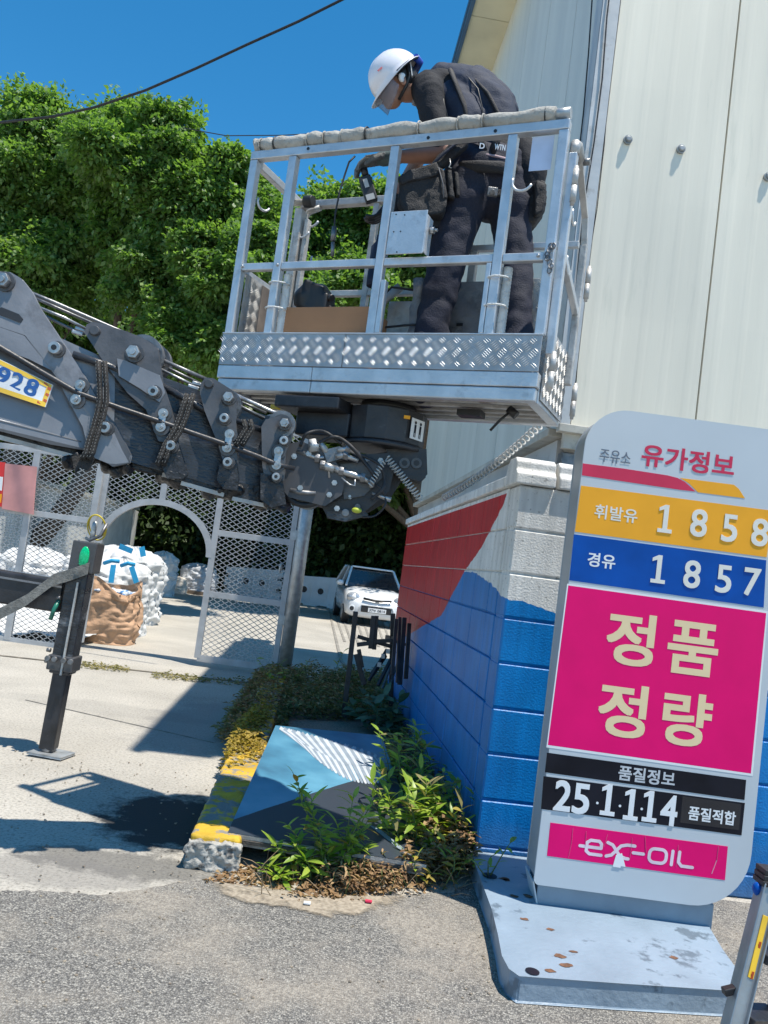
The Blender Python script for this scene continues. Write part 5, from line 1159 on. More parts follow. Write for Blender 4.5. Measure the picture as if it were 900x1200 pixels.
# ================================================================ FOLDED TRESTLES
tr = thing('steel_trestle', 'black steel trestle standing among weeds at the far end of the wall', 'trestle', (-.4, 7.7, 0))
def tl(t, nm, a, b2, w_, D, D2=None, m=black):
    w_ *= 1.35 if t is tr else .8; MB().beam(P(*a, D), P(*b2, D2 or D), w_, w_).build(nm, m, t, bevel=.003)
TD = 7.7
def zz_(x, y): return (320+x/4.5, 560+y/4.5)
tl(tr, 'leg', zz_(372, 1260), zz_(436, 705), .034, TD); tl(tr, 'leg', zz_(620, 1260), zz_(632, 715), .034, TD+.2)
tl(tr, 'crossbar', zz_(442, 880), zz_(540, 868), .028, TD); tl(tr, 'crossbar', zz_(445, 836), zz_(625, 890), .026, TD+.15); tl(tr, 'crossbar', zz_(530, 862), zz_(630, 858), .026, TD)
tl(tr, 'upright', zz_(514, 900), zz_(530, 728), .034, TD); tl(tr, 'upright', zz_(533, 905), zz_(546, 728), .03, TD+.02)
tl(tr, 'brace', zz_(438, 930), zz_(480, 1090), .034, TD); tl(tr, 'brace', zz_(452, 905), zz_(470, 1000), .028, TD); MB().box(P(*zz_(463, 952), TD-.02), (.03, .03, .05)).build('clamp', black, tr)
t2 = thing('trestle_stack', 'bundle of folded black trestles leaning on the red and blue wall', 'trestle', G(470, 800))
for i, (a, b2, w_) in enumerate((((650, 745), (628, 1040), .04), ((668, 735), (655, 1080), .035), ((692, 738), (668, 1090), .05), ((718, 768), (700, 1060), .045), ((622, 955), (552, 1095), .035), ((600, 905), (505, 1070), .03), ((632, 960), (575, 1110), .025), ((655, 980), (610, 1110), .025), ((592, 935), (520, 1040), .045), ((640, 860), (700, 880), .03), ((600, 840), (640, 850), .05))):
    tl(t2, 'bar', zz_(*a), zz_(*b2), w_, TD-.1+.04*i, TD-.25+.04*i, black if i != 6 and i != 7 else steeld)
for x, y in ((606, 915), (580, 940), (560, 985)): MB().box(P(*zz_(x, y), TD-.1), (.035, .03, .04)).build('fitting', galv, t2)

# ================================================================ FLAT BOARD WITH PAINTED WING
bz = (.17, .32)
B0 = G(267, 975, .155); B1 = G(323, 850, .30); B3 = G(500, 1013, .11); B2 = PL(447, 862, B0, (B3-B0).cross(B1-B0).normalized())
brd = thing('painted_board', 'light blue board painted with a white wing lying among the weeds', 'board', (B0.x, B0.y, 0))
def Bq(u, v): return (B0*(1-u)+B3*u)*(1-v)+(B1*(1-u)+B2*u)*v
bN = ((B3-B0).cross(B1-B0)).normalized()
def boardmat():
    m, n, l, b = newmat('board_sky_paint'); at = n.new('ShaderNodeAttribute'); at.attribute_name = 'UVMap'
    sp = n.new('ShaderNodeSeparateXYZ'); l.new(at.outputs['Vector'], sp.inputs[0])
    tc = n.new('ShaderNodeTexCoord'); nz = n.new('ShaderNodeTexNoise'); nz.inputs['Scale'].default_value = 2.2; nz.inputs['Detail'].default_value = 8; l.new(tc.outputs['Object'], nz.inputs['Vector'])
    r = ramp(n, [(.3, (.04, .12, .19)), (.46, (.07, .22, .33)), (.60, (.12, .32, .44)), (.75, (.22, .42, .53))]); l.new(nz.outputs['Fac'], r.inputs['Fac'])
    # dark lower field: v < f(u)
    a = n.new('ShaderNodeMath'); a.operation = 'MULTIPLY_ADD'; a.inputs[1].default_value = -.58; l.new(sp.outputs['X'], a.inputs[0]); l.new(sp.outputs['Y'], a.inputs[2])
    q = n.new('ShaderNodeMath'); q.operation = 'MULTIPLY_ADD'; q.inputs[1].default_value = .04; l.new(nz.outputs['Fac'], q.inputs[0]); l.new(a.outputs[0], q.inputs[2])
    s_ = n.new('ShaderNodeMath'); s_.operation = 'LESS_THAN'; s_.inputs[1].default_value = .10; l.new(q.outputs[0], s_.inputs[0])
    mx = n.new('ShaderNodeMixRGB'); l.new(s_.outputs[0], mx.inputs[0]); l.new(r.outputs[0], mx.inputs[1]); mx.inputs[2].default_value = (.035, .045, .06, 1)
    l.new(mx.outputs[0], b.inputs['Base Color']); b.inputs['Roughness'].default_value = .45; return m
q = MB(); q.add([B0, B3, B2, B1], [(0, 1, 2, 3)]); o = q.build('top_sheet', boardmat(), brd)
uv = o.data.uv_layers.new(name='UVMap')
for li, c in zip(o.data.polygons[0].loop_indices, ((0, 0), (1, 0), (1, 1), (0, 1))): uv.data[li].uv = c
q = MB()
for k, (t0, t1, ins) in enumerate(((-.003, -.022, 0), (-.024, -.04, .01), (-.042, -.058, -.004))):
    q2 = MB(); q2.prism([p+bN*t0+(p-Bq(.5, .5))*ins for p in (B0, B3, B2, B1)], bN*(t1-t0)); q2.build('plywood_layer', mat('weathered_ply%s' % ('' if not k else '_b' if k == 1 else '_c'), ((.46, .44, .41), (.10, .09, .08), (.36, .34, .32))[k], .9, 0, .2, 12, .5, 60), brd)
# wing feathers: thin painted relief
wm2 = mat('wing_white_paint', (.50, .54, .58), .6, 0, .08, 12); wm3 = mat('wing_grey_paint', (.24, .29, .34), .6, 0, .08, 12)
def Wp(x, y): # point on board plane from sight
    return PL(x, y, B0, bN)
root_pts = [(328, 853), (345, 857), (365, 862), (385, 868), (405, 873), (422, 878), (437, 884), (447, 890)]
tips = [(327, 858), (330, 868), (340, 880), (352, 892), (366, 902), (384, 910), (402, 916), (420, 920), (436, 922), (446, 922)]
def lerp(pts, t): t = t*(len(pts)-1); i = min(int(t), len(pts)-2); f = t-i; return (pts[i][0]*(1-f)+pts[i+1][0]*f, pts[i][1]*(1-f)+pts[i+1][1]*f)
for row, (k0, ext_, n_) in enumerate(((1.0, 0, 30), (.55, .0005, 26))):
    for i in range(n_):
        t = i/(n_-1); a = lerp(root_pts, t); hgt_ = (10+38*math.sin(math.pi*min(1, t*.8+.12)))*(1-.45*row); b2 = (a[0]+(30-14*t)*(1-.3*row), a[1]+hgt_*.95)
        if b2[0] > 452: b2 = (452, b2[1])
        dx, dy = b2[0]-a[0], b2[1]-a[1]; L = math.hypot(dx, dy)+1e-6; nx, ny = -dy/L*1.9, dx/L*1.9
        q = MB(); q.add([Wp(x, y)+bN*(.0012+.0006*row+.00005*i) for x, y in ((a[0]+nx, a[1]+ny), (a[0]-nx, a[1]-ny), (b2[0]-nx*.7, b2[1]-ny*.7), (b2[0]-dx/L*-1.5, b2[1]+dy/L*1.5), (b2[0]+nx*.7, b2[1]+ny*.7))], [(0, 1, 2, 3, 4)]); q.build('feather', wm2 if (i+row) % 2 else wm3, brd)
for i in range(10):
    a = (445+i*4, 972+i*3.2); q = MB(); q.add([Wp(x, y)+bN*.0015 for x, y in ((a[0], a[1]), (a[0]+5, a[1]+3.5), (a[0]-9, a[1]-2), (a[0]-14, a[1]-6))], [(0, 1, 2, 3)]); q.build('feather', wm3, brd)
for u, v in ((.15, .3), (.8, .3), (.2, .85), (.85, .85)):
    p = Bq(u, v)-bN*.06; MB().box((p.x, p.y, p.z/2), (.18, .18, p.z)).build('support_block', asph_edge, brd, bevel=.01)

# ================================================================ LADDER
lad = thing('step_ladder', 'small aluminium step ladder with yellow stickers at the bottom right edge', 'ladder', (1.30, 2.75, 0))
def ch(nm, a, b2, w_, d_, m=ladal):
    return MB().beam(a, b2, w_, d_, up=(0, 1, 0)).build(nm, m, lad, bevel=.003)
a = P(852, 1225, 2.72); b2 = P(900, 1032, 2.84); dv = (b2-a).normalized()
ch('rail', a, b2, .052, .05); 
for s_ in (-.026, .026): ch('rail_flange', a+X_*s_-Y_*.03, b2+X_*s_-Y_*.03, .006, .02)
a2 = P(905, 1225, 2.95); b3 = P(925, 1032, 2.9); ch('rail', a2, b3, .045, .04)
for t in (.18, .55, .9): ch('step', a.lerp(b2, t)+X_*.02, a2.lerp(b3, t), .03, .09, black)
ch('yellow_sticker', a.lerp(b2, .42)-Y_*.0275+X_*.006, a.lerp(b2, .80)-Y_*.0275+X_*.006, .02, .003, yelp); ch('yellow_sticker', a.lerp(b2, .0)-Y_*.028, a.lerp(b2, .12)-Y_*.028, .04, .003, yelp)
for t in (.44, .62): q = MB(); c = a.lerp(b2, t)-Y_*.0305+X_*.006; q.beam(c-Z_*.012, c+Z_*.012+X_*.004, .008, .001, up=(0, 1, 0)); q.build('sticker_mark', mat('sticker_red', (.5, .08, .02), .5), lad)
for t in (.995, 1.03, 1.065): ch('hinge_cap', a+(b2-a)*t-X_*.035, a+(b2-a)*t+X_*.06, .018, .075, toolbk)
ch('foot_clip', a.lerp(b2, .30)-X_*.055, a.lerp(b2, .34)-X_*.0, .022, .03, toolbk); MB().ell(a.lerp(b2, .94)-X_*.03, (.014, .02, .022)).build('stop', bluep, lad)
MB().ell(a+(b2-a)*1.0-Y_*.045, (.008, .006, .008)).build('rivet', steel, lad)

# ================================================================ WIRES
def wire(pts, r, label, sag=.3):
    o = MB().tube(pts, r, 6).build('overhead_wire', blackrub, None); tag(o, label, 'cable')
Wd = 9.0
wp = [P(x, y, D) for x, y, D in ((60, 137, 9.5), (110, 126, 9.5), (170, 106, 9.3), (230, 80, 9.1), (290, 52, 9.0), (350, 25, 8.8), (404, -2, 8.7), (500, -60, 8.5))]
wp = [P(-60, 150, 9.8)]+wp; wire(wp, .015, 'thick black overhead cable crossing the blue sky'); 
wire([P(215, 150, 13.5), P(265, 159, 13.5), P(330, 158.5, 13.5), P(500, 150, 13)], .008, 'thin wire meeting the left end of the basket rail')

# ================================================================ WORKER
per = thing('person', 'worker in white helmet, navy vest and dark trousers leaning over the basket rail', 'person', Wb(1.15, .27, 2.40))
DP = 4.02
def p_(x, y, d=0): return P(x, y, DP+d)
hc = p_(466, 101)
# head frame: looking left and down
fwd = (Vector((-.90, -.18, -.42))).normalized(); lat = fwd.cross(Vector((0, 0, 1))).normalized(); hup = lat.cross(fwd).normalized()   # lat points to viewer's side
if lat.y > 0: lat = -lat
hup = fwd.cross(lat); hup = hup if hup.z > 0 else -hup
def H(f, u, s): return hc+fwd*f+hup*u+lat*s
# ---- body skin: head, neck, arms as one continuous mesh together with the torso core
q = MB()
q.ell(H(-.01, .035, 0), (.098, .076, .095), (fwd, lat, hup), 20, 14)
q.ell(H(.045, -.045, 0), (.052, .055, .065), (fwd, lat, hup)); q.ell(H(.07, -.085, 0), (.028, .030, .024), (fwd, lat, hup))
q.ell(H(.098, -.02, 0), (.018, .014, .026), (fwd, lat, hup)); q.ell(H(.112, -.035, 0), (.013, .016, .012), (fwd, lat, hup))
q.ell(H(.092, -.063, 0), (.012, .024, .008), (fwd, lat, hup)); q.ell(H(.090, -.073, 0), (.012, .021, .008), (fwd, lat, hup))
q.ell(H(.080, .022, 0), (.022, .055, .014), (fwd, lat, hup)); q.ell(H(.05, -.02, .045), (.03, .025, .035), (fwd, lat, hup)); q.ell(H(.05, -.02, -.045), (.03, .025, .035), (fwd, lat, hup))
neck = p_(494, 106, .03); caps(q, [H(-.03, -.03, 0), p_(484, 106, .02), neck], [.058, .058, .062])
chest = p_(530, 128, .06); waist = p_(570, 172, .06); pelv = p_(572, 205, .05)
caps(q, [neck, chest, waist, pelv], [.07, .13, .125, .13])
shL = p_(503, 112, -.08); elL = p_(521, 181, -.12); wrL = p_(463, 184, -.06); shR = p_(545, 100, .20); elR = p_(500, 170, .25); wrR = p_(462, 235, .18)
caps(q, [shL, elL], [.056, .046]); caps(q, [elL, elL.lerp(wrL, .4), wrL], [.043, .041, .030]); caps(q, [shR, elR], [.055, .045]); caps(q, [elR, wrR], [.043, .03])
rm = remesh(q, .0085, 5); body = rm.build('body', skin, per)
# ears, brow, eye, mouth lines
for s_ in (1, -1):
    q = MB(); q.ell(H(-.005, -.012, s_*.078), (.019, .010, .031), (fwd, lat, hup)); q.ell(H(-.002, -.03, s_*.079), (.012, .009, .012), (fwd, lat, hup)); remesh(q, .004, 2).build('ear', skin, per)
    e = MB(); e.ell(H(.082, .005, s_*.034), (.012, .014, .008), (fwd, lat, hup)); e.build('eye', toolbk, per)
    MB().tube([H(.088, .026, s_*.018), H(.094, .031, s_*.035), H(.078, .028, s_*.056)], .0035, 6).build('eyebrow', toolbk, per)
MB().tube([H(.1, -.0685, -.018), H(.1035, -.068, 0), H(.1, -.0685, .018)], .0022, 6).build('mouth', mat('lip', (.22, .07, .06), .5), per)
q = MB(); q.ell(H(-.025, .03, 0), (.093, .0805, .085), (fwd, lat, hup)); 
hr = remesh(q, .007, 2, bumpfn=lambda v: .003*noise.noise(v*90)); hr.build('hair', toolbk, per)
# helmet: shell with ridge and short brim, tipped forward
hf = (fwd*.93-hup*.0+Vector((0, 0, -.12))).normalized(); hl = lat; hu = hf.cross(hl); hu = hu if hu.z > 0 else -hu
hu = (hu+fwd*.42).normalized(); hf = hl.cross(hu); hf = hf if hf.dot(fwd) > 0 else -hf
hcn = H(.0, .045, 0)
def helmet(mb, s=1.0, th=0):
    rows = 16; cols = 40; vs = []
    for i in range(rows+1):
        t = i/rows; ph = math.pi/2*(1-t)
        for j in range(cols):
            a = 2*math.pi*j/cols; rf = .142*s; rl = .118*s; ru = .128*s
            r = math.cos(ph); f = rf*r*math.cos(a); l_ = rl*r*math.sin(a); u = ru*math.sin(ph)
            ridge = .006*math.exp(-(l_/.016)**2)*max(0, math.sin(ph))**.5+.003*(math.exp(-((abs(l_)-.04)/.008)**2))*max(0, math.sin(ph)-.1)
            k = 1+ridge/.13; d = 0
            if i == rows: u -= .006
            vs.append(hcn+hf*f*k+hl*l_*k+hu*(u*k))
    # flare at rim
    for j in range(cols):
        a = 2*math.pi*j/cols; fr_ = .018+.040*max(0, math.cos(a))**2
        vs.append(hcn+hf*(.142+fr_)*math.cos(a)+hl*(.118+.016)*math.sin(a)-hu*(.018+.012*max(0, math.cos(a))))
    fs = [(i*cols+j, (i+1)*cols+j, (i+1)*cols+(j+1) % cols, i*cols+(j+1) % cols) for i in range(rows+1) for j in range(cols)]
    mb.add(vs, fs, True)
q = MB(); helmet(q); q.build('helmet_shell', helm, per, solid=.004)
MB().tube([hcn+hf*.150*math.cos(a)+hl*.126*math.sin(a)-hu*.016 for a in np.linspace(1.3, 4.98, 24)], .007, 8).build('helmet_rim', mat('dark_rim', (.02, .025, .03), .5), per)
q = MB(); text(q, 'SAFE', hcn, X_, Z_, .03, .01) if False else None
c = hcn+hf*.085+hl*.092+hu*.055
MB().box(c, (.030, .003, .008), (hf, hl, hu)).build('helmet_mark', mat('red_mark', (.5, .12, .14), .5), per) 
# blue cradle and white strap at the back of the helmet
MB().tube([hcn-hf*.12+hl*.07-hu*.01, hcn-hf*.15+hl*.02-hu*.03, hcn-hf*.14-hl*.05-hu*.03], .018, 8).build('cradle', bluesw, per)
MB().tube([H(-.05, .06, .083), H(-.045, .0, .088), H(-.015, -.045, .080), H(.03, -.09, .04)], .005, 6, sx=1.6).build('chin_strap', toolbk, per)
MB().beam(H(-.07, .07, .085), H(-.055, -.01, .09), .016, .004).build('strap_tab', whitep, per)
q = MB(); q.ell(H(.006, -.012, .094), (.014, .011, .02), (fwd, lat, hup)); q.ell(H(.0, -.0, .097), (.018, .009, .014), (fwd, lat, hup)); q.build('earpiece', whitep, per)
# smoked face shield below the brim
q = MB(); vs = []
for i in range(7):
    for j in range(17):
        a = R_(-62+124*j/16); v = i/6; vs.append(hcn+hf*(.168-.010*v)*math.cos(a)+hl*.125*math.sin(a)-hu*(.026+.085*v*max(0, math.cos(a*1.15))**.6))
q.add(vs, [(i*17+j, i*17+j+1, (i+1)*17+j+1, (i+1)*17+j) for i in range(6) for j in range(16)], True)
vis = mat('smoked_visor', (.22, .28, .36), .08, 0, .02, alpha=.26, spec=.5); q.build('face_shield', vis, per, solid=.0025)
MB().tube([H(.0, .01, .086), H(.06, .012, .082), H(.10, .0, .05)], .003, 6).build('glasses_arm', toolbk, per)
# ---- shirt with short sleeves
def folds(sc, amp, seed=0): return lambda v: amp*(noise.noise(v*sc+Vector((seed, 0, 0)))+.5*noise.noise(v*sc*2.3))+amp*.6*abs(noise.noise(Vector((v.x*sc*.6, v.y*sc*.6, v.z*sc*1.8+seed))))
q = MB()
caps(q, [p_(502, 100, .05), p_(525, 112, .06), p_(550, 135, .07), p_(568, 160, .06)], [.08, .125, .142, .135]); caps(q, [p_(512, 102, .02), p_(545, 104, .16)], [.09, .10])
caps(q, [p_(560, 128, .10), p_(580, 150, .12)], [.13, .12])
caps(q, [p_(500, 104, -.03), shL, p_(507, 135, -.10), p_(517, 168, -.115)], [.085, .078, .068, .060])
caps(q, [shR, elR.lerp(shR, .2)], [.078, .062]); caps(q, [waist, p_(572, 196, .05)], [.145, .15])
remesh(q, .0105, 5, bumpfn=folds(14, .006, 3)).build('shirt', cloth_b, per)
q = MB(); MB().tube([neck+Vector((.0, .0, 0))+(p_(484, 104)-neck).normalized()*.0+Vector((.074*math.cos(a)*.6+.012, .07*math.sin(a), .062*math.cos(a))) for a in np.linspace(0, 6.283, 21)[:-1]], .014, 8, closed=True).build('collar', mat('grey_collar', (.30, .31, .33), .8), per)
# navy vest over the back
q = MB(); caps(q, [p_(520, 98, .07), p_(545, 108, .06), p_(570, 130, .05), p_(578, 152, .05)], [.10, .135, .145, .14]); caps(q, [p_(530, 118, -.0), p_(552, 150, -.02)], [.10, .12]); caps(q, [p_(560, 100, .2), p_(585, 130, .18)], [.10, .11])
remesh(q, .0105, 5, bumpfn=folds(11, .008, 8)).build('vest', navy, per)
for pts in ([(528, 82, -.06), (535, 100, -.11), (545, 125, -.125), (550, 150, -.13)], [(555, 92, -.05), (572, 110, -.10), (585, 135, -.11), (588, 155, -.10)]):
    MB().tube([p_(*a) for a in pts], .010, 8, sx=1.8).build('vest_strap', bagblk, per)
for c, r in ((p_(578, 110, .02), (.06, .06, .045)), (p_(588, 124, .06), (.05, .06, .04)), (p_(571, 98, .08), (.05, .05, .04))):
    q = MB(); q.ell(c, r); remesh(q, .009, 3, bumpfn=lambda v: .006*noise.noise(v*40)).build('back_pouch', bagblk, per)
MB().tube([p_(574, 122, -.02), p_(580, 116, -.04), p_(590, 118, -.03), p_(594, 126, .0)], .009, 8).build('strap_loop', toolbk, per)
for pts in ([(531, 84, -.04), (548, 90, -.07), (560, 104, -.10), (566, 130, -.125), (566, 152, -.13)], [(517, 96, -.08), (520, 120, -.125), (528, 150, -.14)]):
    MB().tube([p_(*a) for a in pts], .0035, 5).build('seam', toolbk, per)
# suspenders crossing at the waist with letters
for a, b2 in (((556, 148, -.13), (569, 178, -.115)), ((588, 152, -.10), (575, 180, -.115))): MB().tube([p_(*a), p_((a[0]+b2[0])/2, (a[1]+b2[1])/2, -.14), p_(*b2)], .014, 8, sx=1.6).build('suspender', bagblk, per)
q = MB(); ex_ = Vector((math.cos(R_(-8)), -.1, math.sin(R_(-8)))); 
text(q, 'D', p_(565, 171, -.165), X_, Z_, .026, .03, .04); text(q, 'WTN', p_(586, 172.5, -.15), X_, Z_, .055, .03, .03); q.build('strap_lettering', whitep, per)
MB().tube([p_(553, 186, -.115), p_(566, 181, -.135), p_(580, 183, -.13), p_(596, 187, -.09)], .007, 8).build('white_piping', mat('pale_red_piping', (.5, .35, .36), .7), per)
MB().tube([p_(540, 196, -.12), p_(560, 195, -.155), p_(585, 196, -.145), p_(604, 200, -.08), p_(610, 204, .05), p_(575, 198, .22), p_(535, 198, .12)], .030, 10, closed=True, sx=.5).build('tool_belt', bagblk, per)
# ---- trousers
q = MB(); dl = .0
caps(q, [p_(560, 200, .0), p_(590, 203, .06)], [.150, .150]); caps(q, [p_(548, 215, -.01), p_(533, 265, -.03), p_(519, 330, -.05), p_(506, 380, -.05), p_(497, 455, -.05)], [.142, .114, .092, .085, .10])
caps(q, [p_(594, 215, .04), p_(600, 265, .02), p_(606, 330, -.05), p_(606, 380, -.10), p_(603, 450, -.13)], [.135, .105, .080, .072, .08]); caps(q, [p_(570, 215, .03), p_(572, 232, .04)], [.14, .12])
remesh(q, .011, 4, bumpfn=lambda v: folds(9, .010, 5)(v)*(1+1.3*max(0, min(1, (2.9-v.z)*2)))).build('trousers', trouser, per)
MB().box(p_(577, 225, -.145), (.05, .02, .045)).cyl(p_(577, 225, -.15), p_(577, 225, -.17), .014, 10).build('tool_clip', steeld, per, bevel=.004); MB().box(p_(588, 227, -.13), (.05, .02, .035)).build('clip_strap', bagblk, per, bevel=.004)
for x, d in ((492, -.05), (604, -.13)):
    q = MB(); b_ = p_(x, 436, d); b_.z = 2.44; q.ell(b_, (.055, .06, .045)); q.ell(b_+Vector((-.08, -.01, -.012)), (.08, .05, .032)); remesh(q, .009, 3).build('boot', toolbk, per)
# ---- tool pouches on the belt
def pouch(nm, pts, d0, th, label=None, m=bagblk):
    q = MB(); q.prism([p_(x, y, d0) for x, y in pts], Y_*th); r = remesh(q, .009, 4, bumpfn=lambda v: .006*noise.noise(v*22)+.003*noise.noise(v*60)); return r.build(nm, m, per, label=label)
o = pouch('hip_pouch', [(470, 202), (512, 192), (516, 200), (524, 238), (520, 250), (500, 252), (474, 250), (466, 235)], -.20, .13, 'large black hip pouch')
pouch('pouch_flap', [(466, 208), (480, 198), (512, 190), (516, 198), (512, 206), (480, 212), (470, 216)], -.215, .03)
for i, (x, w_) in enumerate(((517, 7), (526, 7), (534, 6))): pouch('pouch_pocket', [(x-3, 196+i), (x+w_-3, 197+i), (x+w_, 233-i*2), (x, 232-i*2)], -.205+.015*i, .05)
MB().tube([p_(514, 196, -.225), p_(519, 215, -.225), p_(520, 232, -.225)], .003, 5).build('pouch_seam', mat('grey_piping', (.12, .12, .13), .8), per)
pouch('side_pad', [(500, 196), (516, 178), (530, 165), (546, 163), (550, 168), (540, 176), (524, 190), (508, 202)], -.19, .05)
MB().tube([p_(500, 200, -.20), p_(520, 180, -.20), p_(535, 168, -.20), p_(547, 166, -.20)], .007, 6).build('pad_edge', navy, per)
pouch('front_pouch', [(455, 240), (468, 225), (474, 245), (500, 252), (520, 252), (524, 262), (505, 268), (490, 272), (470, 262), (455, 262), (447, 258)], -.12, .12)
MB().tube([p_(527, 186, -.20), p_(528, 192, -.21), p_(526, 196, -.21), p_(529, 197, -.21)], .003, 6).build('hook', steel, per)
MB().tube([p_(600, 165, .02), p_(606, 185, .0), p_(612, 205, .0)], .05, 10).build('hanging_strap', cloth_b, per) if False else None
q = MB(); caps(q, [p_(604, 160, .05), p_(614, 178, .03), p_(622, 200, .0), p_(618, 225, -.0)], [.05, .075, .085, .08]); remesh(q, .01, 4, bumpfn=folds(12, .006, 2)).build('hanging_vest_hem', cloth_b, per)
o = pouch('right_pouch', [(617, 205), (628, 203), (640, 212), (642, 225), (640, 245), (630, 258), (616, 262), (612, 240)], -.06, .14, 'black pouch on the right hip')
pouch('pouch_pocket', [(628, 210), (638, 214), (641, 230), (637, 248), (627, 252)], -.10, .05)
# ---- gloves with fingers
def hand(root, dirv, palmn, curl, nm, m=glove, s=1.0, spread=1):
    dirv = dirv.normalized(); side = dirv.cross(palmn).normalized(); q = MB()
    caps(q, [root-dirv*.05*s, root+dirv*.0], [.032*s, .034*s])
    q.box(root+dirv*.045*s, (.078*s, .09*s, .030*s), (side, dirv, palmn)); 
    for k, (o_, L, r) in enumerate(((-.030, .062, .0098), (-.010, .072, .0105), (.010, .068, .0102), (.030, .052, .0092))):
        b0 = root+dirv*.085*s+side*o_*s; a = curl; d1 = (dirv*math.cos(a)+palmn*math.sin(a)); d2 = (dirv*math.cos(a*2.1)+palmn*math.sin(a*2.1)); d3 = (dirv*math.cos(a*3)+palmn*math.sin(a*3))
        p1 = b0+d1*L*.5*s; p2_ = p1+d2*L*.34*s; p3 = p2_+d3*L*.26*s
        caps(q, [b0-dirv*.01, b0, p1, p2_, p3], [r*1.1*s, r*1.1*s, r*s, r*.95*s, r*.85*s], 10)
    t0 = root+dirv*.02*s+side*.036*s; t1 = t0+(dirv*.6+side*.6+palmn*.5)*.038*s; t2_ = t1+(dirv*.9+palmn*.6)*.03*s; caps(q, [t0, t1, t2_], [.014*s, .012*s, .0105*s], 10)
    return remesh(q, .0042, 2).build(nm, m, per)
hand(p_(451, 186, -.05), (p_(425, 190, -.04)-p_(451, 186, -.05)), Vector((-.15, .1, -1)).normalized(), .62, 'left_glove', glove, 1.12)
caps_ = MB(); caps(caps_, [p_(465, 184, -.06), p_(448, 186, -.05)], [.040, .038]); caps_.build('glove_cuff', mat('dark_teal_cuff', (.09, .13, .135), .8), per)
hand(p_(457, 240, .18), Vector((-.5, -.1, -.9)), Vector((-.9, .1, .3)), .5, 'right_glove', toolbk, 1.05)
# device hanging from the left hand, with its cable
dev = thing('handheld_device', 'black battery device with white labels hanging from the gloved hand', 'tool', P(431, 222, DP-.05))
ax1 = (P(437, 237, 3.97)-P(427, 205, 3.97)).normalized(); ax0 = Vector((ax1.z*-1, 0, ax1.x)).normalized(); ay = Vector((0, 1, 0))
q = MB().box(P(431.5, 222, DP-.05), (.062, .04, .135), (ax0, ay, ax1)); q.build('housing', toolbk, dev, bevel=.006)
MB().box(P(429, 214.5, DP-.072), (.022, .002, .045), (ax0, ay, ax1)).box(P(434, 230.5, DP-.072), (.042, .002, .030), (ax0, ay, ax1)).build('white_label', mat('label_grey', (.45, .45, .44), .5), dev)
MB().cyl(P(428.5, 206.5, DP-.05), P(426.5, 198, DP-.05), .018, 12).build('neck', toolbk, dev)
cb_ = MB(); pts = [(416, 183), (409, 190), (404, 205), (398, 225), (393, 250), (391, 275), (390, 294)]; cb_.tube([P(x, y, DP-.04) for x, y in pts], .005, 6); cb_.build('cable', blackrub, dev)
MB().cyl(P(392, 266, DP-.04), P(390, 282, DP-.04), .013, 10).cyl(P(390, 284, DP-.04), P(389.5, 300, DP-.04), .009, 10).build('connector', steeld, dev, label='metal connector at the cable end')
bt = thing('blue_bottle', 'dark blue bottle standing behind the front rail by the left leg', 'bottle', P(441, 330, 4.0))
MB().tube([P(437, 336, 4.0), P(438, 330, 4.0), P(443, 290, 4.0), P(445, 284, 4.0), P(446, 276, 4.0)], [.034, .036, .034, .02, .017], 14).build('flask', navy, bt)

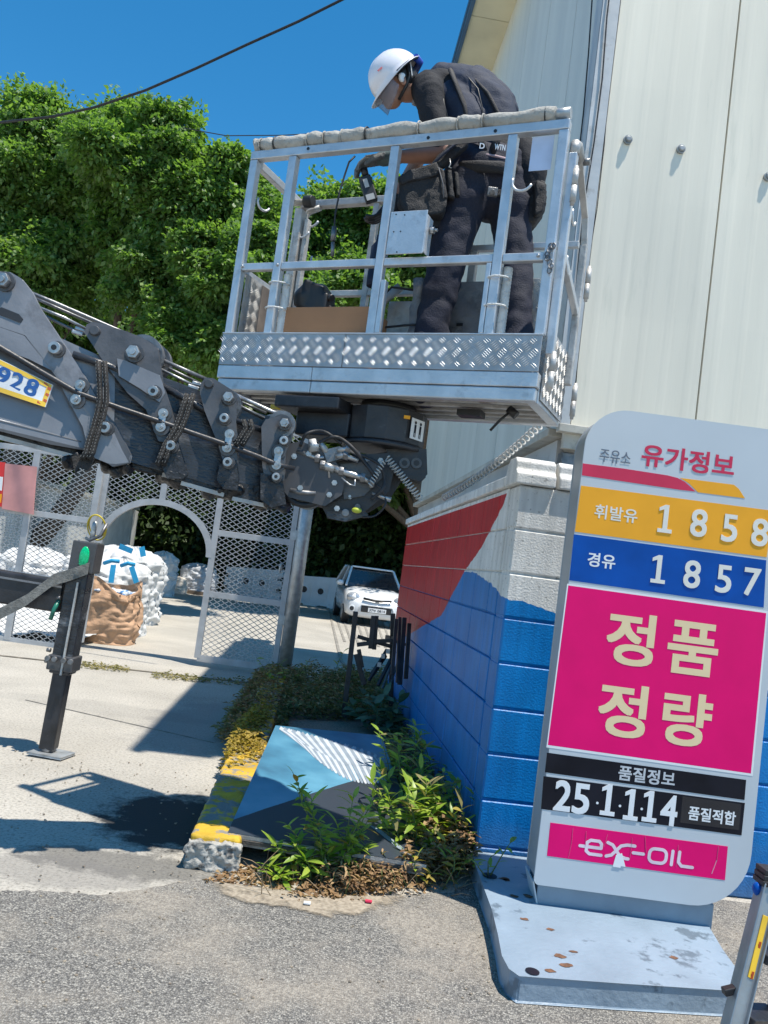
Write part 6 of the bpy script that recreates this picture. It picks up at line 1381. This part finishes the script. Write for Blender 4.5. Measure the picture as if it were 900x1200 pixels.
# ================================================================ TREES
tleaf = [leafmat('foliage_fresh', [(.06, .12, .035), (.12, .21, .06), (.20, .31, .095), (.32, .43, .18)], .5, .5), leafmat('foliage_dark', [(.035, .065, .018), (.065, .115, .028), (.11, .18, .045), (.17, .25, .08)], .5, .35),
         leafmat('foliage_shade', [(.014, .03, .010), (.028, .055, .014), (.05, .09, .02), (.08, .13, .03)], .55, .25)]  # darkest greens: shade at the back of the yard put into the leaf colour
def leaves(name, centers, radii, n, size, m, parent, seed=0, droop=.5, up=.35):
    """elongated leaf faces in drooping sprays through the crown's outer volume"""
    r = np.random.default_rng(seed); k = len(centers); C = np.array([tuple(c) for c in centers]); R = np.array(radii, float)
    w_ = (R.mean(1)**2); w_ /= w_.sum(); idx = r.choice(k, n, p=w_)
    d = r.normal(size=(n, 3)); d /= np.linalg.norm(d, axis=1)[:, None]; d[:, 2] = np.where(r.random(n) < up, np.abs(d[:, 2]), d[:, 2])
    rad = r.random(n)**.42*(1.05+.45*np.sin(d[:, 0]*7+idx)*np.cos(d[:, 1]*6+idx*2)*np.sin(d[:, 2]*5+idx))
    pos = C[idx]+d*rad[:, None]*R[idx]
    out_ = d*.8+np.stack([np.zeros(n), np.zeros(n), -np.full(n, droop)], 1)+r.normal(size=(n, 3))*.45
    out_ /= np.linalg.norm(out_, axis=1)[:, None]; sidev = np.cross(out_, r.normal(size=(n, 3))*.5+np.array([0, 0, 1.0])); sidev /= np.linalg.norm(sidev, axis=1)[:, None]+1e-9
    L = size*(.7+.7*r.random(n))[:, None]; W = L*.30
    a = pos-out_*L*.5; b = pos+out_*L*.5; m1 = pos+sidev*W-out_*L*.08; m2 = pos-sidev*W-out_*L*.08
    vs = np.stack([a, m1, b, m2], 1).reshape(-1, 3)-np.array(tuple(parent.location))
    me = bpy.data.meshes.new(name); me.vertices.add(4*n); me.vertices.foreach_set('co', vs.ravel()); me.loops.add(4*n); me.loops.foreach_set('vertex_index', np.arange(4*n))
    me.polygons.add(n); me.polygons.foreach_set('loop_start', np.arange(0, 4*n, 4)); me.polygons.foreach_set('loop_total', np.full(n, 4)); me.update(); me.validate()
    at = me.attributes.new('shade', 'FLOAT', 'FACE'); at.data.foreach_set('value', np.clip(r.normal(.5, .22, n), 0, 1).astype('f'))
    me.materials.append(m); o = bpy.data.objects.new(name, me); scn.collection.objects.link(o); o.parent = parent; return o
def tree(name, label, base_, lobes, n, size, m, group=None, seed=0, trunk_r=.22, sub=12, subr=.32, trunk=True, cat='tree'):
    t = thing(name, label, cat, base_, 0, group); rs = random.Random(seed); cs, rr = [], []
    for (c, r) in lobes:
        c = Vector(c)
        for k in range(max(3, int(sub*r*r))):
            d = Vector((rs.gauss(0, 1), rs.gauss(0, 1), rs.gauss(0, 1))).normalized(); q_ = c+d*r*rs.uniform(.45, .98)*Vector((1, 1, .9)).length/1.68; s_ = r*subr*rs.uniform(.55, 1.25); cs.append(q_); rr.append((s_*1.15, s_*1.15, s_*.7))
    for c, r in lobes: cs.append(Vector(c)); rr.append((r*.93, r*.93, r*.88))
    leaves('crown', cs, rr, n, size, m, t, seed)
    if trunk:
        b0 = Vector(base_); tops = [Vector(c) for c, r in lobes]; mid = sum(tops, Vector())/len(tops); fork = b0.lerp(Vector((mid.x, mid.y, b0.z)), .5)+Z_*(mid.z-b0.z)*.45
        q = MB(); q.tube([b0, b0.lerp(fork, .5)+X_*.12, fork], [trunk_r*1.3, trunk_r, trunk_r*.8], 10); q.build('trunk', bark, t)
        for c in tops:
            e = fork.lerp(c, .5)+Vector((rs.uniform(-.3, .3), rs.uniform(-.3, .3), .3)); MB().tube([fork, e, c], [trunk_r*.6, trunk_r*.35, trunk_r*.1], 7).build('limb', bark, t)
        bq = MB(); 
        for c_ in rs.sample(cs, min(len(cs), 36)):
            near = min(tops, key=lambda a: (a-c_).length); bq.tube([near, near.lerp(c_, .55)+Vector((rs.uniform(-.2, .2), rs.uniform(-.2, .2), .15)), c_], [trunk_r*.16, trunk_r*.1, .012], 5)
        bq.build('branches', bark, t, kind='stuff')
    return t
def lob(x, y, rpx, D): p = P(x, y, D); return ((p.x, p.y, p.z), rpx*D/FPX)
TG = 'broadleaf trees behind the mesh gate'
tree('broadleaf_tree', 'tall leafy green tree filling the upper left corner behind the boom', (-9.0, 19.5, 0), [lob(10, 210, 95, 19), lob(70, 210, 88, 18.5), lob(-40, 330, 110, 19), lob(40, 330, 75, 18), lob(110, 190, 62, 19), lob(0, 430, 70, 19), lob(-60, 200, 90, 19.5), lob(115, 335, 55, 19.3), lob(95, 270, 60, 19.3), lob(130, 160, 40, 18.5)], 330000, .115, tleaf[0], TG, 11)
tree('broadleaf_tree', 'leafy green tree between the basket and the left corner, crown behind the boom pulleys', (-8.6, 19, 0), [lob(170, 215, 88, 17.5), lob(230, 250, 80, 17), lob(265, 320, 68, 16.5), lob(180, 330, 60, 17), lob(215, 400, 60, 16.5), lob(300, 270, 55, 17.5), lob(330, 360, 60, 17), lob(262, 410, 45, 16), lob(305, 420, 48, 16.5)], 330000, .11, tleaf[0], TG, 12)
tree('broadleaf_tree', 'green tree seen through the basket rails behind the worker', (1.9, 25, 0), [lob(400, 270, 62, 21), lob(455, 275, 70, 20.5), lob(500, 330, 70, 21), lob(420, 350, 68, 20), lob(350, 320, 55, 21), lob(560, 300, 70, 22), lob(590, 400, 80, 22)], 200000, .13, tleaf[0], TG, 13)
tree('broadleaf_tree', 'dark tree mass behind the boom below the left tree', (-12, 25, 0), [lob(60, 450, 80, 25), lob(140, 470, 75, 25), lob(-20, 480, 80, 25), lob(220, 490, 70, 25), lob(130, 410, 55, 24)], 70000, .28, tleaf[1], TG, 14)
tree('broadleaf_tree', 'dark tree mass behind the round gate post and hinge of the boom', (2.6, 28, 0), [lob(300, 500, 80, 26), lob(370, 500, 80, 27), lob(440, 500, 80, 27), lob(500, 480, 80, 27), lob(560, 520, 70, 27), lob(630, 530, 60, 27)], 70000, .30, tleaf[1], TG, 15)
for i, (x, lb) in enumerate(((20, 'dark bush behind the yard wall at the left edge'), (115, 'dark bush behind the right end of the yard wall'), (200, 'dark bush framed by the arched gate opening'), (285, 'dark bush behind the right gate leaf'), (365, 'dark bush behind the white barriers'), (440, 'dark bush behind the parked car'), (510, 'dark bush between the wall end and the building'), (600, 'dark bush under the building edge'))):
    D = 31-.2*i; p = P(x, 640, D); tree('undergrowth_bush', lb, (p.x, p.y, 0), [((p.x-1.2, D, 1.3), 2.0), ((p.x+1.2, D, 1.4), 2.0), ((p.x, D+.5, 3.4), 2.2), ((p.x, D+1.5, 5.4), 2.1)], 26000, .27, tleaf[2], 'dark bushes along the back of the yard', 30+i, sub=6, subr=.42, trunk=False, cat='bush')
# wooded bank closing the back of the yard
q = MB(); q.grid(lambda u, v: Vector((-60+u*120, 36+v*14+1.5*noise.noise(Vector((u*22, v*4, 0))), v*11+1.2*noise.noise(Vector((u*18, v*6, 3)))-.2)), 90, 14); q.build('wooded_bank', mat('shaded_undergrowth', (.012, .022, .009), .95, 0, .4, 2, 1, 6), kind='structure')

# ================================================================ WEEDS AND PLANTS
lf_g = leafmat('weed_green', [(.11, .20, .022), (.21, .33, .035), (.34, .44, .06), (.46, .50, .10)], .4, .3, 5); lf_d = leafmat('weed_dull', [(.10, .105, .04), (.19, .175, .065), (.30, .25, .10), (.42, .33, .15)], .7, .2, 5)
lf_b = leafmat('weed_dry', [(.10, .055, .028), (.22, .125, .06), (.38, .24, .12), (.52, .37, .20)], .8, .2, 5); lf_y = leafmat('weed_yellow', [(.14, .10, .02), (.28, .2, .03), (.42, .30, .05), (.38, .34, .08)], .7, .25, 5); lf_bl = leafmat('weed_bluegreen', [(.05, .10, .06), (.08, .15, .09), (.13, .21, .13), (.2, .28, .17)], .6, .2, 5)
def leafmesh(nm, m, L=1.0, wd=.30, seg=5, bend=.25, shade=.5):
    vs = []; 
    for i in range(seg+1):
        t = i/seg; w_ = wd*math.sin(math.pi*min(1, t*.96+.02))**.75*(1-.25*t); z = -bend*t*t
        vs += [(t*L, w_*L, z*L+.10*w_*L*2), (t*L, 0, z*L), (t*L, -w_*L, z*L+.10*w_*L*2)]
    fs = []
    for i in range(seg): b0 = 3*i; fs += [(b0, b0+3, b0+4, b0+1), (b0+1, b0+4, b0+5, b0+2)]
    me = bpy.data.meshes.new(nm); me.from_pydata(vs, [], fs); me.materials.append(m); me.polygons.foreach_set('use_smooth', [True]*len(fs))
    at = me.attributes.new('shade', 'FLOAT', 'FACE'); at.data.foreach_set('value', [shade]*len(fs)); return me
def leafset(m, nm='leaf', **k): return [leafmesh(nm, m, shade=s_, **k) for s_ in (.15, .4, .65, .9)]
LG = leafset(lf_g, wd=.16); LY = leafset(lf_y, wd=.2); LB = leafset(lf_b, wd=.16, bend=.6); LBL = leafset(lf_bl, wd=.22); LD = leafset(lf_d, wd=.18)
def orient(p, d, L, roll=0, up=Z_):
    d = d.normalized(); y = up.cross(d); y = y.normalized() if y.length > 1e-3 else X_; z = d.cross(y).normalized()
    m = Matrix((d, y, z)).transposed().to_4x4(); return Matrix.Translation(p) @ m @ Matrix.Rotation(roll, 4, 'X') @ Matrix.Scale(L, 4)
def plant(name, label, spots, sets, cat='plant', n_leaf=10, size=.055, seed=0, stem_r=.003, group=None, spread=.5, maxleaf=290, tip=True):
    """spots: (root, tip) pairs of stems; leaves alternate along the stem and crown its tip"""
    rs = random.Random(seed); base_ = spots[0][0]; t = thing(name, label, cat, (base_.x, base_.y, 0), 0, group); inv = ROOTM[t.name].inverted(); cnt = 0; ov = []
    for (a, b2) in spots:
        mid = a.lerp(b2, .5)+Vector((rs.uniform(-.03, .03), rs.uniform(-.03, .03), .02)); pts = [a, a.lerp(mid, .5)*1, mid, mid.lerp(b2, .5)+Vector((rs.uniform(-.01, .01), 0, .005)), b2]
        MB().tube(pts, [stem_r*1.3, stem_r*1.1, stem_r, stem_r*.8, stem_r*.5], 5).build('stem', stemm if sets[0][0] is LG else MATS['plant_stem'], t)
        H_ = (b2-a).length
        for k in range(n_leaf):
            f = .22+.78*(k+.5)/n_leaf; i = min(int(f*4), 3); p = pts[i].lerp(pts[i+1], f*4-i); ang = k*2.4+rs.uniform(-.5, .5)
            el = rs.uniform(-.1, .75) if f < .85 else rs.uniform(.2, 1.1); d = Vector((math.cos(ang)*math.cos(el), math.sin(ang)*math.cos(el), math.sin(el)))
            r_ = rs.random(); acc = 0
            for ss, pr in sets:
                acc += pr
                if r_ <= acc: break
            me = rs.choice(ss); M4 = orient(p, d, size*rs.uniform(.6, 1.25), rs.uniform(-.5, .5)); cnt += 1
            if cnt <= maxleaf: inst('leaf', me, t, mw=inv @ M4)
            else:
                ov.append((me, inv @ M4))
    if ov:
        ms_ = []; vs = []; fs = []; mi = []; sh = []
        for me, M4 in ov:
            o_ = len(vs); vs += [tuple(M4 @ v.co) for v in me.vertices]; m_ = me.materials[0]
            if m_ not in ms_: ms_.append(m_)
            for p in me.polygons: fs.append(tuple(i+o_ for i in p.vertices)); mi.append(ms_.index(m_)); sh.append(me.attributes['shade'].data[0].value)
        me = bpy.data.meshes.new('further_leaves'); me.from_pydata(vs, [], fs); [me.materials.append(m_) for m_ in ms_]; me.polygons.foreach_set('material_index', mi); me.polygons.foreach_set('use_smooth', [True]*len(fs))
        me.attributes.new('shade', 'FLOAT', 'FACE').data.foreach_set('value', sh); o_ = inst('further_leaves', me, t); o_['kind'] = 'stuff'
    return t
def cover(name, label, region, n, size, m, hfun, seed=0, cat='plant', flat=.6):
    """low ground cover nobody could count: many small leaves"""
    r = random.Random(seed); t0 = []; vs = []; fs = []; sh = []
    for k in range(n):
        p, h_ = region(r); h_ = h_*r.random()**.6; p = p+Z_*h_; a = r.uniform(0, 6.283); el = r.uniform(-.5, .9)*flat
        d = Vector((math.cos(a)*math.cos(el), math.sin(a)*math.cos(el), math.sin(el))); s_ = Vector((-d.y, d.x, r.uniform(-.5, .5))).normalized(); L = size*r.uniform(.5, 1.3); w_ = L*.26; o = len(vs)
        vs += [p, p+d*L*.45+s_*w_+Z_*.1*L, p+d*L-Z_*.15*L, p+d*L*.45-s_*w_+Z_*.1*L]; fs.append((o, o+1, o+2, o+3)); sh.append(min(1, max(0, r.gauss(.45, .25))))
    me = bpy.data.meshes.new(name); me.from_pydata([tuple(v) for v in vs], [], fs); me.materials.append(m); at = me.attributes.new('shade', 'FLOAT', 'FACE'); at.data.foreach_set('value', sh)
    o = bpy.data.objects.new(name, me); scn.collection.objects.link(o); o['kind'] = 'stuff'; tag(o, label, cat); return o
def quad(a, b2, c, d, h0, h1):
    A, B, C_, D_ = [G(*q) for q in (a, b2, c, d)]
    def f(r): u, v = r.random(), r.random(); return (A*(1-u)+B*u)*(1-v)+(D_*(1-u)+C_*u)*v, h0+(h1-h0)*(.5+.5*noise.noise(Vector((u*5, v*5, 1))))
    return f
def mix_regions(fs): return lambda r: r.choice(fs)(r)
cover('brown_ground_cover', 'brown and dull green creeping weeds covering the strip behind the board', quad((272, 875), (345, 848), (490, 862), (395, 800), .03, .22) if False else mix_regions([quad((262, 850), (440, 850), (460, 802), (318, 795), .05, .30), quad((250, 870), (330, 862), (360, 800), (300, 796), .02, .22), quad((340, 848), (478, 856), (478, 806), (380, 800), .1, .32)]), 15000, .055, lf_d, None, 3, 'weeds')
cover('dry_leaf_litter', 'dry brown leaf litter along the front edge of the planting strip', mix_regions([quad((330, 1058), (520, 1050), (540, 1010), (380, 1015), .0, .07), quad((240, 1035), (420, 1060), (450, 1030), (270, 1015), .0, .025), quad((380, 1050), (470, 1048), (480, 1015), (400, 1010), .02, .13)]), 2300, .035, lf_b, None, 5, 'leaf litter')
cover('dry_brown_undergrowth', 'dry brown stems and withered leaves under the green bush by the blue wall', mix_regions([quad((470, 1040), (556, 1035), (552, 950), (470, 960), .03, .32), quad((440, 960), (545, 960), (530, 880), (450, 880), .03, .3)]), 5200, .045, lf_b, None, 6, 'undergrowth')
cover('dark_wall_foot_weeds', 'dark green weeds at the foot of the blue wall', mix_regions([quad((500, 900), (545, 900), (500, 810), (470, 810), .1, .35), quad((455, 870), (530, 890), (500, 820), (440, 830), .05, .25)]), 5000, .05, leafmat('weed_dark', [(.02, .035, .012), (.04, .065, .02), (.07, .10, .03), (.10, .14, .04)], .6, .25, 5), None, 8, 'weeds')
cover('gold_dry_weeds', 'golden brown dried weeds mixed over the creeping weeds behind the board', mix_regions([quad((262, 850), (440, 850), (460, 802), (318, 795), .10, .33), quad((256, 880), (310, 862), (345, 800), (298, 796), .05, .26)]), 6500, .045, lf_b, None, 23, 'weeds')
cover('yellow_kerb_weeds', 'yellowing creeping weeds spilling over the kerb', mix_regions([quad((258, 930), (300, 920), (318, 850), (292, 845), .10, .26), quad((258, 915), (292, 905), (310, 860), (280, 862), .14, .26)]), 4600, .042, lf_y, None, 9, 'weeds')
cover('joint_weeds', 'thin line of low weeds growing in the slab joint by the gate', mix_regions([quad((95, 783), (150, 789), (150, 783), (95, 777), 0, .06), quad((178, 795), (250, 802), (250, 797), (178, 789), 0, .07), quad((255, 803), (330, 812), (330, 800), (255, 797), .0, .10)]), 800, .045, lf_d, None, 10, 'weeds')
cover('post_foot_weeds', 'green weeds and dry leaves at the foot of the round gate post', mix_regions([quad((300, 812), (345, 812), (350, 795), (305, 790), 0, .25)]), 900, .07, lf_d, None, 12, 'weeds')
def st(x0, y0, x1, y1, D0=None, dD=0):
    a = G(x0, y0); return (a, P(x1, y1, a.y+dD))
rs = random.Random(5)
# front plant
sp = [st(380, 1030, 343, 905), st(385, 1030, 348, 925), st(390, 1030, 415, 930), st(395, 1032, 440, 925, dD=.02), st(370, 1030, 335, 965), st(360, 1032, 320, 990), st(350, 1035, 312, 1018), st(380, 1032, 372, 960), st(398, 1030, 395, 965), st(405, 1030, 432, 960), st(352, 1030, 345, 985), st(410, 1028, 428, 990), st(390, 1030, 365, 935), st(340, 1040, 322, 1030), st(404, 1032, 412, 980), st(388, 1034, 385, 1000), st(365, 1036, 355, 1005), st(400, 1034, 430, 945, dD=-.05)]
plant('leafy_weed', 'tall bright green leafy weed standing in front of the painted board', sp, [(LG, .93), (LY, .07)], n_leaf=18, size=.085, seed=2)
sp = []
for i in range(52):
    x = rs.uniform(458, 548); y = rs.uniform(925, 1020); sp.append(st(x, y, x+rs.uniform(-28, 16), y-rs.uniform(45, 95)))
sp += [st(500, 900, 478, 862), st(520, 905, 500, 866), st(535, 930, 560, 885), st(480, 960, 448, 905), st(470, 990, 436, 915), st(540, 960, 548, 890), st(505, 940, 490, 870), st(488, 950, 458, 880)]
plant('leafy_bush', 'green leafy bush growing against the blue block wall', sp, [(LG, .78), (LD, .17), (LY, .05)], 'bush', 15, .10, seed=3)
plant('withered_stalk', 'pale withered straw-coloured stalk bent across the green bush', [st(515, 975, 470, 905, dD=-.1), st(512, 978, 478, 915, dD=-.1), st(520, 975, 500, 930, dD=-.1)], [(leafset(leafmat('straw', [(.3, .26, .12), (.42, .36, .18), (.5, .45, .24), (.55, .5, .3)], .8), wd=.22), 1)], n_leaf=16, size=.05, seed=6)
plant('blue_green_weed', 'blue-green broad weed beside the trestle feet', [st(440, 862, 425, 812), st(445, 864, 452, 815), st(450, 866, 470, 820), st(436, 862, 412, 825), st(446, 868, 440, 825), st(455, 866, 462, 835)], [(LBL, 1)], n_leaf=12, size=.17, seed=8)
plant('yellow_weed', 'yellow-green weed at the front corner by the base plate', [st(x, y, x+rs.uniform(-12, 12), y-rs.uniform(18, 45)) for x, y in [(rs.uniform(482, 545), rs.uniform(1020, 1044)) for _ in range(14)]], [(LY, .7), (LG, .3)], n_leaf=10, size=.06, seed=9)
plant('seedling', 'small green seedling sprouting through the hole of the base plate', [(G(574, 1027, .1), P(600, 985, G(574, 1027, .1).y)), (G(572, 1027, .1), P(582, 1000, G(574, 1027, .1).y)), (G(570, 1028, .1), P(560, 1012, G(574, 1027, .1).y-.05)), (G(560, 1032, .02), P(548, 1008, G(560, 1032).y))], [(LG, 1)], n_leaf=4, size=.075, seed=10)
plant('kerb_seedling', 'thin weed shoots beside the round gate post', [st(325, 815, 300, 770), st(340, 812, 365, 770), st(335, 815, 330, 775), st(330, 815, 310, 790), st(392, 790, 404, 762)], [(LG, .8), (LY, .2)], n_leaf=9, size=.11, seed=11)
plant('dry_weed', 'reddish brown dry weed in front of the board corner', [st(x, y, x+rs.uniform(-14, 14), y-rs.uniform(14, 40)) for x, y in [(rs.uniform(375, 480), rs.uniform(1030, 1052)) for _ in range(18)]], [(LB, 1)], n_leaf=12, size=.04, seed=12)
q = MB(); rs4 = random.Random(8)
for k in range(70):
    x = rs4.uniform(290, 545); y = rs4.uniform(1012, 1050); a = G(x, y, .01); d = Vector((rs4.uniform(-1, 1), rs4.uniform(-1, 1), rs4.uniform(.1, 1.2))).normalized()*rs4.uniform(.06, .2)
    q.tube([a, a+d*.5+Z_*.01, a+d-Z_*.02*rs4.random()], [.0022, .0016, .0008], 4)
o = q.build('dead_twigs', mat('dead_twig', (.28, .20, .12), .9, 0, .2, 20), None, kind='stuff'); tag(o, 'thin dead twigs tangled in the litter along the planting strip', 'twigs')
# small litter on the ground
for (x, y, m, lb) in ((432, 1056, redp, 'tiny red scrap on the sand by the weeds'), (360, 1058, whitep, 'tiny white scrap on the sand by the weeds')):
    c = G(x, y, .02); o = MB().box(c, (.03, .02, .006)).build('scrap', m, None); tag(o, lb, 'litter')
# pebbles and grit
q = MB(); rs2 = random.Random(3)
for k in range(900):
    x = rs2.uniform(-2.2, 2.6); y = rs2.uniform(2.2, 5.6); s_ = rs2.uniform(.003, .008); q.ell((x, y, .007), (s_, s_*rs2.uniform(.6, 1), s_*.6), nu=5, nv=3)
o = q.build('grit', dirt, None, kind='stuff'); tag(o, 'loose grit scattered on the road', 'grit')
